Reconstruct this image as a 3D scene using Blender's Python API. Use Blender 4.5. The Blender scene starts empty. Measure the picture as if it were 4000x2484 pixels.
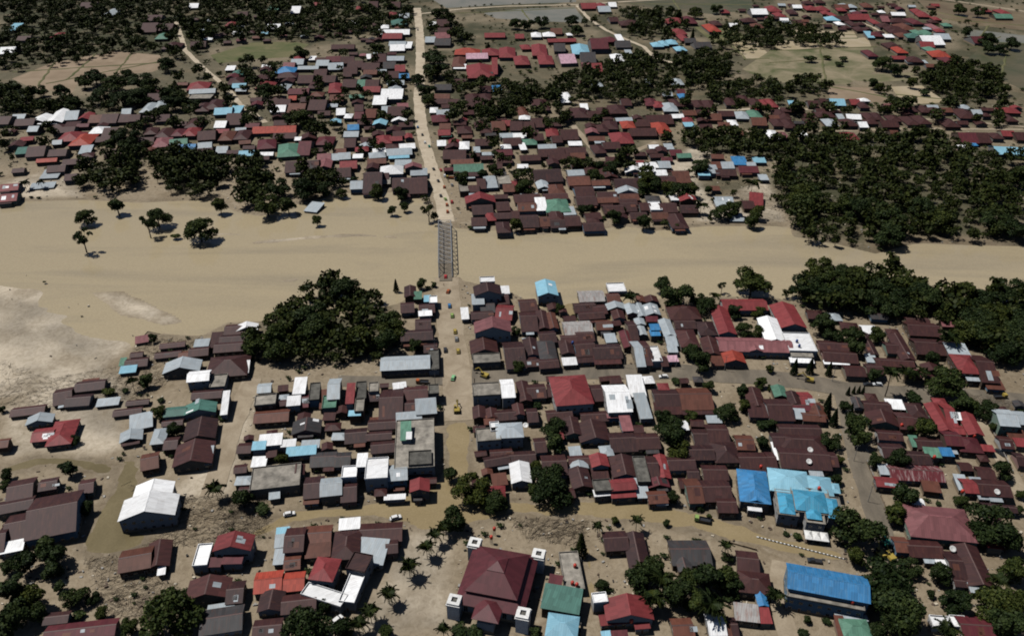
import bpy, math, random
import numpy as np
from mathutils import Vector, Matrix

# ------------------------------------------------------------------ camera, sky, sun, exposure
scene = bpy.context.scene
cam_d = bpy.data.cameras.new('camera'); cam = bpy.data.objects.new('camera', cam_d)
scene.collection.objects.link(cam); scene.camera = cam
cam_d.sensor_width = 36.0; cam_d.lens = 28.350; cam_d.clip_start = 1.0; cam_d.clip_end = 12000.0
cam.location = (0, 0, 225.0); cam.rotation_euler = (math.pi/2 - 0.55247, 0, 0)
SUN_EL, SUN_AZ = math.radians(63), math.atan2(-0.96, 0.28)      # azimuth from +Y towards +X
world = bpy.data.worlds.new('World'); scene.world = world; world.use_nodes = True
wn = world.node_tree; wn.nodes.clear()
sky = wn.nodes.new('ShaderNodeTexSky'); sky.sky_type = 'NISHITA'; sky.sun_disc = False
sky.sun_elevation = SUN_EL; sky.sun_rotation = SUN_AZ; sky.altitude = 50; sky.air_density = 0.55; sky.dust_density = 0.3
bg = wn.nodes.new('ShaderNodeBackground'); bg.inputs['Strength'].default_value = 0.05
wo = wn.nodes.new('ShaderNodeOutputWorld')
wn.links.new(sky.outputs[0], bg.inputs[0]); wn.links.new(bg.outputs[0], wo.inputs[0])
sun_d = bpy.data.lights.new('sun', 'SUN'); sun_d.energy = 5.0; sun_d.angle = math.radians(0.53); sun_d.color = (1.0, 0.965, 0.915)
sun = bpy.data.objects.new('sun', sun_d); scene.collection.objects.link(sun)
sdir = Vector((math.sin(SUN_AZ)*math.cos(SUN_EL), math.cos(SUN_AZ)*math.cos(SUN_EL), math.sin(SUN_EL)))
sun.rotation_euler = sdir.to_track_quat('Z', 'Y').to_euler(); sun.location = sdir*900
vs = scene.view_settings; vs.view_transform = 'Standard'; vs.look = 'None'; vs.exposure = -0.25; vs.gamma = 1.0; vs.use_curve_mapping = False
scene.render.engine = 'CYCLES'
try:
    scene.cycles.max_bounces = 4; scene.cycles.diffuse_bounces = 0; scene.cycles.glossy_bounces = 2; scene.cycles.transparent_max_bounces = 4; scene.cycles.filter_width = 1.9
except Exception: pass

# ------------------------------------------------------------------ measured layout (metres, camera above the origin, +Y away)
RIVERS = {'river':[(-472.9,519.9),(-355.9,519.9),(-299.1,523.5),(-258.9,518.4),(-211.2,524.3),(-187.7,504.2),(-168.3,496.0),(-150.1,514.8),(-134.6,524.3),(-116.1,536.3),(-86.2,537.1),(-64.2,525.7),(-51.8,504.2),(-48.5,484.0),(-34.8,477.0),(-10.2,474.4),(19.5,467.6),(30.6,474.4),(49.7,474.4),(72.2,480.8),(93.1,473.8),(127.2,480.8),(182.2,480.8),(180.3,465.1),(205.6,453.1),(222.2,441.6),(254.1,456.1),(284.4,453.1),(318.9,451.3),(407.6,441.6),(352.7,363.3),(278.4,376.3),(248.6,378.6),(203.2,379.9),(157.4,380.8),(145.1,386.3),(117.3,387.2),(98.5,386.3),(79.5,384.5),(53.2,377.2),(41.5,374.1),(25.7,376.3),(12.0,374.1),(5.2,386.3),(-4.1,394.8),(-28.4,405.5),(-31.6,410.5),(-42.7,409.5),(-42.7,403.5),(-51.4,393.8),(-61.6,379.9),(-93.0,363.3),(-132.6,361.2),(-150.0,359.9),(-159.0,346.9),(-176.8,348.5),(-201.9,357.0),(-234.7,380.8),(-270.0,405.5),(-305.3,426.2),(-461.6,504.2)],'flood_street':[(-101.3,208.3),(-95.8,216.5),(-83.5,224.8),(-58.2,227.9),(-31.2,236.7),(-27.4,248.4),(-29.9,278.8),(-18.1,278.8),(-17.1,248.9),(-17.0,234.3),(-1.2,229.7),(46.3,230.9),(77.4,222.6),(91.2,214.0),(119.1,204.3),(118.7,198.8),(96.2,203.9),(67.7,214.0),(44.9,219.1),(21.1,220.4),(0.4,222.6),(-18.5,216.5),(-34.0,213.4),(-40.9,219.5),(-66.7,221.3),(-82.1,218.7),(-89.7,211.3)],'pond':[(-158.0,207.0),(-158.1,216.5),(-158.1,227.5),(-157.9,236.7),(-162.1,254.0),(-154.9,254.5),(-147.5,239.1),(-147.2,227.5),(-145.1,217.6),(-134.7,211.9),(-133.2,207.8),(-139.5,203.9),(-147.8,201.9),(-155.2,203.5)],'slough':[(-209.2,248.4),(-198.8,255.1),(-177.4,254.0),(-162.4,249.4),(-162.1,243.4),(-178.3,248.4),(-189.6,250.4),(-198.4,247.4),(-206.8,243.9)],'lane_flood':[(27.3,208.3),(30.0,208.3),(29.7,200.3),(27.8,183.8),(26.0,168.5),(22.9,164.1),(24.4,187.4)],'wharf_flood':[(25.9,380.8),(46.5,378.6),(58.5,363.3),(54.4,346.9),(48.4,350.9),(40.5,361.2),(27.3,363.3)]}
SANDS = [[(-461.6,504.2),(-304.1,424.0),(-269.0,403.5),(-233.8,379.0),(-201.1,355.0),(-189.0,341.0),(-192.1,327.9),(-203.6,312.0),(-217.0,298.7),(-233.0,292.4),(-285.3,284.7)],[(-232.2,290.9),(-216.8,310.3),(-198.3,327.9),(-173.0,300.4),(-168.9,275.9),(-157.9,262.0),(-170.4,254.0),(-199.6,256.6),(-210.2,250.2)],[(-375.9,556.8),(-356.4,573.4),(-319.1,560.9),(-300.1,525.7),(-356.7,521.3)],[(109.6,582.0),(144.8,633.5),(162.2,618.7),(138.2,565.0),(142.3,525.7),(191.3,565.0),(183.1,484.0),(122.3,484.0),(101.0,525.7)],[(-130.3,248.9),(-121.3,303.6),(-119.1,310.3),(-113.9,290.9),(-108.2,232.0),(-129.6,227.5),(-137.8,232.0)],[(-52.1,172.0),(-40.4,214.4),(-20.1,216.5),(-18.9,170.4),(-49.7,165.7)]]
WOODS = [[(-330.0,577.7),(-320.5,599.9),(-308.5,618.7),(-293.0,609.2),(-270.8,548.8),(-291.9,540.9),(-312.0,548.8)],[(-282.3,607.3),(-269.9,623.6),(-224.4,607.3),(-207.6,556.8),(-215.2,537.1),(-235.2,525.7),(-261.7,556.8)],[(-215.3,604.5),(-195.9,599.9),(-180.4,565.0),(-168.5,518.4),(-184.3,512.7),(-200.7,548.8)],[(-171.9,595.4),(-147.3,586.4),(-126.4,577.7),(-119.8,548.8),(-138.0,540.9),(-154.0,531.7)],[(-135.4,359.1),(-127.3,394.8),(-101.1,407.0),(-75.2,394.8),(-61.7,380.8),(-57.7,346.9),(-61.6,327.9),(-85.1,320.7),(-105.5,320.7),(-122.9,320.7),(-132.0,339.1)],[(201.6,590.9),(235.5,638.5),(300.5,664.7),(355.2,675.7),(371.1,633.5),(401.7,604.5),(322.4,457.8),(288.4,461.5),(242.6,460.2),(217.4,449.6),(200.5,461.5),(181.0,467.6),(186.6,525.7)],[(152.2,394.8),(175.8,417.2),(205.4,417.2),(235.0,417.2),(233.7,397.2),(285.8,390.0),(252.2,327.9),(239.5,333.4),(230.7,355.0),(211.4,371.9),(190.3,376.3),(157.4,380.8)],[(-777.1,1299.1),(-649.4,1299.1),(-509.0,1299.1),(-394.1,1299.1),(-266.5,1299.1),(-157.2,1292.2),(-143.7,1196.0),(-129.1,1086.2),(-164.2,1026.2),(-254.8,1015.0),(-306.0,1015.0),(-353.7,971.9),(-363.0,913.1),(-398.1,932.0),(-433.5,961.7),(-475.1,913.1),(-508.3,885.9),(-539.8,860.1)],[(-514.0,812.3),(-484.8,804.7),(-425.1,741.9),(-411.7,755.2),(-393.0,722.8),(-424.3,716.6),(-465.6,722.8)],[(-11.3,790.0),(35.1,819.9),(83.0,885.9),(133.1,922.4),(248.3,932.0),(226.0,835.6),(157.7,790.0),(134.9,748.5),(73.0,761.9),(16.5,735.5),(-10.4,716.6)],[(147.9,1181.2),(225.6,1190.0),(229.7,1086.2),(204.2,1003.9),(146.1,1026.2)],[(237.4,993.0),(270.4,1073.7),(351.1,1111.9),(398.2,1037.8),(392.2,976.1),(311.8,971.9),(258.8,935.8)],[(423.7,868.6),(501.0,903.9),(513.5,843.7),(478.0,775.8),(430.8,757.9),(408.2,797.3)],[(132.8,643.6),(174.4,675.7),(241.1,657.2),(272.2,687.0),(304.6,675.7),(226.6,609.2),(207.9,601.8),(160.2,609.2),(136.7,626.5)],[(195.2,812.3),(317.5,824.6),(308.8,785.7),(231.8,757.9),(172.1,757.9)],[(-90.5,843.7),(-12.1,851.8),(-9.5,812.3),(16.5,735.5),(-13.7,681.3),(-53.0,729.1)],[(-112.8,1086.2),(-91.3,1166.7),(-63.9,1086.2),(-44.0,993.0),(-77.7,971.9)]]
BARS = [[(-169.1,454.3),(-153.9,461.5),(-128.5,467.6),(-96.5,469.4),(-69.0,465.1),(-55.0,457.8),(-76.6,461.5),(-98.2,463.3),(-126.7,459.0),(-151.7,453.1)],[(-139.5,405.5),(-130.8,409.5),(-119.0,411.0),(-124.6,403.5),(-136.2,402.0)],[(-241.0,394.8),(-217.3,394.8),(-180.0,369.7),(-169.6,359.1),(-184.3,357.0),(-210.7,367.6)],[(-214.3,474.4),(-177.7,470.0),(-154.8,465.1),(-191.9,463.9)]]
FIELDS = [('paddy_brown',[(-512.0,830.9),(-501.8,891.2),(-456.9,947.6),(-396.6,928.1),(-372.3,877.2),(-378.1,856.8),(-442.8,834.0),(-426.4,780.0),(-471.2,794.4)]),('grass_field',[(-339.8,928.1),(-309.1,988.7),(-260.0,993.0),(-239.7,980.3),(-247.1,920.5),(-287.3,909.4),(-318.9,891.2)]),('paddy_grey',[(-124.0,1275.2),(95.7,1275.2),(93.3,1239.2),(-10.6,1220.3),(-92.1,1196.0)]),('paddy_grey',[(-38.9,1161.0),(13.3,1190.0),(88.4,1202.0),(97.5,1098.9),(45.6,1106.6),(-21.0,1125.2)]),('paddy_green',[(149.7,1252.1),(353.1,1275.2),(345.1,1196.0),(276.6,1152.6),(202.0,1190.0)]),('paddy_tan',[(347.3,1056.6),(427.7,1047.1),(419.6,1010.5),(339.9,1008.3)]),('paddy_tan',[(259.0,988.7),(292.6,993.0),(289.7,913.1),(258.0,913.1)]),('paddy_tan',[(305.7,993.0),(365.1,1006.1),(357.5,963.7),(309.8,947.6)]),('paddy_tan',[(368.2,1006.1),(433.5,1015.0),(419.7,967.8),(362.0,959.6)]),('grass_dry',[(295.4,947.6),(420.1,963.7),(384.2,860.1),(333.5,809.2),(258.5,818.4),(244.8,868.6)]),('paddy_brown',[(314.0,806.2),(351.7,797.3),(355.7,751.2),(299.2,749.8)]),('paddy_tan',[(375.9,801.8),(408.8,806.2),(408.0,749.8),(364.5,741.9)]),('grass_dry',[(341.2,843.7),(425.3,856.8),(415.1,827.7),(370.7,818.4),(331.4,827.7)]),('paddy_green',[(558.9,993.0),(600.3,971.9),(620.7,951.6),(524.7,782.8),(502.0,790.0),(492.1,894.8),(528.8,941.7)]),('paddy_grey',[(576.7,1061.5),(629.6,1026.2),(656.8,1015.0),(634.7,976.1),(545.9,997.3)]),('paddy_olive',[(597.0,1258.6),(650.0,1226.6),(702.5,1161.0),(727.3,1138.7),(669.8,1037.8),(594.0,1086.2),(568.5,1138.7)]),('grass_field',[(232.8,1073.7),(272.1,1081.1),(290.4,1003.9),(240.1,982.4)])]
BUNDS = [[(-524.8,856.8),(-384.2,894.8)],[(-467.5,812.3),(-383.0,903.9)],[(-498.9,894.8),(-472.2,804.7)],[(-471.0,935.8),(-453.7,827.7)],[(-434.4,951.6),(-413.2,843.7)],[(332.6,1006.1),(419.6,1010.5)],[(367.2,1006.1),(360.7,955.6)],[(295.4,947.6),(425.6,967.8)],[(250.0,947.6),(281.9,951.6)],[(597.7,1019.4),(523.9,951.6)],[(-90.5,1155.4),(88.0,1196.0)],[(13.2,1184.1),(23.6,1111.9)],[(257.1,909.4),(286.0,913.1)],[(311.5,806.2),(358.5,766.0)],[(476.4,1232.9),(403.7,1086.2)],[(344.6,1033.1),(424.1,1028.5)],[(258.5,984.5),(259.4,909.4)],[(545.9,997.3),(634.7,976.1)],[(572.5,1122.5),(659.3,1081.1)],[(613.3,1081.1),(554.9,993.0)],[(570.7,1190.0),(608.6,1127.8)],[(369.9,774.4),(408.2,760.6)],[(583.0,971.9),(507.0,843.7)],[(171.2,1226.6),(345.4,1220.3)],[(237.3,1258.6),(233.2,1166.7)],[(281.0,894.8),(345.5,909.4)],[(355.8,955.6),(315.6,812.3)]]
ROADS = [('main_road','lane',13.5,[(-26.8,317.2),(-29.6,335.3),(-32.9,363.3),(-36.4,394.8),(-37.8,409.5)]),('junction_road','lane',13.5,[(-23.6,278.8),(-24.1,290.9),(-26.2,310.3),(-27.1,318.9)]),('north_road','road_dry',10,[(-43.1,485.4),(-49.4,525.7),(-59.3,573.4),(-70.0,628.5),(-78.4,681.3),(-87.9,755.2),(-99.8,894.8),(-114.6,1037.8),(-133.6,1196.0)]),('cross_street','road_wet',12.5,[(-19.1,312.7),(-11.5,312.7),(6.5,313.7),(36.8,315.8),(77.2,315.8),(106.7,312.7),(135.5,308.6),(155.0,302.0),(171.4,298.7),(200.1,297.8),(233.0,292.4),(260.8,286.3)]),('side_street','road_wet',9,[(153.5,300.4),(149.1,278.8),(143.5,251.4),(138.1,218.7),(134.6,200.3),(134.4,197.5)]),('east_lane','lane',6.5,[(205.3,292.4),(204.2,267.4),(201.7,243.9),(199.1,216.5)]),('south_lane','lane',7,[(96.7,199.4),(92.3,189.1),(90.3,177.0),(89.1,164.1)]),('west_lane','lane',9,[(-123.1,310.3),(-122.4,297.1),(-121.9,275.9),(-119.9,254.0),(-118.1,232.0)]),('west_arm','road_wet',9,[(-32.9,309.6),(-43.3,309.3),(-60.9,307.6),(-82.8,308.3)]),('hill_track','road_dry',5.5,[(-450.2,1125.2),(-422.2,1061.5),(-376.3,951.6),(-332.6,877.2),(-281.5,797.3),(-252.4,741.9),(-215.5,690.4)]),('terrace_lane','lane',5,[(52.7,683.6),(62.6,633.5),(70.5,601.8),(94.4,613.9),(118.5,640.5)]),('upper_lane','road_dry',5,[(135.4,714.2),(184.5,722.8),(235.4,732.9),(277.5,726.6),(303.5,724.1)]),('middle_lane','lane',4.5,[(145.1,663.6),(217.6,666.9),(283.8,668.0),(343.9,674.6),(437.8,671.3)]),('farm_lane','lane',4.5,[(362.0,699.8),(399.6,692.8),(442.0,679.1)]),('paddy_road','road_dry',6,[(-124.9,1155.4),(-69.3,1190.0),(-10.5,1208.1),(93.2,1220.3),(173.6,1245.6),(238.4,1265.2)]),('compound_lane','road_dry',5,[(92.8,1214.2),(102.4,1125.2),(118.1,1056.6),(138.2,1003.9),(153.5,967.8),(159.9,913.1),(175.5,894.8)]),('ridge_road','lane',8,[(611.4,1292.2),(659.1,1232.9),(708.6,1172.5),(738.6,1138.7)]),('hamlet_lane','road_dry',4.5,[(453.8,1111.9),(461.5,1073.7),(461.5,1026.2)])]
STICKS = [(1500,[(-153.9,239.1),(-131.2,232.0),(-108.2,232.0),(-92.2,220.8),(-100.7,206.2),(-122.1,206.2),(-133.6,200.3),(-115.4,187.4),(-105.6,183.8),(-113.4,173.7),(-135.6,177.0),(-143.7,189.1),(-153.1,200.3),(-135.9,202.3),(-128.2,214.4),(-139.4,227.5)]),(600,[(-108.2,232.0),(-94.5,229.7),(-90.5,214.4),(-102.7,183.8),(-109.4,191.0)]),(700,[(-189.8,343.0),(-159.0,346.9),(-152.8,327.9),(-169.2,290.9),(-189.1,297.1),(-185.7,317.2)]),(350,[(-1.2,220.8),(29.0,218.7),(24.9,206.2),(5.0,210.3)]),(250,[(203.2,300.4),(232.2,290.9),(225.7,278.8),(218.5,284.7)]),(300,[(130.4,556.8),(202.2,548.8),(183.1,484.0),(123.6,490.6)]),(500,[(-250.2,324.3),(-216.8,310.3),(-184.5,324.3),(-184.5,290.9),(-208.6,281.8),(-232.2,290.9)])]
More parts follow.
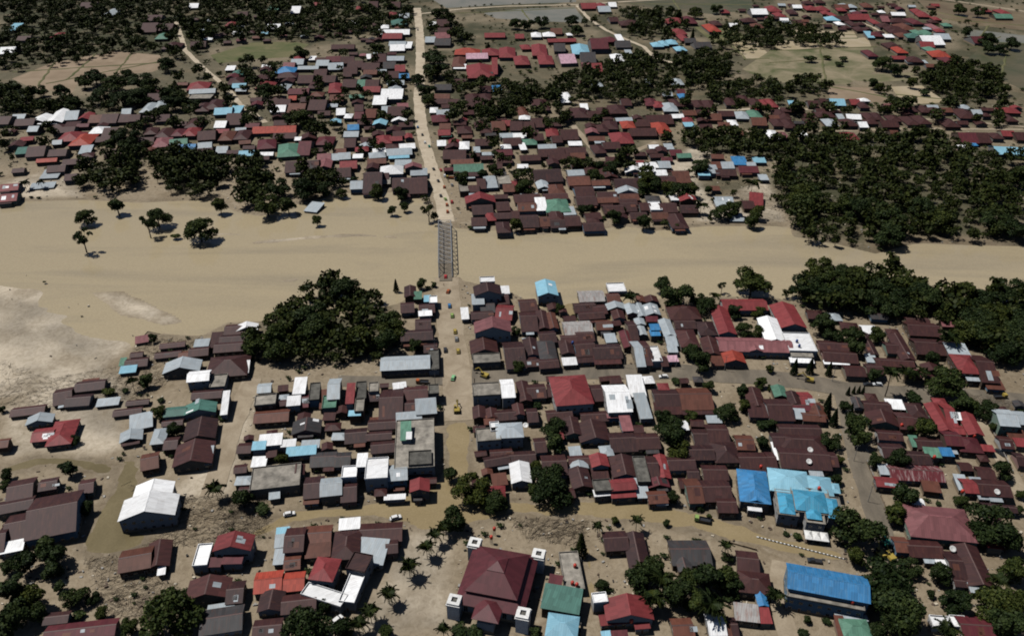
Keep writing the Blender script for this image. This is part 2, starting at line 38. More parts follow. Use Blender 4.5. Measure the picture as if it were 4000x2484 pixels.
HOUSES = '''
O|azure hip-roofed office block of many joined roofs|69378|107.8 234.3 15.2 13.2 -10 h c 6;118.7 231.7 10.5 11.7 -10 h c 5.6;124.7 231.2 4.2 5.6 -10 h c 5.2;103.8 234.1 7.3 10.5 -10 h c 5.3;103.6 222.4 7.6 13.5 -10 f e 5.9;112.9 222.9 14 13.6 -10 f e 6.3;120.5 219.8 5.7 12.1 -10 f e 5.7;111.9 215.5 6.9 7.9 -10 f e 6;112.2 222.2 11.7 11.1 -10 h a 7.2;103 221.5 5.7 11.1 -10 h a 6.8;119.7 219 4.4 10.5 -10 h a 6.6;111.6 216.1 5.5 6 -10 h a 6.9
C|red-roofed school of four wings around a yard|36616|124.2 372.1 24 11.9 0 x r 4;109.5 355.8 9.3 26.5 -1.4 g r 4;120 333.1 36.3 12.7 -2.5 x k 4;119.4 330.3 6.3 7.3 -1.1 g k 4.5;144.4 360.1 13.5 23 0 g r 4
L|long bright blue hall with blue walls near bottom corner|35586|105.3 182.9 26.1 11.3 -14 x b 8.5;103.3 177.6 24.2 3.7 -14 f e 6.5
F|tall corner building with dark open terrace beside the main road|31041|-40 255.5 16 30.4 5.2 f e 7;-44.1 260.5 4.5 11.2 5.4 s n 9;-42.4 257.1 2.4 4.4 4 s w 9.6;-36.8 245.3 9.2 8.3 5.5 f g 8
H|wide house with pink-red hip roof beside the side street|29042|157.3 213.8 23.8 16.9 -8 h k 4.5;151.6 209.4 11.7 2.2 -8 s w 3
H|largest rust-brown house at the left edge, beside the pond|25635|-170.3 217.5 17.2 22.6 17 x m 5
H|rust-brown gabled house with wings in front of the teal gabled house|24438|-133.1 268.5 13.3 13.3 11.4 g m 3.2;-130.5 252.6 15.6 13.9 10.9 g m 3.6;-124.1 252.2 2.8 10.6 11 s y 3.1
H|large white gabled two-storey house beside the pond|22380|-135.6 219.5 20.2 11.2 10 g w 6.5;-137.3 228.4 14.5 8.1 10 g w 6.5
H|red gabled hall with lower front lean-tos near the bottom edge|21878|38.2 175.4 15.7 8.7 2 g r 4.5;33.7 172.7 10.5 4 6.5 s r 3;42.2 170.1 5.2 2.2 5.4 s r 3
H|rust-streaked house group standing alone in mud and driftwood|19176|-132.3 197.2 10.9 10.5 14 x o 3.7;-125.5 200.1 8.2 12.5 14 g m 2.9;-122.4 194 2.8 5.6 14 s w 2.5
H|rust-brown gabled house with wings in front of the wide pink-red hip roof|18138|161.2 194.7 9.2 18.7 -6.9 g m 3.1;159.6 185.2 8.2 4.1 -5.8 s y 2.8
H|L-shaped rust-brown house beside the tall conifer|17059|37.4 206.1 8.9 9.4 4.2 x m 3.3;44.5 201.6 7.8 17 1.9 g m 2.9
H|rust-brown ridged house with wings behind the brown house with satellite dish|16460|122.6 267.6 18.1 9.2 -2.1 x m 3.4;121.3 259.5 18.2 10.4 -4.7 h m 3.8
H|broad rust-brown house with white satellite dish behind the azure office block|16410|118.8 250 20.2 13.4 -4.5 x m 3.7;129.4 249.4 5.6 9.1 -4.8 x m 3.7
S|two-storey pale grey zinc lean-to shed with annex right of the brown courtyard house|16283|216.7 326.3 10.3 10.1 -5.5 s y 5.5;215.4 314.6 10.4 16.5 -6 p r 5.5;222.2 312.1 8.2 23 -6.2 x m 4.5;216 306.4 8 6 -5.4 s y 3.5
H|broad dark red house cut by the bottom edge|16190|-138.8 168.4 22.2 7 8 x v 3
R|bright blue hip-roofed hall with front gable and white porch|15864|93.6 232 11.6 18.3 -9 h b 5.5;93 226.1 5.9 6 -9 g b 5.6;91.9 221.9 5.3 2.2 -9 f w 3.4
H|dark grey ridged house with front gable by the flooded street|15836|63.2 200.7 14.3 11.8 0.3 x g 3.1;60.2 194.7 5.2 5.9 3.3 g g 3.5
H|rust-brown ridged house with wings right of the dark grey house|15060|82.8 196.6 7.7 9.9 -8 x m 3.1;82.7 186.9 11 9.4 -8 h m 3.8
F|white L-shaped rooftop terrace facing the flooded square|14268|-62.8 181.2 15.3 5.2 -20 f w 4.5;-53.7 184.8 5.4 14.1 -9 f w 4.8
F|low building with stained pale concrete roof beside flooded street|14167|-93.2 238.2 19 13.2 9.4 f e 4.5
H|dark grey ridged house left of the bottom edge thicket|13964|-94.5 172.2 13.5 10.3 10.9 x g 3.3;-96.7 178 8.8 2.8 190.9 s y 2.7
H|tall hall with a bright red hip roof south of the cross street|13914|26.4 291.3 17.1 21.9 6.6 h r 7.5
H|bright orange-red ridged house in two sections beside the white terrace|13855|-83.1 187.3 9.4 9.4 8 x d 3.7;-75.2 187.8 8.5 8.4 7.4 x d 3.2
H|rust-brown gabled house left of the orange-red house|13728|-102.6 184.3 14.4 8.5 6 g m 3.7;-102.2 189.4 6.8 2.7 186 s o 2.7
H|two-storey house with red gable and maroon awnings amid driftwood|13678|-98.6 201.6 13.5 7.5 2 g r 7;-98 196.7 7.2 4.7 2 s v 4.5;-103.8 195.5 4.4 4.1 2 s v 4
S|dark teal sloping roof beside the two-tier mosque|13661|16.6 179 12.9 9.8 -12 s t 5;14.9 187.1 4.7 3.9 -12 s v 5
H|rust-streaked ridged house with wings right of the cross street bend|12843|82.3 290.3 14.5 16.4 1.2 x o 3.3;82.1 283.1 13.7 7 2.5 s m 2.8
H|rust-brown ridged house with wings behind the square brown roof|12834|-47.9 210.2 15.6 9.6 4 x m 3.3;-43.1 203.2 4.5 6.5 7 x m 3.5
H|rust-brown courtyard house of three wings above the cross street|12800|177.5 335.3 5.4 20.5 -5.3 g m 3;192.3 331.5 7.4 22.8 -5.3 g m 3.5;183.7 318.9 18.2 7.3 -5.4 x m 3.2
H|wide maroon house with white peeling roof patch by side street|12227|161.1 242.1 21.1 9.5 -4.2 x v 3 peel;149.5 244.1 4.1 6.1 -6 s y 3
H|rust-brown ridged house with wings left of the bright blue hip hall|12143|79.1 231.5 11.2 12.1 1.3 x m 3.5;81.5 224 7.6 8.6 -1.5 x m 3.5
H|rust-streaked ridged house with wings behind the raised pink hip roof|12143|-70.6 208.4 10 10.7 5.3 x o 3.2;-69.2 201.5 9 6.4 7.1 s o 3.3
H|long crimson house of three wings between side street and lane|12092|186.1 276.4 6.8 19.4 -4.7 g r 3.7;190.5 278.7 4.5 18 -7.5 x r 3.7;189.7 269 10.3 6.2 -7.8 x r 3.1
H|red house half buried in mud on the sand flat|11434|-198.8 265.8 8.8 9.1 10.9 x r 3;-191.5 267.2 10.3 17 11.9 h r 3
H|rust-brown ridged house with wings right of the white flat roof with tanks|10659|159.3 333.6 14.8 9.9 -4.8 x m 2.9;159.3 324.5 16.2 11 -6.8 x m 3;156.3 319.5 12.2 2.9 -3.5 s w 2.7
H|broad brown hip-roofed house left of the dense grove|10625|-135.4 316.1 19.3 17.5 8.3 h m 3.2
H|rust-brown ridged house with wings right of the cross street bend|10406|69.7 290.9 11.9 14.2 1.3 x m 3;69.5 283.5 12.7 7.9 1.8 s m 2.8
H|maroon ridged house cut by the bottom edge among trees|10271|149.7 169 10.7 9.2 -4.5 x v 3.4
H|rust-brown hip-roofed house behind the square brown roof|10119|-59.1 203.1 9.9 13.6 4 h m 4.5;-57.9 210.7 6.1 2.4 184 s m 2.7
H|crumpled pale blue roof beside the teal sloping roof|9916|16.2 168.5 10.3 9.2 -10 h c 5
S|two-storey white lean-to shed with annex left of the corner terrace building|9874|-59.7 243.8 4.3 7.5 4.1 s w 8;-53.2 239.2 8.8 12 5.2 f w 8;-63.9 238.2 5.9 6.6 5.1 f w 7
H|olive green hip-roofed house under trees at the bottom edge|9529|110.7 168.8 9.2 7.5 -3.5 h n 3.5;111.2 173.6 10.5 2.3 -5.2 s y 2.9
F|narrow concrete slab building with red barrels beside the mosque|9461|20.7 192.7 6.8 16.8 4.8 f e 3
H|rust-brown gabled house with wings in front of the pink gabled block|9309|-14 332.1 13.7 11.8 6.2 g m 3.5;-12.4 321.2 13.3 7.9 4.8 f e 4
S|pale grey zinc lean-to shed behind the square brown roof|9208|-49.8 200.8 10.6 11.2 -6 s y 3.5
H|rust-brown gabled house in front of the white-roofed two-storey hall|9107|34.5 267.2 13.2 12.5 5.7 g m 3.1
H|rust-brown ridged house, third of its kind in front of the long pale zinc hall|8989|-53.7 286.6 10.6 22.1 4.3 x m 3
H|rust-brown ridged house, second of its kind left of the largest brown roof|8854|-182.1 213.3 8.9 14.4 17 x m 2.9
H|rust-brown ridged house with wings behind the cross street bend|8719|46.6 328.3 14.1 13.3 3.4 x m 3.3;46.1 322.1 13.3 7.9 3.4 s m 2.8
L|long pale zinc hall in front of the dense grove|8702|-50.9 316.9 23.6 11.7 4.7 x y 4.5
H|rust-brown ridged house behind the bottom edge thicket|8601|-70.8 178.7 11.5 8 7.9 x m 3.4
H|two-storey hall with white ridged roof beside the narrow white sheds|8521|46.6 286.5 11 20 3.1 x w 6.5
H|rust-brown gabled house behind the flooded street bend|8146|44.9 245.3 10.7 12.3 2.6 g m 3.2;46.3 238.5 7.4 2.4 2.6 s y 2.7
H|rust-brown gabled house with wings left of the small green gable|8146|109.5 290.9 7.8 14.5 -2.4 g m 3.2;108.6 281.4 9.1 9 -3 s m 3.3
H|rust-brown ridged house just behind the bright blue hip hall|8070|99.8 249.5 15.5 10.2 0.2 x m 2.9;98.4 243.5 7.7 2.9 0.2 s m 2.5
H|teal green gabled house with matching lower wing on muddy bank|7863|-137.5 282.3 13.5 7.5 10.9 g t 4;-148.1 280.9 9.6 7 9.2 x t 3.5
H|rust-brown ridged house in front of the wide pink-red hip roof|7842|147.3 202.3 12.3 8.4 -4 x m 3.3;148 197.4 5.2 2.4 -4 s y 2.7
H|rust-brown ridged house with wings right of the wide pink-red hip roof|7791|187.2 232.8 12.3 9.6 -5.7 x m 3.7;186.1 227.5 4.8 2.8 -6.1 s y 2.9
F|white flat-roofed building with dark tanks beside the school|7783|142.5 334 13.4 16.7 -3.2 f w 5;141 324.8 10.6 4.5 -3.2 s e 4
S|white lean-to shed with annex in front of the cross street bend|7724|56.9 298.3 7.4 15.1 2 s w 4;57.8 283.5 5.6 16.6 4.6 s y 4
H|two-storey house with pink hip roof beside the white L-shaped terrace|7420|-64 190 8.7 10.1 -8 h r 7
H|rust-brown gabled house in front of the orange-red house|7420|-80.2 179.3 8.4 8.2 4 g m 3.4
H|rust-brown ridged house left of the bottom edge thicket|7167|-78.9 169.2 9.3 7.5 6.6 x m 3
H|two-storey white house with grey roofs at the right edge|7134|212 272.8 8.4 11.9 -6.2 x y 6.5;218.6 273.3 6.9 9.5 -4.8 x y 6
H|rust-brown ridged house, third of its kind left of the largest brown roof|7083|-190.7 232.1 9.4 12.8 17 x m 3.5;-190 224.9 4.9 2.4 17 s m 2.7
H|rust-brown ridged house in front of the small green gable|7049|117.5 281.9 11.2 15.7 -1.1 x m 3.7
H|rust-brown ridged house with wings in front of the wide pink-red hip roof|6999|154.7 195 5.2 13 -4.5 x m 3.2;152.8 187.3 3.9 4.4 -7.2 x m 3.6
H|rust-brown ridged house in front of the pink gabled block|6982|1 325.8 10.1 23.3 6 x m 2.9
H|rust-brown hip-roofed house behind the bright blue hip hall|6982|87.9 254.3 10.9 13 1.1 h m 3.2
H|white gabled house left of the white flat roof with tanks|6840|131.9 346 10.3 22.5 -3.3 g w 4.5
H|red ridged house with wings behind the flooded street bend|6830|43.2 233.4 10.1 6.5 5.9 x r 5;43 230.4 10 5.1 5.2 s r 3.4
H|rust-brown ridged house, second of its kind in front of the white-roofed two-storey hall|6737|46.3 261.1 11.3 12.7 4.1 x m 2.9
H|rust-brown ridged house, fourth of its kind in front of the pale hipped block|6678|17 246.2 10.2 12.4 4.2 x m 3.4
H|rust-brown ridged house, fourth of its kind right of the brown courtyard house|6611|206.3 331.9 15.9 14.5 -6 x m 3.6
H|rust-brown gabled house in front of the road fork|6577|160.8 275.3 13 9.1 -7.3 g m 3.5
H|rust-brown ridged house behind the raised pink hip roof|6345|-78 205.1 7.2 11.9 5.9 x m 5;-79.1 211.7 4.2 2.5 185.9 s o 2.7
H|dark grey gabled house behind the stained concrete rooftop|6324|-88.2 270.4 12.4 9 7 g g 3.1;-87.7 265.4 6.5 2.1 7 s g 2.7
H|red gabled house with wings behind the flooded street bend|6290|35.2 247 7.4 7.5 5.1 g r 5;35.1 242.3 6.9 7.4 3.9 s m 2.9
H|rust-brown ridged house with wings behind the tall red hipped hall|6257|35.7 330.9 10.2 14.5 6.6 x m 3.4;35.7 323.1 9.5 6.9 5.5 s m 2.7
H|rust-brown gabled house with wings in front of the red-roofed school|6248|98.3 332.4 8.5 15.3 -1.5 g m 3.4;98.9 322.4 6.1 10.4 0.8 s o 2.6
H|rust-brown gabled house left of the flooded street bend|6071|27 238.4 8.2 11.6 7.2 g m 3.6;24 244.8 3.6 2.9 187.2 s y 2.7
H|white gabled house in front of the pale hipped block|6071|3.3 241 8.2 11.8 4.6 g w 4
H|rust-brown ridged house with wings right of the road fork|5987|162.1 284.6 12 8.4 -5.9 x m 3.3;171.1 286.6 7.7 6.7 -6.2 s w 2.8
H|red ridged house with wings behind the wide pink-red hip roof|5886|178.7 234.1 5.8 8.4 -4.9 x r 3.6;182.6 233.2 4.5 11.5 -4.9 s y 2.7
H|rust-brown ridged house just left of the largest brown roof|5869|-188.7 223.9 12.7 7.3 17 x m 3.4
H|rust-brown hip-roofed house just in front of the lone river shed|5797|90.7 365.4 16.8 14.9 2.5 h m 3.4;90.3 373.4 11.4 2.2 182.5 s o 2.7
H|red gabled house with wings right of the long crimson house|5768|196.8 270.7 6.9 14.9 -7.6 g r 4.5;194.1 276 3 6.4 -4.3 x r 3.2
H|dark maroon hip-roofed house with wings in front of the long crimson house|5649|190.7 259.2 9.6 10.3 -7.8 h v 3.2;197.6 256.7 4.8 4 -6.5 s r 3.2
H|two-storey pale grey zinc ridged house with wings left of the long pale zinc hall|5565|-80.4 294.2 5.7 15.9 6.1 x y 6;-81.1 285.6 6.1 9.2 6.7 f n 5
H|rust-streaked ridged house right of the teal gabled house|5565|-105.1 278.1 15.1 8.9 6.9 x o 3.1
H|pale grey zinc ridged house in front of the pale blue river house|5481|33.6 348.9 14.7 14.5 5.6 x y 3.4 rust
H|rust-brown ridged house, second of its kind right of the brown courtyard house|5464|209.8 348.3 15.9 13.3 -5.6 x m 3.5;210.1 355.7 11 2.5 174.4 s o 2.7
H|rust-streaked ridged house right of the pink-walled red gabled hall|5447|55 169.3 7 7.5 2.8 x o 3.2
H|rust-brown ridged house just right of the stained concrete rooftop|5447|-77.2 233.3 7.6 12.3 7.3 x m 3.6;-77.1 226.4 6 2.5 7.3 s o 2.7
S|pale grey zinc lean-to shed left of the long bright blue hall|5439|77.2 175.1 8.1 6.8 -8 s y 3.1 rust
H|tall block with pale grey hip roof near the main road|5262|-1.1 263.8 11.6 9.9 4.6 h y 7
H|pale grey zinc gabled house left of the brown riverside hip roof|5228|-157 314.9 17 9.4 9.4 g y 3.5;-160.3 319.7 9 2.1 189.4 s o 2.7
H|rust-brown ridged house, third of its kind in front of the white-roofed two-storey hall|5194|56.5 261.3 10.6 10.4 3.6 x m 3.2;58.2 255.4 5.5 2.6 3.6 s g 2.7
H|rust-brown ridged house, second of its kind behind the bright blue hip hall|5127|87.1 266.3 9.3 12.2 -0.6 x m 3.2
H|white ridged house right of the palm grove|5127|65.9 170.1 5.9 8.4 1.2 x w 3.6
H|pale grey zinc ridged house right of the stained concrete rooftop|5127|-70.1 232.2 8.5 10.3 8.2 x y 5
H|rust-streaked ridged house right of the flooded street bend|5076|70.3 231.3 6.2 13.7 2.5 x o 3.7
H|rust-brown ridged house, third of its kind behind the flooded street bend|5059|68.5 247.3 11.2 8.7 2.1 x m 3.6
H|rust-brown ridged house left of the orange-red house|5059|-93.2 183.2 5.8 9.6 7.3 x m 3.4
F|two-storey cream concrete flat-roofed building with annex left of the pale hipped block|4975|-9.9 260.8 10 8.2 6.9 f e 7;-7.3 266 3.9 6.1 7.2 f w 7
H|dark grey ridged house just right of the stained concrete rooftop|4933|-76.8 250 10.6 9.1 5.1 x g 3.1;-73.9 244.8 4.4 2.7 5.1 s m 2.7
H|rust-brown ridged house with wings right of the terrace lane|4907|83.3 543.4 21.5 20.8 6 x m 3.1;84.1 543.5 9 8.7 4.1 s y 4
H|two-storey rust-brown gabled house right of the near end of the bridge|4857|-13.4 380.4 15 10.5 6.6 g m 8
H|rust-brown ridged house just behind the flooded wood|4857|-99.8 546.7 13.4 40.3 4.8 x m 3;-99.4 526 9.9 2.1 4.8 s m 2.6
H|rust-brown ridged house, second of its kind left of the bright blue hip hall|4823|77.8 253.5 10.4 9.3 0.6 x m 3.7;79.4 259.1 4.5 2.9 180.6 s o 2.7
H|rust-brown ridged house just left of the bright blue hip hall|4823|81 242 10.1 8.8 -1.3 x m 3.3;82.3 237.1 6.8 2 -1.3 s m 2.7
H|dark grey hip-roofed house behind the tall red hipped hall|4705|17.3 329.1 8.8 18.5 4.4 h g 3.2
H|two-storey pale grey zinc ridged house in front of the corner terrace building|4604|-45.6 239 8.8 9.3 6.3 x y 6;-44.2 233.7 4.3 2.6 6.3 s o 2.7
H|rust-brown ridged house just behind the peeling maroon roof|4553|165.3 250.7 10.6 8.5 -4.4 x m 3.4
F|tall block with square brown roof on the white L-shaped terrace|4553|-52.7 192.9 7.1 7.7 -14 f m 7
H|pale blue gabled house standing in the river near the bank|4553|19 385.7 11.4 15.8 4.3 g c 6
H|rust-brown ridged house, second of its kind behind the green prayer hall|4545|25.4 558.3 20.8 25.3 7.8 x m 3.3;19.7 571 12.5 2.3 187.8 s g 2.7
S|white lean-to shed with annex behind the stained concrete rooftop|4519|-100.7 259.8 9.6 7 7.9 s w 5;-93 258.4 6.2 4.4 7.6 s w 4.5
H|rust-brown ridged house just behind the long pale zinc hall|4486|-47.9 341.2 16.2 10.2 6 x m 4.5;-48.2 335.3 11.7 2.5 6 s o 2.7
H|rust-brown ridged house, second of its kind right of the stained concrete rooftop|4486|-63.2 231.4 6.2 12.1 7 x m 3.4
F|two-storey cream concrete flat-roofed building right of the muddy road junction|4452|-11.6 292.3 12.4 9.5 5.3 f e 7
P|green hip-roofed prayer hall with small cupola on the far bank|4393|30.1 502.6 16.7 21.4 5.4 h n 4;30.5 505 4.7 7.3 5.7 p n 6.5
H|rust-brown ridged house, second of its kind behind the peeling maroon roof|4385|157.4 255.4 9.5 9.4 -3.7 x m 3;158.4 249.9 4.2 2.4 -3.7 s m 2.6
H|red gabled house in front of the long green roof|4385|-21.8 510.3 20.5 11.4 6.8 g r 5;-22.9 503.5 12.5 2.8 6.8 s o 2.7
H|tall block with pink gabled roof beside the main road|4317|-9.8 343.2 18.6 10.3 4.1 g k 8
H|rust-brown ridged house just right of the pink gabled block|4300|8.5 356.2 9 19.6 4.6 x m 3.2;9.2 345.7 4.1 2.5 4.6 s y 2.7
H|rust-brown hip-roofed house, second of its kind in front of the lone river shed|4300|88.2 340 9.8 16.1 2.2 h m 3.4;86.5 331.4 3.9 2 2.2 s o 2.7
H|rust-brown ridged house, fourth of its kind left of the corner terrace building|4275|-66.1 264.9 9.5 9.9 7.9 x m 3.1;-63.8 259.4 4.7 2.6 7.9 s o 2.7
H|rust-brown gabled house with wings behind the tall red hipped hall|4266|27 332.3 7.1 12.5 4.5 g m 3;27.7 320.3 7.2 5.9 5.2 s w 2.8
H|rust-brown ridged house, second of its kind in front of the pale hipped block|4266|4.3 251.3 10.8 7.8 4.8 x m 3;3.8 246.4 6.8 3 4.8 s o 2.6
F|dark grey flat-roofed building with annex left of the flooded street bend|4182|35.2 232.8 7.1 6.4 5.5 f g 5;35 230.4 7.1 3.5 7.3 s w 3.5
H|rust-brown ridged house in front of the long crimson house|4174|174.2 260 10.8 8.1 -4 x m 3
S|half-buried pale grey zinc lean-to shed left of the teal gabled house|4165|-161.5 275.4 9.5 10.3 20 s y 2.2
H|rust-brown ridged house with wings right of the pale hipped block|4115|27.4 249 9.3 6.3 4.2 x m 3.4;27.1 245.8 7.4 4.1 7.1 g y 3.6
H|rust-brown ridged house just behind the brown riverside hip roof|4098|-139.4 332.5 15.4 9.3 8.1 x m 3.3;-136.8 338.1 8.3 2.1 188.1 s o 2.7
F|dark grey flat-roofed building behind the flooded street bend|4081|51.5 241.9 5 14.8 1.5 f g 5
H|red gabled house behind the flooded street bend|4081|60.6 245.5 5.1 14.1 0.7 g r 3.2
H|rust-brown ridged house just in front of the long pale zinc hall|4073|-43.7 294.3 11 10.1 5 x m 3.5;-42.3 300.1 4.6 2.2 185 s m 2.7
S|two-storey white lean-to shed with annex right of the brown riverside hip roof|4030|-96.4 296 5.7 11.5 5.7 s w 6;-97.2 286.4 6.1 6.7 8.7 s w 5
H|rust-brown ridged house, third of its kind left of the corner terrace building|4022|-55.6 272.6 13.1 7.1 5.8 x m 3;-58.5 276.8 7.3 2.9 185.8 s o 2.6
H|rust-brown gabled house in front of the tall red hipped hall|4014|25.7 270.3 6.9 11.7 4.6 g m 3.7
H|half-buried rust-brown ridged house just behind the red house in mud|4014|-214.9 283.7 14.3 7 12 x m 1.8
F|white flat-roofed building left of the red two-storey house|4005|-109.1 198.4 5.1 10 6 f w 4.5
H|half-buried rust-brown ridged house, fourth of its kind behind the red house in mud|4005|-195.4 302.1 13.3 8.6 12 x m 2;-197.7 306.9 7.6 2.8 192 s o 1.6
H|rust-brown ridged house behind the corner terrace building|3946|-46.7 284.7 9.2 10.9 4.3 x m 3;-45.7 278.7 6 2.2 4.3 s g 2.6
S|two-storey pale grey zinc lean-to shed in front of the muddy road junction|3900|-37.8 280.9 9.3 10.3 7.4 s y 6
H|rust-brown ridged house left of the dark red roof|3895|-148.7 173 7.9 5 8 x m 3.3
H|half-buried pale grey zinc gabled house left of the teal gabled house|3845|-161.9 265.6 9.3 7.1 18 g y 2.2;-160.7 261.5 7.3 2.4 18 s m 1.9
H|two-storey red gabled house in front of the corner terrace building|3836|-35.8 232.1 7.8 6.8 4.1 g r 5.5;-36.3 228.1 3.4 2.2 4.1 s g 2.7
H|rust-streaked ridged house behind the large white house|3794|-147 248.5 7 10.5 18 x o 3.5
H|half-buried rust-brown ridged house, second of its kind behind the red house in mud|3794|-204.1 293.9 7.9 13.1 20 x m 2;-201.6 287.2 3.5 2.1 20 s y 1.6
H|rust-brown gabled house right of the pink gabled block|3727|9.4 332.4 7.4 15.6 5.7 g m 2.9;7.7 340.8 5.3 2.4 185.7 s y 2.5
H|rust-brown ridged house just left of the corner terrace building|3718|-53.8 257.7 10 7.7 7.9 x m 3.1
H|half-buried rust-brown ridged house, third of its kind behind the red house in mud|3718|-195.5 290.6 10.9 9 8 x m 2.2
H|orange-red gabled house behind the small green gable|3685|107.2 322.1 10.6 8.6 -0.8 g d 3.7
H|rust-brown ridged house in front of the tall red hipped hall|3685|20.7 278.9 11.6 7.7 7.5 x m 3.2;23 274.7 6.7 2.2 7.5 s y 2.7
H|rust-brown ridged house left of the long green roof|3659|-66.8 540.8 12.8 30.6 5 x m 3;-65.9 557 7.3 2.6 185 s m 2.6
H|rust-brown ridged house just in front of the white-roofed two-storey hall|3642|35.9 278 12.1 7.3 4.7 x m 3
H|pale grey zinc ridged house right of the pale blue river house|3605|43.2 382.7 14.2 12.1 4.2 x y 3.1 rust
H|rust-brown ridged house just left of the tall red hipped hall|3583|11 296.2 8.9 11 5.5 x m 3.1
H|rust-brown ridged house, second of its kind left of the long crimson house|3541|170.2 274.6 7 12 -5.8 x m 3.3
H|rust-brown gabled house left of the tall red hipped hall|3524|5.3 295.2 5.8 15.3 7.3 g m 3.7
H|pale grey zinc gabled house behind the red house in mud|3524|-205.7 276 11 6.1 14.1 g y 2.8
H|rust-streaked ridged house behind the bright blue hip hall|3508|97.4 260.6 7.7 9.7 -2.7 x o 3
H|rust-brown ridged house behind the teal gabled house|3508|-138.6 294.1 13.6 7 7.8 x m 2.9
H|rust-brown ridged house, third of its kind in front of the pale hipped block|3491|-6.2 248.8 10.7 6.3 14 x m 3.6;-3 245.8 5.6 2 14 s y 2.7
S|rust-streaked lean-to shed with annex in front of the grey-roofed two-storey house|3457|214.2 265.5 7.3 6.8 -8 s o 2.8;213.2 260.5 4.8 5.2 -7.6 s r 3
H|rust-brown ridged house right of the wide pink-red hip roof|3423|184.9 222.9 12.6 4.2 -8.3 x m 3
H|rust-brown ridged house, second of its kind behind the brown riverside hip roof|3373|-139.4 339.4 14.4 8.5 6.9 x m 3.3;-140.8 334.1 7.9 2.7 6.9 s o 2.7
H|rust-brown ridged house just behind the flooded street bend|3373|56.5 245.3 4.6 13.8 1.4 x m 3
H|rust-streaked gabled house left of the road fork|3305|134.7 281.3 7.1 9.9 -5.4 g o 3;135.9 287.2 4.6 3 174.6 s o 2.6
S|pink-red lean-to shed with annex in front of the white-roofed two-storey hall|3297|49 272.8 4.9 11.8 4.6 s k 4;44.5 277.2 6.5 2.8 3.9 s k 4
H|dark maroon gabled house behind the flooded street bend|3288|57.5 236.1 8.8 4.9 3.8 g v 3;58.8 233.2 4.4 2 3.8 s g 2.6
H|dark maroon ridged house in front of the long crimson house|3288|183.9 260.9 7.2 9.7 -5.1 x v 5;182.6 255.2 3.5 2.8 -5.1 s y 2.7
S|pale blue lean-to shed just behind the stained concrete rooftop|3288|-86.8 254.1 12.3 5.4 7.3 s c 4
H|red ridged house behind the pink gabled block|3288|-3.9 365.8 9.2 15.5 -6 x r 2.9
H|rust-brown hip-roofed house left of the far bank mud flat|3288|107.2 479.9 11.3 23.5 3.1 h m 3.4;107.2 467.4 6.5 2.5 3.1 s o 2.7
H|rust-brown ridged house, third of its kind left of the long crimson house|3263|159.7 264.6 10.5 6.8 -6.4 x m 3.6
H|rust-streaked ridged house behind the flooded street bend|3246|55.8 228.2 7.7 6.9 3.9 x o 3.3
H|rust-brown hip-roofed house left of the red-roofed school|3238|99.6 349.2 9.4 13.4 1.8 h m 3.5
H|two-storey white ridged house right of the muddy road junction|3238|-2.1 293.1 6.2 14 5.6 x w 7
H|rust-brown hip-roofed house left of the long crimson house|3179|178.3 281.9 7.4 10.7 -5.1 h m 3.4;179 275.8 4.9 2.3 -5.1 s o 2.7
H|rust-streaked ridged house left of the raised pink hip roof|3179|-77.2 196.3 5.9 6.8 8.4 x o 3.1
S|pale grey zinc lean-to shed with annex behind the cross street bend|3120|79.8 338.2 5.7 10 0.7 s y 3.2;79.1 330.5 5.1 5.1 0.2 s y 3;77.9 322.2 5 4.9 3.1 s l 3.1
S|green lean-to shed with annex behind the peeling maroon roof|3120|172.6 253.1 6.4 5.7 -7.4 s n 4;178.6 253.4 5.2 5 -4.5 s b 4
S|white lean-to shed behind the lower left corner|3120|-179.4 203.5 7.6 5.4 17 s w 3.1
H|rust-brown ridged house, third of its kind behind the bright blue hip hall|3069|79.6 264.2 6.3 10.6 -0.2 x m 3
H|dark grey ridged house, second of its kind right of the stained concrete rooftop|3069|-69 249.9 6.6 9.1 4.5 x g 3.2
H|long green-roofed shop beside the road beyond the bridge|3069|-32.4 569.4 22.3 16.6 5.1 x n 5
H|rust-brown ridged house, second of its kind left of the green prayer hall|3061|10.9 478.9 12.4 19.8 4.1 x m 3.6;10.4 468.4 8.5 2.1 4.1 s o 2.7
H|rust-brown ridged house behind the pale hipped block|3044|-3 279.2 9.6 7.7 7.3 x m 2.9
H|two-storey white ridged house left of the brown riverside hip roof|3044|-145 304 10.1 8.7 9.3 x w 6
H|rust-brown ridged house, second of its kind left of the corner terrace building|3035|-56.2 264.2 10.9 6 6.2 x m 3.7
H|pale grey zinc gabled house, third of its kind in front of the lone river shed|2968|79.5 349.4 6.5 15.9 3.2 g y 3.6
H|pale grey zinc ridged house behind the cross street bend|2968|61.1 325.3 4.5 22.3 2.9 x y 4
S|pale grey zinc lean-to shed behind the flooded street bend|2968|50.6 233.4 4.9 10.3 3 s y 2.8
H|rust-brown ridged house right of the flooded wood|2968|-79.1 543.1 13.3 24.1 5.4 x m 3;-77.3 530.4 5.7 2.5 5.4 s m 2.6
S|white lean-to shed behind the square brown roof|2964|-60.2 214.5 7.9 5.5 6.9 s w 3.1
H|rust-streaked ridged house left of the wide pink-red hip roof|2951|139.6 204 5.2 7.6 -4.9 x o 3.7
H|rust-brown ridged house, fourth of its kind left of the largest brown roof|2951|-184.5 207.2 2.9 13.9 17 x m 3.4
H|pale grey zinc hip-roofed house left of the teal gabled house|2951|-149.1 264.2 6.1 10.6 9.1 h y 3.5
H|red ridged house left of the peeling maroon roof|2884|147.2 236.3 8.6 5.9 -6.7 x r 3.5
H|rust-brown gabled house in front of the pale blue river house|2867|15.9 357.5 6 17.8 4.3 g m 3.4
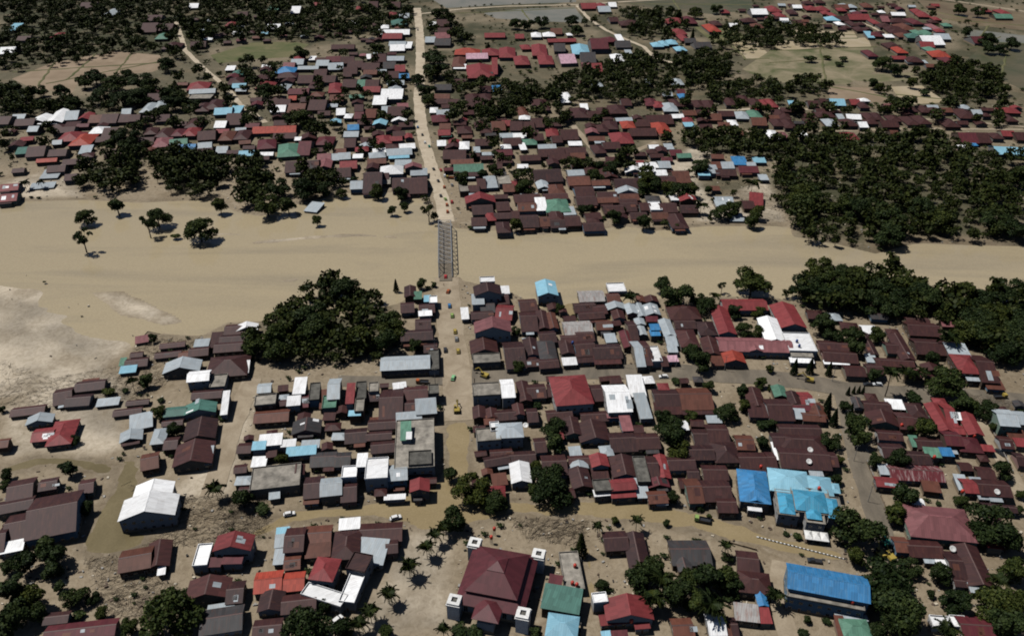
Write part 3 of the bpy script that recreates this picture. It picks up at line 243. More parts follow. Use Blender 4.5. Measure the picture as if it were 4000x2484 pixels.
H|rust-brown ridged house, second of its kind left of the flooded wood|2867|-162.3 576.2 14.8 24.2 6.6 x m 3.4;-160.6 563.6 7.6 2.2 6.6 s y 2.7
S|pale grey zinc lean-to shed behind the corner terrace building|2846|-44.7 275.2 11.2 6 7.5 s y 5
H|dark maroon gabled house behind the cross street bend|2833|57.8 339.2 6.1 15.4 3.5 g v 3.2
H|rust-brown ridged house behind the cross street bend|2833|64.8 326.4 4.5 21.4 1.8 x m 3.7
H|rust-brown ridged house left of the white-roofed two-storey hall|2812|38.7 294.7 6 12.7 4.3 x m 3.3
H|rust-brown ridged house just right of the pale blue river house|2795|38.8 370.9 12 10.3 6.2 x m 2.9;39.6 376.8 5.7 2.3 186.2 s o 2.5
H|rust-brown gabled house right of the stained concrete rooftop|2782|-86.5 243.2 6.9 6.1 8.3 g m 3.4
H|rust-brown ridged house left of the left-hand pond|2782|-181.9 235.4 6.8 7.2 15 x m 3.3
H|rust-brown ridged house in front of the pale blue river house|2744|8.5 373.1 9.6 12.9 7 x m 3.1
H|rust-brown ridged house right of the left-hand pond|2740|-166.3 234.2 5.6 8.4 15 x m 3.3
F|two-storey cream concrete flat-roofed building in front of the brown riverside hip roof|2732|-109.5 285.8 9.2 7.6 9.8 f e 6
H|rust-brown ridged house, third of its kind behind the brown riverside hip roof|2732|-141.4 348.3 10.6 10 7.7 x m 3.5;-141.8 342.6 7.9 2.1 7.7 s m 2.7
H|rust-brown ridged house just in front of the lone river shed|2723|89.1 353.5 11.3 9.6 1.8 x m 3.4;89.5 359 7 2.4 181.8 s o 2.7
H|rust-brown ridged house just left of the green prayer hall|2715|10.2 517.6 18.3 14.2 6.7 x m 3.1;11.8 525.8 12.5 2.7 186.7 s y 2.7
H|rust-brown ridged house, second of its kind right of the pale blue river house|2715|41.5 361.9 13.9 8.2 7.9 x m 3.6;43.4 357.3 9.7 2.4 7.9 s m 2.7
F|white flat-roofed building, second of its kind left of the maroon roof at bottom|2698|139.2 171.3 6 4.4 -6.1 f w 3.5
H|rust-streaked ridged house in front of the small green gable|2698|131.7 277.6 10 6.5 -5.5 x o 3.1;133.1 281.7 7.5 2.9 174.5 s m 2.7
H|rust-brown ridged house in front of the corner terrace building|2698|-36.6 242.6 9.2 5.4 7 x m 3.3
H|rust-brown ridged house just in front of the pale hipped block|2698|-4.5 253.3 9.4 5.7 6 x m 3.3
H|white pyramid-roofed house behind the flooded wood|2698|-88.9 564.9 17.1 16.4 5.7 p w 5
H|rust-streaked ridged house behind the far bank mud flat|2656|122.3 555.6 12.6 23.9 2.7 x o 3.6;120.8 568.2 9.5 2.4 182.7 s m 2.7
H|rust-brown ridged house, second of its kind right of the far end of the bridge|2652|-20 497.1 14.2 16.2 5.9 x m 3.6
H|half-buried rust-brown ridged house, second of its kind left of the teal gabled house|2631|-170.5 282.9 12.2 5.4 11.8 x m 1.8
H|half-buried rust-brown ridged house, third of its kind left of the teal gabled house|2631|-181.4 320.8 10.8 7.9 10.3 x m 2
H|rust-streaked ridged house just in front of the terrace lane|2631|47.8 548.2 16.2 17.8 5.2 x o 3.5;49.9 538.8 11.9 2.2 5.2 s m 2.7
S|rust-streaked lean-to shed behind the grey-roofed two-storey house|2614|222.9 302.1 8.2 9 -6.5 s o 3
H|rust-brown ridged house just behind the tall red hipped hall|2580|17.4 318 9.9 8.3 7.8 x m 3.4
F|dark grey flat-roofed building right of the long pale zinc hall|2580|-37.7 319.9 5 16.6 5.4 f g 4
H|rust-brown ridged house just right of the green prayer hall|2580|50.3 512 14.2 16.9 7 x m 3.5;52.2 503 10 2.5 7 s o 2.7
H|rust-brown ridged house, third of its kind behind the tall red hipped hall|2563|36.6 341.7 9.3 10.2 4.7 x m 3.6
H|rust-brown ridged house just left of the long crimson house|2563|177.3 274.4 8 7.6 -7.4 x m 3.3;177.2 278.9 3.2 2.2 172.6 s o 2.7
H|rust-brown ridged house, second of its kind right of the pink gabled block|2529|17.8 341.6 8.7 10.8 7.3 x m 3.2
H|rust-brown ridged house in front of the brown courtyard house|2529|171.8 313.1 8.2 9.5 -4.1 x m 3.3
S|red lean-to shed left of the long bright blue hall|2479|83 174.4 4 6.3 -1.2 s r 2.7
H|red gabled house with wings left of the far bank mud flat|2445|119.9 512.1 11.8 9 0.9 g r 5;111.8 515.6 6.3 10 1.5 f w 4
S|rust-streaked lean-to shed left of the olive green hip roof|2428|106.4 169.9 3 7.9 -6.3 s o 2.9
H|rust-brown gabled house right of the small green gable|2411|126.6 290.1 5.7 9.8 -2.2 g m 3.7
H|rust-brown ridged house left of the brown house with satellite dish|2411|111.5 261.7 5.3 9.7 -1.7 x m 3.5
F|cream concrete flat-roofed building in front of the brown riverside hip roof|2411|-135.9 302.8 6.9 10 8.2 f e 4
H|pale grey zinc gabled house just in front of the lone river shed|2411|74.4 368 8 10.8 3.3 g y 3.1
H|bright blue gabled house left of the long bright blue hall|2403|83.5 180.6 3.6 6.6 -1.8 g b 3.5
H|rust-brown ridged house just behind the pink gabled block|2361|-15.8 362.3 12.1 8.2 5.6 x m 3.4;-14.9 357.5 8.8 2.6 5.6 s m 2.7
H|rust-brown gabled house in front of the terrace lane|2361|70.9 562.4 11.9 17.6 6.1 g m 3.1
H|rust-brown ridged house, third of its kind right of the green prayer hall|2340|51.9 471.4 13.7 13.1 4.9 x m 3.2
H|small bright green gabled house beside the road fork|2327|121.9 295.4 6.3 8.6 -2.5 g n 3.5
H|rust-brown gabled house left of the pale hipped block|2327|-14.5 279.8 5.8 8.5 4.6 g m 3.7
H|red ridged house right of the small green gable|2319|131.8 289.7 5.7 10.7 -1.7 x r 3.6
F|two-storey cream concrete flat-roofed building with annex in front of the long pale zinc hall|2319|-67.1 282 4 9.1 5.4 f e 6;-68.6 277.7 5.5 3.6 4.3 s c 5
H|rust-brown ridged house, second of its kind right of the pale hipped block|2302|11.6 258.2 5 9.5 6.8 x m 3.7
H|rust-brown ridged house, second of its kind in front of the lone river shed|2293|61.1 347.1 4.7 18.8 3 x m 3.5
H|rust-brown ridged house left of the brown riverside hip roof|2293|-153.8 328.7 9.6 8.1 10.6 x m 2.9
H|rust-brown ridged house, second of its kind right of the green prayer hall|2293|50.3 530.2 13.8 16.8 6 x m 2.9
H|rust-streaked gabled house in front of the pale blue river house|2276|20.8 356.7 5.4 15.6 5.5 g o 3.3
F|dark grey flat-roofed building right of the brown riverside hip roof|2276|-89.3 293.3 4.7 13 8.3 f g 5
F|two-storey dark grey flat-roofed building left of the long pale zinc hall|2276|-68.1 292.8 4.7 13 7.3 f g 6
H|rust-brown ridged house in front of the teal gabled house|2226|-142.3 259.5 5.8 8.1 8.3 x m 3.5
H|pale grey zinc gabled house, second of its kind left of the lone river shed|2226|55.5 371.2 10.2 6.6 5.6 g y 3.3;56 367.4 6.3 2 5.6 s y 2.7
S|pale grey zinc lean-to shed right of the peeling maroon roof|2192|177.3 236.7 4.5 8.5 -7.4 s y 2.7
F|white flat-roofed building just left of the maroon roof at bottom|2192|145.5 171.7 4.9 4.5 -4.3 f w 3
H|pale grey zinc gabled house in front of the terrace lane|2192|80.9 529.7 16.2 9 3.1 g y 3
H|rust-brown ridged house, second of its kind behind the flooded wood|2150|-125.3 563.8 12.8 19.8 8.3 x m 3.6;-123 553.4 10.1 2.4 8.3 s y 2.7
H|rust-brown ridged house just in front of the grey-roofed two-storey house|2133|206.7 260.7 5.5 8.2 -7.7 x m 3
S|red lean-to shed right of the far bank mud flat|2125|167.7 514.1 9.5 20.8 -14 s r 2.5
H|dark maroon ridged house in front of the small green gable|2125|127.9 284.8 9.2 5.8 -3 x v 3.1
H|rust-brown ridged house, second of its kind behind the long pale zinc hall|2125|-45.9 353.3 8.3 10.2 5.2 x m 3.5;-44.2 347.5 5.9 2.7 5.2 s m 2.7
H|white ridged house right of the terrace lane|2125|100.2 572.9 12.1 21.5 1.9 x w 3.7;101 584.6 8.8 2.9 181.9 s o 2.7
H|rust-brown ridged house, fifth of its kind right of the green prayer hall|2125|67.6 498.5 13.9 13.3 6.5 x m 3.2
H|rust-brown ridged house, second of its kind in front of the green prayer hall|2125|38.9 479.5 10.5 16.2 5 x m 3.6
H|half-buried rust-brown ridged house just left of the brown riverside hip roof|2087|-168.7 327.6 12.7 5.6 11.9 x m 2
H|rust-streaked ridged house left of the green prayer hall|2087|9.9 501.6 12.8 14.5 4.9 x o 3.6
H|white gabled house behind the brown riverside hip roof|2082|-135.8 349.1 11.2 6.2 10.1 g w 4
S|half-buried pale grey zinc lean-to shed right of the red house in mud|2082|-182.3 290 9.8 5.5 10.6 s y 1.6
H|rust-streaked hip-roofed house behind the green prayer hall|2078|31.1 532 11.8 18 4.9 h o 3.5;31.4 541.9 9 2.8 184.9 s m 2.7
S|pale grey zinc lean-to shed right of the red two-storey house|2040|-83.7 206.5 4.6 6.1 8.7 s y 2.7
H|rust-brown ridged house just right of the pale hipped block|2023|8.8 278.7 5 9.8 5.7 x m 3.1
S|rust-brown lean-to shed behind the brown riverside hip roof|2023|-148.5 339.1 5.8 12.7 9.1 s m 2.6
H|rust-brown ridged house in front of the long green roof|2023|-32.9 562.2 20.4 11.5 6.5 x m 3.3;-32 555.7 10 2.5 6.5 s y 2.7
H|rust-brown ridged house behind the azure office block|2023|105.3 248.8 3.7 10.5 -3.5 x m 3.6
S|two-storey red lean-to shed left of the long pale zinc hall|2023|-72.1 288.7 3.8 13.7 5.5 s r 7
H|rust-streaked ridged house right of the pale blue river house|2007|47.1 352 8.3 9.6 3.5 x o 3.7;47.9 346.3 5.2 2.8 3.5 s g 2.7
S|rust-streaked lean-to shed right of the palm grove|2007|69.3 169.5 2.6 7.5 -0.5 s o 3.2
H|rust-brown ridged house, second of its kind behind the far bank mud flat|2007|111.7 548.7 11.7 18.9 1.1 x m 3.2;113.4 538.4 8.5 2.8 1.1 s g 2.7
H|rust-brown hip-roofed house right of the far end of the bridge|2002|-5.7 469 9.2 16.5 5 h m 3.9;-7.1 478 5.1 2.6 185 s m 2.7
F|white flat-roofed building behind the cross street bend|1973|69.4 324.1 5 13 2.6 f w 4.5
S|pale grey zinc lean-to shed behind the orange-red house|1973|-82.6 199 3.7 6.9 6.1 s y 2.8
H|dark grey ridged house behind the pink gabled block|1973|-13.2 370.5 8 10.9 6.5 x g 3.1;-14.2 376.8 6.1 2.8 186.5 s m 2.7
F|white flat-roofed building left of the lone river shed|1960|58.3 393.1 9.9 9.8 3.8 f w 2.5
H|rust-brown gabled house left of the near end of the bridge|1947|-56.3 387.1 6.7 12.1 6.7 g m 3.3
H|rust-brown gabled house just behind the pale hipped block|1939|2.8 282 5.1 8.3 7.5 g m 3.6
S|white lean-to shed right of the teal gabled house|1922|-127.6 285.7 3.1 15.9 10.7 s w 4
H|rust-brown ridged house just left of the flooded wood|1897|-151.1 579.1 10.9 21.9 6.6 x m 3.3;-153.3 590.6 5 2.4 186.6 s g 2.7
H|rust-brown hip-roofed house in front of the green prayer hall|1897|29 486.3 9.5 16.6 4.2 h m 3.7
H|rust-brown ridged house just in front of the green prayer hall|1897|29.9 476.7 11.2 13.3 4.3 x m 2.9;32.2 469.4 4.5 2.6 4.3 s y 2.5
H|rust-brown ridged house in front of the near end of the bridge|1888|-45.4 368.7 8.6 9.6 6.9 x m 3.7
H|rust-brown ridged house, sixth of its kind right of the green prayer hall|1888|78 503.1 10.9 15.5 4.1 x m 2.9
F|two-storey white flat-roofed building left of the pink-walled red gabled hall|1863|29.1 179.1 4.9 4 7.3 f w 5.5
H|rust-brown ridged house right of the palm grove|1863|71.7 169.8 2.4 7.5 0.5 x m 3
S|pale grey zinc lean-to shed in front of the small green gable|1863|125.9 279.6 6.5 6.9 -4.9 s y 3
H|rust-brown ridged house, second of its kind behind the flooded street bend|1855|72.1 241.3 5 6.7 -0.8 x m 3.3
H|rust-brown ridged house just right of the brown courtyard house|1855|187.5 331.8 6.3 10.3 -6.3 x m 3.1
H|rust-brown ridged house, second of its kind in front of the long pale zinc hall|1855|-63 292.5 5.7 8.7 5.6 x m 3.4
H|rust-brown gabled house, second of its kind behind the pale hipped block|1855|-9.2 279.4 5.5 6.9 6.6 g m 3.5
H|rust-brown ridged house just behind the green prayer hall|1855|29.9 519.9 17.5 10.2 5.7 x m 3.4;24.5 525.2 7.4 2.5 185.7 s g 2.7
H|red ridged house just left of the river sandbar|1834|-346.9 518.1 11.5 15.2 14.9 x r 3.4;-346.1 509.7 8.3 2.4 14.9 s m 2.7
H|rust-brown ridged house just left of the far bank mud flat|1829|118.4 499.1 12 13.4 -0 x m 3.2
H|pink-red gabled house behind the flooded wood|1821|-141.9 582.2 10.5 16.9 5.4 g k 3;-145 591 4.7 2.2 185.4 s g 2.6
H|rust-brown ridged house left of the near end of the bridge|1821|-55.9 370 7.4 10.9 7.1 x m 3.4
H|half-buried rust-brown ridged house, second of its kind left of the brown riverside hip roof|1813|-169.6 336 12.3 5.2 11.7 x m 2
S|pale blue lean-to shed with annex behind the far bank mud flat|1796|141.1 562.4 8.9 11.5 -1.3 s c 4;148.9 568 7.7 14 -0.9 s y 4
H|rust-brown ridged house, second of its kind behind the tall red hipped hall|1770|28.5 339.1 8.6 7.5 5.2 x m 3.6;28.6 343.5 3.6 2.2 185.2 s m 2.7
H|red ridged house behind the flooded wood|1770|-123.7 580.9 13.1 17.1 7.8 x r 3.1
S|pale grey zinc lean-to shed behind the stained concrete rooftop|1754|-83.9 258.3 7.6 4.8 5.1 s y 4
H|pale grey zinc gabled house, second of its kind in front of the lone river shed|1754|68.1 368.2 4.9 14.1 5 g y 3
H|pale grey zinc ridged house right of the brown riverside hip roof|1720|-112.7 296.1 6.3 7.5 8 x y 5
H|rust-streaked ridged house, third of its kind in front of the terrace lane|1720|80.7 519.1 13.5 12.2 4.8 x o 3.2;82.3 526.3 8.2 2.9 184.8 s m 2.7
H|dark maroon ridged house behind the far bank mud flat|1720|175.8 571.2 14.6 14.2 0.6 x v 3.3;173.5 563.3 7.6 2.5 0.6 s o 2.7
H|rust-brown ridged house just right of the far end of the bridge|1707|-21.5 478.6 10.1 13.4 4 x m 3.4;-20.8 471 7.9 2.8 4 s y 2.7
H|rust-brown ridged house, third of its kind right of the brown courtyard house|1686|211.2 357.2 12 5.7 -4.6 x m 3.3;211.5 353.7 8.3 2.1 -4.6 s o 2.7
H|rust-brown ridged house left of the teal gabled house|1669|-146.6 272.8 8.9 4.3 10.3 x m 3.7
H|rust-brown ridged house, fourth of its kind right of the green prayer hall|1669|65.8 522.8 14.4 11.3 4 x m 3.3;66.5 516.5 9.8 2.4 4 s y 2.7
H|rust-brown ridged house just behind the far bank mud flat|1669|157.9 564.9 15.3 12.8 -2.3 x m 3.1;156.3 557.6 6.3 2.9 -2.3 s m 2.7
H|rust-brown gabled house left of the lone river shed|1669|55.9 362.6 6.7 8.6 3.6 g m 3.3
S|white lean-to shed left of the brown house with satellite dish|1652|109.7 255.2 3.3 10.1 -0.8 s w 2.7
H|half-buried rust-brown ridged house just left of the teal gabled house|1644|-168.9 289.9 10.1 4.3 9.9 x m 1.6
H|pale grey zinc ridged house behind the flooded wood|1644|-109.7 539.2 10.7 16.2 5.8 x y 4
H|rust-streaked ridged house right of the green prayer hall|1644|65.5 513.1 15.4 10 4.4 x o 3.7;64.4 507 8.5 2.9 4.4 s m 2.7
H|rust-streaked ridged house left of the far bank mud flat|1644|97.1 488.8 11.4 12 2.1 x o 3.1;96.2 481.8 8.5 2.9 2.1 s m 2.7
S|half-buried pale grey zinc lean-to shed in front of the brown paddies|1644|-341.6 565 12.8 14.9 8 s y 1.5
H|red ridged house, second of its kind left of the river sandbar|1644|-356.4 537.1 12.3 13.9 14.2 x r 3.1;-356.8 529.3 6.6 2.1 14.2 s m 2.7
S|pale grey zinc lean-to shed in front of the brown house with satellite dish|1619|121.6 242.9 5.5 5.4 -1.9 s y 3
H|rust-brown ridged house, second of its kind in front of the grey-roofed two-storey house|1619|207.3 250.1 3.8 8.4 -7.3 x m 3.1
H|rust-brown ridged house right of the long pale zinc hall|1619|-40.3 331.9 6.8 8.3 5 x m 2.9
H|dark maroon ridged house right of the brown riverside hip roof|1619|-93.2 289.1 4.1 10.2 7.2 x v 3.2
H|rust-brown ridged house, third of its kind left of the green prayer hall|1619|-6.4 502.5 9.3 15.5 7.4 x m 3.6
H|rust-brown ridged house, seventh of its kind right of the green prayer hall|1619|78.7 509.2 12.5 11.8 2.8 x m 3.7;81.3 502.5 8 2.9 2.8 s m 2.7
H|rust-brown ridged house, third of its kind right of the pale blue river house|1619|46.5 368.4 7.4 9.6 7.4 x m 3.2;46.2 362.8 5.3 2.4 7.4 s y 2.7
H|rust-streaked ridged house left of the lone river shed|1619|55.1 380.9 7.5 10.1 3.3 x o 3;54.8 375.1 5.9 2.5 3.3 s m 2.6
S|white lean-to shed in front of the wide pink-red hip roof|1602|151.2 196.3 4 4.9 -6.8 s w 2.6
H|pale grey zinc gabled house just left of the lone river shed|1602|63.2 368.1 5.8 10.2 4.7 g y 3.6
H|dark grey gabled house in front of the road fork|1576|154.8 287.9 4.4 8.3 -7 g g 2.8
S|pale grey zinc lean-to shed in front of the long green roof|1576|-15.5 545.1 9.1 18.5 7.8 s y 3
H|red pyramid-roofed house behind the long crimson house|1551|191.3 287 5.9 6.8 -6.7 p r 3.7
H|rust-brown ridged house, second of its kind left of the tall red hipped hall|1534|9.6 319.2 7.2 6.8 4.9 x m 3;9 323.3 5.6 2.4 184.9 s m 2.6
H|white gabled house right of the terrace lane|1530|90.7 568.9 14.1 7.9 2.7 g w 3.2;93.7 564.2 8 2.7 2.7 s m 2.7
S|white lean-to shed left of the green prayer hall|1522|19.5 503.5 7.4 18.3 4.1 s w 4
S|dark maroon lean-to shed in front of the pink-walled red gabled hall|1517|34.4 166.8 5.5 2.6 4.2 s v 3.4
S|rust-streaked lean-to shed left of the long pale zinc hall|1517|-84.9 289.5 3.1 12.8 8.7 s o 3.2
H|pink-red gabled house left of the long green roof|1517|-73.8 572.1 12.9 8.2 5.7 g k 5
H|rust-brown ridged house, third of its kind left of the far bank mud flat|1517|83.2 488.6 11.4 11.1 3.1 x m 3.1;82.9 482.3 8.4 2.4 3.1 s o 2.7
H|dark grey ridged house behind the brown courtyard house|1517|192.8 361.9 9.1 7 -6.3 x g 3.1
H|rust-brown ridged house in front of the brown paddies|1517|-340.1 572.5 12.9 14.3 11.7 x m 3.2
H|rust-streaked ridged house behind the long green roof|1517|-38.1 586.1 17.5 11.1 4.5 x o 3.7
H|rust-brown ridged house, second of its kind behind the pink gabled block|1517|-4.9 379.6 6.3 11.3 6.1 x m 3
S|half-buried pale grey zinc lean-to shed left of the river sandbar|1517|-337.5 543.8 16.5 9.7 12.4 s y 1.2
H|rust-streaked ridged house in front of the green prayer hall|1505|20.5 478.9 7.9 15.2 7.2 x o 3.2;21.4 470.7 3.9 2.3 7.2 s m 2.7
S|pale grey zinc lean-to shed right of the pale hipped block|1484|26.1 254.9 5.2 5.7 6.5 s y 3
H|rust-brown ridged house, fourth of its kind left of the green prayer hall|1484|-6.2 488.6 12.1 10.1 4.6 x m 3
S|two-storey pale grey zinc lean-to shed behind the pink gabled block|1484|-18.3 373.7 6.8 9.8 4.5 s y 6
H|pale grey zinc gabled house behind the green prayer hall|1484|21.8 540 9 13.3 7.5 g y 3.4;24.3 533.1 5.7 2.1 7.5 s y 2.7
S|half-buried pale grey zinc lean-to shed left of the flooded wood|1475|-134.4 506 9.7 13.5 -14 s y 1
S|bright blue lean-to shed with annex in front of the lone river shed|1442|72.9 347.7 5.3 5.5 3.2 s b 5;72.4 343.8 5.2 4.9 3 s b 4
S|white lean-to shed in front of the corner terrace building|1442|-45.2 228.6 8.4 2.8 4.9 s w 3
S|pale blue lean-to shed, second of its kind behind the stained concrete rooftop|1416|-104.6 256.2 5.7 5.1 7 s c 5
S|half-buried pale blue lean-to shed left of the teal gabled house|1416|-183.2 314.8 7.7 5.7 11.2 s c 2
S|white lean-to shed in front of the white flat roof with tanks|1416|140 320.9 11.6 3.9 -3.2 s w 3
H|rust-streaked ridged house, second of its kind in front of the terrace lane|1391|63.4 544.4 13.6 10.9 4.4 x o 3.6;62 538 9.2 2.7 4.4 s y 2.7
F|cream concrete flat-roofed building right of the long green roof|1391|-5.7 548.5 9.1 16.5 7.5 f e 4
H|rust-streaked ridged house left of the red house in mud|1361|-212.3 259.4 4.6 6.3 12.1 x o 3.7
H|rust-brown ridged house, second of its kind left of the far bank mud flat|1361|106.6 500.4 7.4 16.3 1 x m 3.7
H|rust-brown gabled house in front of the lone river shed|1357|75.7 378.7 7.2 6.5 4.1 g m 3.4
H|pale grey zinc ridged house behind the far bank mud flat|1349|145.1 514.4 12.6 10 1 x y 3.5
S|pale grey zinc lean-to shed left of the small green gable|1315|88.1 276.4 6.5 4.8 0.1 s y 2.6
S|pale grey zinc lean-to shed behind the brown riverside hip roof|1315|-154.6 335.7 7.4 6.3 8 s y 3.3
S|half-buried pale grey zinc lean-to shed right of the far bank mud flat|1315|148.1 488.7 9.9 10.9 -1.5 s y 1.5
S|bright blue lean-to shed behind the far bank mud flat|1264|173 585.4 10.9 14.7 -1.6 s b 4
S|pale grey zinc lean-to shed left of the long green roof|1264|-69 565.3 12.7 11.5 5.5 s y 3
F|white flat-roofed building left of the far bank mud flat|1264|95.9 499.5 7.7 14.3 0.9 f w 5
F|two-storey dark grey flat-roofed building left of the muddy road junction|1214|-35.4 293.6 4.7 7 6.7 f g 6
S|green lean-to shed behind the peeling maroon roof|1201|169 261.2 3.6 7 -5.3 s n 3
S|pale grey zinc lean-to shed behind the cross street bend|1180|49.6 340.8 5.8 7.5 5.7 s y 2.8
S|rust-streaked lean-to shed left of the pale hipped block|1180|-9.8 274.8 5 5.6 6.5 s o 3.3
S|pale blue lean-to shed right of the red two-storey house|1163|-84.2 211.2 4.8 3.4 8.3 s c 3
F|two-storey cream concrete flat-roofed building in front of the long pale zinc hall|1146|-62.8 295.2 4.4 7 6.8 f e 6
S|half-buried pink-red lean-to shed left of the brown riverside hip roof|1113|-187.3 341.7 6.4 6.4 20 s k 1.5
S|pale grey zinc lean-to shed right of the green prayer hall|1113|37.9 495 8.4 11.2 7.6 s y 3.2
F|pale grey zinc flat-roofed building in front of the long green roof|1079|-34.3 534.7 6.5 16.9 7.5 f y 4
S|pale grey zinc lean-to shed in front of the brown courtyard house|1062|174.2 323.1 5 6.9 -5 s y 2.7
S|white lean-to shed left of the pink gabled block|1062|-25 364.4 4.2 10.6 6.4 s w 2.8
F|two-storey white flat-roofed building right of the near end of the bridge|986|-13.8 394.1 8.3 6 5.2 f w 7
S|white lean-to shed right of the brown riverside hip roof|927|-126.8 315.4 3 9.6 9.9 s w 2.9
S|white lean-to shed left of the pale blue river house|860|-4.1 389 5.4 7.8 4.4 s w 3.2
S|cream concrete lean-to shed right of the flooded wood|834|-92.4 548.4 9.1 9.9 6.3 s e 2.8
S|white lean-to shed in front of the near end of the bridge|809|-45.7 362.9 7.2 4.7 7.7 s w 4
S|pale blue lean-to shed in front of the pink-walled red gabled hall|758|30.2 167.2 3.3 2.2 7 s c 2.9
S|white lean-to shed behind the flooded street bend|742|57.4 226 4.8 2.5 1.9 s w 2.6
S|pale grey zinc lean-to shed, second of its kind behind the far bank mud flat|742|120.4 553.9 6.7 12.3 2.5 s y 2.6
S|pale blue lean-to shed behind the far bank mud flat|742|189.8 590.9 9.7 9.9 -1.9 s c 2.8
S|pale grey zinc lean-to shed just behind the far bank mud flat|721|141.7 507.9 7.4 8.8 0.3 s y 3.2
F|white flat-roofed building in front of the near end of the bridge|708|-42.7 377.2 4.3 7.4 5.8 f w 4
S|green lean-to shed left of the near end of the bridge|708|-51.6 383 4.4 7.6 4.9 s n 3.2
S|red lean-to shed left of the green prayer hall|649|1.9 537.8 4.5 14.9 4.8 s r 3.1
S|half-buried rust-brown lean-to shed right of the flooded wood|607|-74.4 522.8 7.2 8.1 4.2 s m 1.5
S|half-buried green lean-to shed left of the teal gabled house|602|-188.4 321.3 3.1 6.4 13 s n 1.8
S|pale grey zinc lean-to shed, third of its kind behind the far bank mud flat|539|183.5 555 6.7 9 -0.1 s y 3
S|pale blue lean-to shed in front of the near end of the bridge|505|-46.2 379.9 3.8 6.3 4.2 s c 3
'''
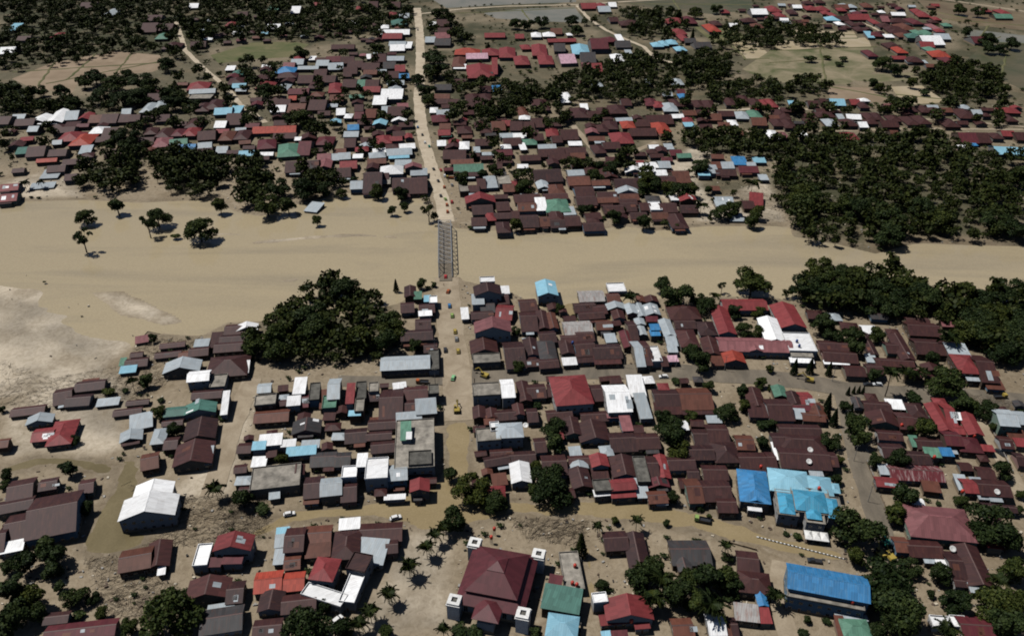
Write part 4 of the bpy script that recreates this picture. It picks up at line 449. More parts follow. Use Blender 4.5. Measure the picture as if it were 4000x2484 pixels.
FAR_HOUSES = '''-623.4 1049.6 11.5 33 4.6 s c 3.1
-550.7 1013.9 11.3 26.8 4.3 p r 3.3
-541 1143.9 17.1 38.3 7.2 g y 3.5
-468.4 1109.6 19.8 26.3 2.3 x m 3
-450.5 1048.9 18.9 39.7 6.8 x m 3.2
-434.7 1051.8 23.2 29.7 2.1 x m 3.4
-420.4 1005.8 15.4 27.2 8.1 h n 3.2
-391.1 956.1 20 28.4 3.9 h m 3.4
-363.4 963.3 17.4 22.3 10.3 x m 3.1
-444.8 1191.6 13 22.8 6.5 x w 3.1
-358.4 1074.2 13.3 20.3 4.5 p r 3.4
-360.1 1132 13.9 21.5 10.1 x m 3.6
-591 1192.6 22.7 28.5 3.9 x m 3.2
-579.6 992.4 15.1 18.5 4.6 x m 3.5
-568.1 935.2 17 25.9 11.8 x w 2.9
-306.5 791.5 20.4 25.5 8.9 h r 3.4
-297.2 774.7 24.4 13.9 9.5 x y 3.2
-293 755.6 21.6 14.9 2.3 f e 3.7
-283 840.8 11.9 14.3 5.7 g t 2.9
-274.4 808.4 16.1 23.6 9.3 h m 3.6
-267.5 794.4 13.6 14.3 6.4 x c 3
-295.8 859.5 9.6 13.9 5.4 s w 2.9
-328.5 722.9 11.6 28.2 4.1 h y 3.2
-321.5 731.9 9.5 21.6 10.4 h y 3.5
-335.6 756.3 13 20.3 6.2 x m 3
-343.7 710.4 8.2 15.7 11.2 x y 3.5
-409 688.7 17.1 19.4 3.7 g w 3.1
-397.5 695.3 13.1 35.1 12 g w 3.7
-400 684.1 16.9 14.2 2.9 s w 3
-432 695.9 11.1 12.3 6.5 x y 3.6
-418.1 679.9 15.9 18 8.8 x m 3.6
-438 685.1 11 21.2 4.4 x m 3.6
-402.4 662.9 8.7 14.5 4.7 x y 3.5
-386.6 699.9 11.2 24.8 10.6 x y 3.2
-374.1 696.4 10.1 17.1 3.8 g r 3.6
-360.5 690.9 13.1 21.4 5.8 x o 3.1
-349.4 690.8 14.1 24.5 5.5 x m 3.3
-338.3 692.6 12.1 21.4 4 x m 3
-328.8 691.9 9.1 18.3 10.4 x m 3.5
-347.2 660.5 13.6 16.9 7.5 p w 3.1
-361.6 642.5 19 22.5 7.3 h r 3.7
-348.4 634.6 16.9 27 7.8 h d 3.8
-375.7 660.6 17.4 14.5 7.7 x m 3.4
-333.1 654.4 12.5 23 4.8 x m 3.4
-367.6 630.5 7.4 11 12.9 x y 3.2
-386.6 610.6 8.1 13.1 14.3 s t 2.9
-372.7 609.1 13.6 23.8 11.8 x m 3.3
-337.5 613.9 9.1 15.8 12.8 s y 2.6
-354.9 606.1 13.5 15.7 9.4 x m 3.3
-257.5 711.2 15.5 18.9 8.2 x c 3.5
-248.1 716.4 10.3 17 2 s c 3
-248.5 675.3 9.9 17.8 1.5 x w 3.3
-241 690.2 13.1 30.6 4.6 x m 3
-279.5 724.1 12.6 24.7 5.1 h m 3.2
-271.1 731.3 15.9 28.8 0.9 h m 3.5
-272.3 677.4 12.9 25.3 1.6 h m 3.6
-304 691.9 11.1 18.3 8.9 x m 3.5
-267.7 655.4 12.5 20.9 1.4 h r 3.5
-277.6 653.6 10.6 17.8 4.8 h v 3.5
-288.3 652.2 12.5 23.8 2.5 h m 3.9
-301.5 656.7 10.6 17.9 11.3 h m 3.8
-251.6 646.3 14.3 22.7 12.5 x m 3.5
-282.8 629.7 14.9 22.4 15.1 h k 3.3
-269.5 630.3 14 16.5 14.6 x n 3.3
-257.3 617.1 12.8 16.1 6.5 x b 3.6
-245.9 622.9 11.1 13.5 13.7 x y 3.5
-296.2 633.2 12.2 19.3 9.1 x m 3
-234.6 644.9 11.4 23.3 5.5 h o 3.7
-222.2 647.1 12.4 23.4 2.9 h m 3.8
-228.4 612.5 9.1 15.9 5.5 x y 3.6
-241.8 610.2 11.8 13.2 13.6 x m 3.3
-269.4 622.3 9.2 10.8 7.7 x y 3.1
-330.3 1180 14.3 24.4 2.9 s n 3
-294.5 1162.3 12.7 33.3 1.2 x w 2.9
-298.8 1055.6 16 24.8 9.1 x w 3
-276.8 1202.1 13 13.7 8.1 p r 3.6
-209.4 1179.9 14.5 22.5 6.4 p r 3.2
-194.1 1194.9 13 34.4 3.9 x m 3
-166.1 1195.2 19.5 28.6 2.2 x m 3.4
-161.3 1134.3 12.4 21.5 4.2 p r 3.8
-145.3 1082.6 20.8 25.9 7.4 h t 3.6
-160.5 1059.8 10.2 20 8.5 p w 3.2
-144.9 1025.4 39.6 21.6 2.5 x w 3.4
-143.5 1004.1 23.6 23.4 1.2 x r 3.5
-143 1121.3 13.8 21.2 4.4 x y 3.7
-131.1 946.8 17 22 6.2 s w 2.9
-121 959.2 10.6 22.5 0.4 s w 3
-132.6 965.9 20.1 17.9 -0.9 x y 3.5
-126.7 897.7 18.9 16.4 1.1 x y 3.6
-154.7 907.4 11.4 15.3 8.4 s w 3.1
-145.2 898.9 16.4 29 5.2 x m 3.4
-100.3 1077.5 10.4 20.4 -1.4 p w 3.4
-88.2 1078.7 16.3 30.6 0.1 x m 2.9
-82.4 1033.2 18.5 24.2 2.9 x m 3.4
-84.4 1008 18.1 23.5 7.6 x k 3.3
-96.6 987.5 12.3 23 0.9 x y 3
-80.6 973.4 19 27.2 -1.2 x g 3.4
-21 1011.6 25.2 18.9 2.1 x r 2.9
-50 925.4 28.5 24 -0.3 h d 4
-24.1 924.2 19.4 27.2 2.2 h r 4
-5.3 922.8 18.2 43.5 0.8 h r 4
-38.7 906 24.1 20.8 4.4 x l 4
-57.1 883.7 13.8 40.2 0.6 h o 3.6
-33.1 844.1 27.8 49.4 4.8 h r 4
-28.5 834.7 17.7 15.1 -0.1 x g 3.3
-18.2 862.1 6.1 55.9 1 x r 3.6
-55.1 866.6 13.4 14.1 -0.4 s w 2.7
-232.3 898.5 12.6 24.6 8.1 h r 3.6
-236.4 871.2 12.3 15.9 3.5 x k 3.5
-235.1 850 20.5 22.6 -0.3 h b 3.3
-228.8 830 20 17.7 5.2 h m 3.6
-218.4 901.4 7.5 12.6 5.7 s w 2.9
-193.9 895.3 16.3 20.5 8.3 x v 3.3
-213.8 859.8 21.8 11.7 1.8 x y 3.5
-201.9 878.3 13.6 20.1 -0.5 x y 3.6
-193.6 951.3 26.5 17.6 2.9 x m 3.3
-241.6 795 17 22.3 0.4 h r 3.3
-222 786.7 11.2 20.3 -0.3 h y 3.7
-172 785.1 12.4 32.6 8.3 h r 3.5
-135.4 781.6 16.8 17.5 0.6 x r 3
-204.3 773.2 19.9 17.3 4.5 x v 3.4
-205.4 751.7 7.6 13.4 7.6 x d 3.4
-210.5 720.4 13.6 19.2 2.8 x w 3
-193.5 721.5 15.7 25.7 -0.1 x o 3.1
-214.2 736 21.2 19.7 7.5 x m 3.6
-176 729 15.9 29.3 -0.8 x m 3.5
-163.8 750.9 13 20.1 6.3 x o 3.6
-152.6 710.4 8.2 18.9 6.2 x w 3.3
-143.9 698 7.1 12.8 1 p w 3.5
-134.6 700.8 8.2 18.6 0.9 x v 3
-125.7 705.2 10.2 19.9 2 s o 2.6
-138.2 720.5 8.3 19.2 5.6 x m 3.5
-146.2 757.1 14.1 10.1 5.7 x n 3.6
-112.9 762.1 20.8 24 1.3 x w 5
-110.7 751 16.1 14.9 4.1 s w 5
-121.5 736.8 12.7 21.6 3 s w 5
-115.1 802.8 17.1 14.5 3.8 x y 3.5
-113.1 717.1 8.3 19.1 5 x y 3.1
-102.8 710.5 15.5 25.3 0.8 x m 3.7
-113.4 678.4 11.9 12.2 -1.2 g c 3.6
-98.2 686.8 13 7.2 1 g w 3.1
-134.6 667.1 9.8 14.6 8.1 x b 3.5
-132.9 649.6 12.4 14.2 2 x y 3.5
-130.1 628.2 9.3 21.9 4.5 x m 3.6
-104.5 636.6 12.2 19.9 10.1 h r 3.3
-95 638.9 10.4 11.1 7.9 x r 3.4
-85.4 644.9 6.6 10.9 10.8 g r 3.4
-93.9 651.4 10.5 12.8 7 x m 3.3
-88.7 608 19.9 15.8 9.6 x y 3.5
-87.8 598.9 16 7.6 8.2 s c 2.9
-119.6 598.6 8 7.6 4.1 s w 3.1
-199.7 662.2 36 17.4 5.9 x d 3.1
-176.2 612.2 17.4 29.5 11.7 h n 3.2
-163.7 617.5 10.1 32.4 2.4 x v 3
-197.4 626.2 14.9 22.1 12.3 h v 3.2
-187.2 646.6 19 14.1 4 x m 3.2
-151.7 634.6 14.1 19.8 2.2 h v 3.1
-175.1 638.4 5.6 7 8.7 s w 3.2
-145.1 596.5 10.7 15.3 9.1 x k 3.5
-137.2 597.8 7.1 15.3 7.4 x y 3
-130.2 599.5 9.8 15.4 9.5 x y 3.2
-118.5 635.3 9.4 13.8 9.9 x m 3.6
-186.3 866.6 15.9 23.8 7.6 x y 3
-178.1 890.2 15 24.5 8.2 x m 3.6
-166.6 875.1 16 24 0.7 x m 3
-148.5 866.5 18.3 23.7 -1.1 x m 3
-129.8 868.5 13.5 23.8 6.7 x g 3.6
-117.2 856.4 10.9 23.4 6.9 x r 3.4
-146 842.3 14.3 15.3 1.5 x o 3.4
-159.6 801.5 13.7 25.4 -0.3 x m 3
-183.2 815.9 13.9 22.2 1 x m 3.5
-196.7 840.9 13.1 22.9 3.3 x m 3.2
-206.7 816.9 15.1 25.9 1.9 x m 2.9
-148.3 802.1 10.3 21.7 5.8 x n 3.1
-137.9 801.8 13.7 21.7 1.8 x m 3.2
-122.8 830.9 16.5 22.6 3.6 x m 3.7
-109.6 827.6 10.5 15 4.8 x b 3.6
-230.7 885.5 13.7 20.3 3.5 x y 2.9
-167.7 848.7 14.4 23.2 6.4 x m 3.2
-51.8 806.7 11.5 18.2 5.6 x m 3.2
-67.1 787.6 16.9 17.7 0.8 x g 3.3
-65.7 754.5 15.2 16.9 -0.5 x o 3.6
-65.7 740.8 14.9 14.8 0.3 x m 3.6
-54 740.9 10.7 16.5 0.6 x m 2.9
-36.9 752.6 14.1 22.3 8.4 h m 3.7
-25.2 754.5 13 22.7 3.5 h m 3.1
-34.3 735.4 15.9 19.7 6.6 x m 3.3
-70.4 715.9 7.3 15.8 3.5 p w 3.2
-60.4 708.5 14.4 15.7 6.9 x y 3.2
-62.9 691.2 15.1 18.5 8 h v 3.3
-56.9 671 9.8 14.7 0.7 x o 3.1
-56.5 653.7 10.6 14.3 3.6 x r 3.5
-54.6 650.1 8.6 8.7 7.4 s t 2.7
-40.2 661.2 12.6 18.1 6.5 h m 3.2
-12.1 670.5 11.8 23.6 6.5 x o 3.5
-5 678.5 7.9 14.9 2.2 x r 3.4
-56.9 628.7 7.4 13.7 4.9 x w 3.2
-38.2 621.8 8.3 18.1 1.9 p w 3.8
-44.6 601.8 18 20.7 1.3 x m 3.6
-46.6 620.1 13.8 9.2 3.6 g m 3.1
-27.8 612 5.4 10.5 6 s y 3.3
-6.2 607 12.6 13.1 9.8 x v 3.2
-24.3 630.9 12.1 16.5 5.6 x m 3.1
-3 633.4 9.4 13.8 8.5 x m 3.3
-4.8 646.4 11.4 11.3 7.5 x y 3.5
-26 782.5 11.2 20.1 1.9 h m 3.4
-14.8 784.1 8.9 15.9 7 s b 2.7
106.4 1187.6 22.6 28.4 6 x r 3.4
124.8 1195.5 14.7 27 2.6 h r 3.2
125.5 1165.2 17.5 27.8 4 x y 3.5
140.8 1200 11.4 22.9 2.6 x w 3
29.3 1011.1 12.6 21.6 1 h w 3.8
44.7 1014.7 15.4 19.2 1.6 h w 3.3
69.6 1014.9 7 11.4 7 p w 3.7
54.4 1032 14.3 24.2 0.2 x o 3
8.9 1005.1 11.1 18.7 1.9 x r 3.1
10.2 888.3 16.3 35.4 3.8 h r 4
30.8 934.9 17.2 50.4 0.2 h r 4
36.4 890.5 16.4 35.6 1.9 h r 4
15.7 952.4 12 21.4 8.4 p r 3.3
54 946 13.2 30.7 -0.4 x g 3.5
58.7 892.7 17.6 32.9 8.2 x l 4
76.9 933.3 19.7 43.4 -0.4 h c 5
98.7 952.1 20 40 2.2 x v 6
115.1 981 15 22.2 7.8 p v 5
128.1 994.9 8.2 24 5.1 s w 3.2
115 901.4 14 31 -0.2 h w 3.4
82.7 900.5 16.5 37.5 -0.3 x g 3.4
128.2 964.6 17.5 26.9 1.5 x g 3.1
130.9 930.7 7.8 13.3 1.5 s y 2.6
58.4 983.1 34 13.7 5.5 x r 3.5
168.1 962.1 13.4 19 3 h c 3.5
176.5 969 10.8 21.8 -2.1 h c 3.5
187.2 974.2 12.2 20.5 0.3 h c 3.6
191.2 941.2 13.1 18.5 5.1 h c 3.7
210.8 1090.5 27 24.1 1.9 h r 3.4
229.3 1095.5 18.1 38.9 0 h v 3.7
204.2 1029.2 18.5 25.4 3.3 h r 3.3
204.5 996.1 11.1 30.8 3.7 h r 3.8
249.4 1048.6 16 38.4 3.7 h d 3.7
261.2 1078.2 13.3 23.5 1.4 h m 3.6
289.4 1152.6 12.6 17.5 -2.1 p r 3.5
330.8 1139.8 21.8 27.1 0.3 x w 5
280.8 1068.9 11.7 15 -1.2 x w 3
307.1 1094.5 19.5 19.3 1.4 h m 3.7
309.7 1062.3 14.6 21.7 -3.4 h o 3.6
88.2 858.8 10.9 31.5 2.9 x r 3.2
78.3 871.8 9.8 15.9 2.7 x k 3.4
131.6 1099.5 12 20.8 7.2 x m 3.4
150.9 1078.8 26.7 23.8 4 h m 3.2
209.5 981.5 13.6 18.2 -0.4 x g 3.5
218.9 960.1 20 22.2 5.2 x g 3.3
71 804.8 9.2 16.8 4 h m 3.1
83.2 801.2 11.4 20.9 6.2 h y 3.2
135.8 806 6.9 16.9 2.1 h y 3.9
163.8 807.3 12.7 20.2 1.9 h y 3.2
147.1 765.6 9.9 13.7 3.6 x y 3.3
161.1 771.7 7.7 17.3 2.4 x v 3.3
161.4 756.5 9.8 14.7 1.2 h b 3.8
50.8 762.5 7.7 16.9 8.1 p w 3.4
49.7 749.2 9.6 18.4 5.4 s w 2.8
25.9 730.6 14.9 32.5 6.2 h m 3.4
9.4 710.7 9.3 27.4 8.4 h o 3.2
11 693.3 10.1 10.1 -0.8 p w 3.4
104.9 739.3 9.6 19.8 1.6 x m 3.1
128.2 739.7 11.8 21.9 1 h v 3.1
133.8 731.7 10.6 17.9 3.6 h r 3.4
142.9 723.4 13.6 24.7 -1 h y 3.4
150.2 737.5 8.5 21.8 3.6 h m 3.3
94.4 715.7 15.6 24.3 3.1 h m 3.9
81.9 712.4 10.3 20.6 6.2 h m 3.3
59.8 707 17.5 27.2 0.7 h m 3.4
65.2 721.8 7.3 13.8 -0.1 s w 4
71.6 702.1 11.2 18.6 6.6 x m 3.5
170.6 733.2 9.5 21.6 0.2 h m 3.6
180.3 733.4 10.6 21.6 -2.5 h m 3.5
200.7 738.8 9.6 21.9 -1.8 h m 3.9
215.6 747.8 10.8 22.4 2.6 h m 3.6
223.7 737.5 10.7 21.9 -1.2 h m 3.8
232 735.7 8.5 21.7 -0.6 h r 3.3
127.2 688.9 23.1 24.4 5 x m 3
125.5 667 14.7 24.6 5.1 h d 3.4
125.8 656.1 7.7 8.6 0.3 x d 3.1
98.9 674.5 11.9 18.7 1.8 h d 3.3
83.5 673.8 13.8 21.9 -2 h m 3.2
76.3 663.8 9.7 18.3 1 h m 3.7
89.5 640.2 18 25.9 2.5 h r 3.3
108.9 655.5 22.2 20.1 1.4 x m 3.3
111.6 675 12.8 11.8 3.7 x m 3.4
97.1 689.3 15 9.1 6.9 x y 3.2
152.3 686.1 9 12.8 -3.6 h r 3.8
151.2 674.2 8.8 9.2 4.9 s c 3.3
176.9 694.7 12.1 18.4 -3.5 x o 3.5
189.2 704.3 14.3 15.6 1.1 x m 3.6
203.3 700.9 12.2 20 -5.5 h y 3.1
214.2 700.6 11.2 23.4 0.7 h n 3.9
212.8 683.6 13 21.1 -5 x o 3.1
190.2 680.5 8 14.9 -3 p w 3.2
187.9 651.6 7.7 11.4 -2 x o 3.5
208.3 655.7 12.5 11.5 3 x w 3
33.3 653.4 10.6 20.8 0.3 h r 3.7
46.9 647.9 14.3 25.6 4.7 x m 3.6
36 637.2 8.5 16.7 7.7 x m 3.5
20.7 642.1 9.5 16.8 8.9 x m 3.6
3.6 670.2 10.8 23.6 0.6 x m 3.6
13.4 671.3 10.8 20.7 3.9 x m 3.5
22.6 678.8 12.9 24 3 x m 3.5
2.6 631.3 9.3 19.3 6.6 x m 3.6
13.6 630.7 13.1 13 3.3 h n 3.3
27.7 621.3 14.7 10.8 5.9 x y 3
50.7 624.7 11 8.2 1.6 s w 4
47.2 610.9 21.8 15.9 2.4 x m 3.3
30.5 606.7 20.8 18.3 6 x m 3.3
8.4 620 5.5 13.4 9.6 s w 3
36.6 597.4 17.8 12.7 9.4 x m 2.9
50.6 599.8 11.6 12.8 6.6 x o 3.3
68.2 613.6 10 18.7 9 h m 3.6
79.2 623.2 13.9 16.3 4.2 x m 3.2
68.7 638.1 14.1 11.1 1.4 x o 3.7
70.9 632.7 8.4 8.3 6.9 s y 3.1
125.4 621.2 7.3 10.7 3.4 s y 2.6
127.7 606.3 9.9 13 6.3 x v 3.4
133.2 600.2 11.6 10.2 6.4 x n 3.2
13.8 595.2 16 12.6 5.8 x m 3.3
158.7 597.2 9.8 10.2 -4.7 x o 3.6
359.1 1167.6 17.6 33.3 -0.1 h r 3.7
357.5 1130.5 13.9 25.1 2.1 h r 3.4
413.4 1174 17.6 23.3 -2.5 h r 3.4
426.7 1170.4 19.1 21.9 0.2 h r 3.5
424.3 1145.2 12.5 17.2 -3.2 h r 3.3
457.5 1183.7 19.3 22.6 -2.4 x o 3.2
452 1163.9 12.7 17.5 -5 h r 3.8
473.1 1186.5 14.5 16.6 -4 h y 3.8
419.2 1105 18.2 20.3 -5 h c 3.5
419.3 1077.3 10.3 17.2 1.9 h w 3.5
430.6 1106.1 16.6 20.9 0 x m 3.4
465.3 1137.3 14 25.3 -4.9 h v 3.4
456 1115.2 27.5 26.4 -2.2 x r 3.1
434.6 1075.6 10.4 27 -0.2 h m 3.6
433.3 1045.9 13 22.6 -0.8 h m 3.1
396.2 1184.2 12.9 16.9 -1.4 x w 3.6
380.6 1151.6 12.6 27.6 -3.8 h m 3.1
422.7 1217.1 16.5 16.2 -5.2 h m 3.1
440.1 1220.4 14.9 17.3 -1.3 h m 3.8
428 1127.4 10.8 28.8 0.2 h r 3.6
467.1 1087.1 10.5 27.4 -2 h r 3.8
484.3 1100.8 10.6 26 -1.9 x k 3.4
471.5 1063.1 17.5 19.3 -2.2 h m 3.7
501.8 1150.7 9.4 13.1 -6.1 p w 3.6
516.9 1135.1 18.6 16.1 -3.7 x w 3.4
551 1153 14.2 25.8 -7.4 h r 3.7
550.2 1134.8 17.1 32.1 -8 h r 3.2
519.3 1088.7 15 32 0.8 h v 3.7
500.5 1091.8 22.4 19.2 -4.6 h m 3.6
492.3 1053.2 20.4 33.7 -0.4 h o 3.8
476.5 1045.8 23 18.3 -5.7 h m 3.5
475.8 1030.9 24.2 18 -4.1 h m 3.3
556.4 1106.9 10.6 17.8 -4.2 h r 3.4
530.8 1053.7 11.7 34.1 0.9 h k 3.6
528.6 1037.2 11.4 15.1 -2.8 h r 3.1
553.5 1070.3 11.7 15.7 -7.3 h n 3.1
505.7 1020.2 15.5 27.8 -2.7 h n 3.7
496.1 1024.5 11.3 23.5 -3.9 h n 3.8
477.7 994.7 16.5 18.7 -8.2 p t 6
472.8 1011.2 15.4 19.1 -2.4 h o 3.4
489.5 978 24.6 36.6 0.9 x w 4
513.7 1000.7 18 23.3 -3.7 x y 3.7
440.9 1014.3 16.8 18.2 -7.1 h v 3.4
432.8 1012 8.3 24.7 -6 s c 3.1
480.2 963.8 16.1 22.3 -8.3 x r 3
439 938.2 13.1 26.1 -1.4 h d 3.1
439.2 959.2 17.4 23.2 1.4 h m 3.2
475.8 938 13.1 26.1 0.2 h n 3.2
475.4 918.4 20.6 25.9 -8.3 h d 3.2
423.2 901.7 15.1 12.4 -5.9 x r 3.5
435.9 892.9 17.6 20.2 -6.5 h m 3.7
437.4 887.9 22.3 9.8 -0.6 s y 2.6
471.6 890.1 15 22 0 h v 3.7
443.1 868.4 9.8 11.8 -7.6 x o 3.5
399.1 921.2 11.6 26.8 -1 h v 3.6
550 984.6 17.8 27.5 0.6 x v 3.3
666.2 1151.6 14.2 25.7 0.8 h r 3.3
649.1 1160 11.1 19 -8.6 h r 3.7
649.8 1121.9 23 21.2 -2.3 x n 2.9
497.3 1192.7 14.6 27 -7.3 h o 3.8
238.4 736.2 8.5 25.4 1 h r 3.3
237.8 706.5 11.3 20.3 2.1 h m 3.2
239.6 696.3 10.1 16.5 -6 h m 3.5
228.5 679.8 10.9 19 -0.7 h m 3.4
236.4 676 10.9 22 0.1 h m 3.5
276.7 702.2 16.3 14.6 0.4 h m 3.2
273.7 679.8 10.9 19 -1.2 h y 3.4
288.4 694.8 6 13 -3.7 s y 3.1
290 679.8 12.9 19 -0.2 h m 3.4
313.1 695.7 10.1 19.8 -0.3 h m 3.9
319.9 696.6 9.1 19.8 -5.2 h m 3.6
310.4 682.7 11.9 11.3 1.6 h m 3.1
322.1 676.2 14.8 17.9 0 x m 3.5
332.5 690.8 11.1 16.2 -2.2 h m 3.4
298.6 673.5 7.9 14.8 0.2 x w 3.7
299.2 738.4 13.8 19.8 -4.7 x c 3.4
315.8 739.8 9.6 16.5 0.8 x r 3.2
320.4 730.2 9.5 17.8 -1.2 h m 3.4
327 745 10.7 8.2 0.9 p w 3.6
358.5 718.1 11.4 17.3 -5.5 h m 3.7
371.4 719.1 9.4 20.9 -5.8 h m 3.1
379 711.9 11.4 20.6 -2.6 h m 3.4
389.2 714.2 9.3 12.6 0.3 x o 3.6
344.8 685.4 12 22.5 -0 h m 3.1
355.1 686.4 11 22.6 0.3 h m 3.7
400.6 703.5 15.4 27 -5.9 h m 3.6
412.1 707.2 9.2 15.6 -0.6 x y 3.6
418.4 700.9 8.1 9.1 0.4 h m 3.6
445.5 713.8 17.6 14.9 -8 h r 3.4
434 692.3 10.1 19.6 -0.9 h m 3.5
375.7 679.4 13.9 22.2 -1 h m 3.3
214.2 647.8 11.5 20.5 -3.9 h w 3.8
223.8 647.6 7.6 14.6 -0.8 h k 3.6
241.2 649.3 7.6 11.6 -6.3 s w 3
278.6 645 12.4 17.4 -2.5 h r 3.3
371.4 640.3 14.2 25.2 -6.5 x v 3.5
381.8 642 15.2 25.3 -3.1 x m 3
367.4 639.5 4.2 9.9 -8.7 s b 3.2
371.9 627.3 4.6 9.6 -2.1 s b 3.1
359.4 616.7 8.2 11.2 -5.8 p w 3.8
399.1 645.3 9.5 14.5 -5.4 h m 3.5
411.6 652.3 10.5 14.3 -6.9 x r 3.1
418.5 645.7 10.5 19.8 -4.5 x m 3
390.8 608.3 25.4 18.5 -7.8 x c 4
316.4 650.7 6.7 17.1 -4.2 x o 3.4
275.8 734.7 9.5 16.3 -5.7 x m 3.3
285.9 739 6.4 23.1 2.5 x m 2.9
258.5 737.2 7.4 10.7 -5.7 s c 2.9
46.7 564.8 12.8 11.6 7.8 x y 3.1
107.7 564.5 12.8 11.6 4.4 x w 3.2
-334.9 586 13.2 12.3 12.2 x m 3.6
-103.3 588.2 14.5 11.2 4.9 x o 3.3
66.1 347.4 4.7 8.6 4.7 g y 3.1
-22.2 543.7 6.6 19.7 5.6 x m 3.1
-2.6 536.3 8.2 15 4.1 x o 2.9
89.2 502 7.8 13.5 3.1 x m 3.6
159.7 506.3 7.8 13.7 -0.1 x m 3.2
-14.2 486.8 6.4 14 7.7 p r 3.4
17.5 296.4 3.2 9.7 4.1 x m 3.4
114.3 579.8 9.6 14.6 4.2 x y 3.7
161.9 579.2 9.6 14.5 1.3 x y 3.5
163 292.7 5.2 5.6 -5.5 p m 2.5
-160.6 327.4 5.6 6.6 10.7 x o 2
66.3 355.6 5.4 6.4 3.4 g y 3.4
67.2 236.1 3.2 5.9 2.8 x m 3.1
69.5 298.9 5.3 5.4 0.8 p r 3.8
-27.2 534.4 8.2 12.8 5.1 x m 3.1
-321.2 554.9 8.4 13.6 13.2 x m 3.6
-356.5 590.4 15 8.7 10.9 x d 3.1
72.9 319.8 3.6 8.8 4 x m 3.4
226.8 287 4.6 4.4 -7.7 g g 2.9
154 579.4 8.3 14.6 1.8 x o 3.4
2.1 489.1 5.3 14.8 6.9 x m 3.1
-184.3 327.9 6.2 5.1 10.2 x m 1.8
-93.8 556.8 7.6 13.6 7 x m 3.6
100.8 499.3 4.6 17.3 1 x m 3.7
69.9 379.4 4.7 7.3 4.1 g o 3.2
52.6 479.1 8.2 8.1 6.3 h m 3.9
196 307 3.5 6.5 -5.6 x m 2.5
108.5 580.6 6.1 12.6 1.1 p w 3.1
-367.5 569.7 8.6 9.4 12.7 x m 3
180.2 579.5 7 10.9 -1.8 x y 3.7
96.9 582.7 6.1 12.2 4.5 x r 3.6
143.9 535.3 6.1 8.5 1.3 x o 3
-121 667 9.1 7.9 9 x m 3
-148 824 12.1 9.7 7 g g 3.4
-216 630 9.5 8.9 14 x o 3.5
-322 764 10.8 9.6 0 x c 2.7
-313 673 10.2 7.7 10 g m 3
-91 676 12.5 11.8 8 x m 2.8
-177 923 10 8.5 -2 x m 2.9
-286 679 12.4 10.6 9 x m 2.6
-312 639 11.1 10.9 17 g m 3
-333 638 12.3 13 10 x m 3.1
-224 811 12.8 11 0 g m 3.3
-366 673 10.1 9 6 x v 3.2
-284 828 12.2 13.7 -1 g v 3.2
-180 700 9.3 10.4 3 x m 3.1
-258 855 11.8 11.2 9 g m 3.5
-238 815 10.7 9.5 5 x m 3.1
-208 607 11.9 12.7 7 x c 2.6
-199 679 11.3 13.6 7 x m 3.4
-277 600 11 10.2 12 h m 3.3
-117 623 10.5 8.7 11 g y 2.8
-259 869 12.3 10.3 1 x w 2.8
-343 772 12 12.2 3 h m 3.4
-422 658 10.8 8.8 3 h m 3.1
-192 594 9.9 7.5 7 x m 3.4
-350 673 9.4 7.5 7 g m 3.3
-286 613 9.1 8.7 11 g o 2.8
-105 601 12.9 12.3 12 h y 3.3
-312 613 9 7.8 8 x m 2.6
-208 896 12.7 10.9 3 x m 3.4
-105 577 9.3 9.9 2 g m 3.1
-239 749 10.8 11.6 8 x m 2.8
-319 695 9.5 9.1 3 x m 2.8
-100 662 12.4 11.8 -2 g m 3
-376 674 11.9 12.3 11 s m 3.1
-191 748 12 14.3 3 x m 3.1
-135 846 10.4 11.4 3 x y 3.6
-221 673 11.9 11.7 0 x v 3.2
-193 790 11.9 9.1 -1 x m 2.9
-251 840 12.8 14.4 0 g m 2.9
-331 602 9.7 10.9 16 h m 2.9
-243 660 11.3 10.2 1 x r 2.6
-325 800 10.5 8.8 4 x o 3.2
-351 734 12.1 11 4 h m 3.2
-100 730 10.5 9.7 7 s k 2.9
-234 733 10.4 10.5 10 g v 3.6
-263 600 10.8 9.5 10 x m 3.6
-209 618 9.7 8.6 3 x m 3.5
-252 825 11.2 13.3 10 s m 3
-154 614 9.5 9.5 7 x m 2.9
-206 699 9.9 11.5 2 g m 3.5
-111 650 10.4 10.4 7 g m 3.5
-153 685 9.8 9.5 9 g c 2.6
-168 830 9.4 9.4 4 x m 3.5
-310 602 12.8 15 17 x m 3.6
-105 612 10.5 10.5 11 x w 3
-164 731 9.7 10.1 3 x y 2.7
-143 740 10.8 8.3 0 g m 2.9
-229 664 9.1 7.3 7 x y 3
-167 643 12.6 12.5 8 g m 3.5
-127 681 12.8 12.4 8 h m 3.5
-396 637 10.1 8.2 16 s r 3.6
-265 828 11.6 9.6 1 x m 2.7
-194 800 12.3 9.8 6 g m 2.9
-185 764 12.3 12.9 2 h o 3.3
-84 622 12.9 12.2 9 x w 3.1
-167 707 11.3 12.4 4 x m 3.1
-219 754 12.6 13.9 4 h m 2.8
-387 671 10.6 9.4 11 h m 3.1
-399 627 11.7 12.9 12 g m 2.6
-261 778 10.8 8.8 2 x y 3.5
-96 621 10.9 10.1 10 h m 3.2
-165 918 9.8 8.7 2 h k 2.8
-136 611 10.3 11.1 9 x o 3.1
-83 585 12.7 9.7 3 s y 2.9
-150 921 9.7 10.1 3 x y 2.9
-351 758 10.9 12.2 10 x m 3
-219 608 9.8 8.6 6 x m 3.3
-323 755 11.4 10.9 10 x o 3.4
-134 920 10.1 8.4 3 s m 3.5
-191 603 10.4 8.3 3 x w 3.6
-114 783 12.9 12.7 0 g y 3.4
-119 614 10.7 10.9 9 h r 3.4
17 655 10.3 11.5 -2 x m 3.3
7 549 11.3 8.5 5 h m 3
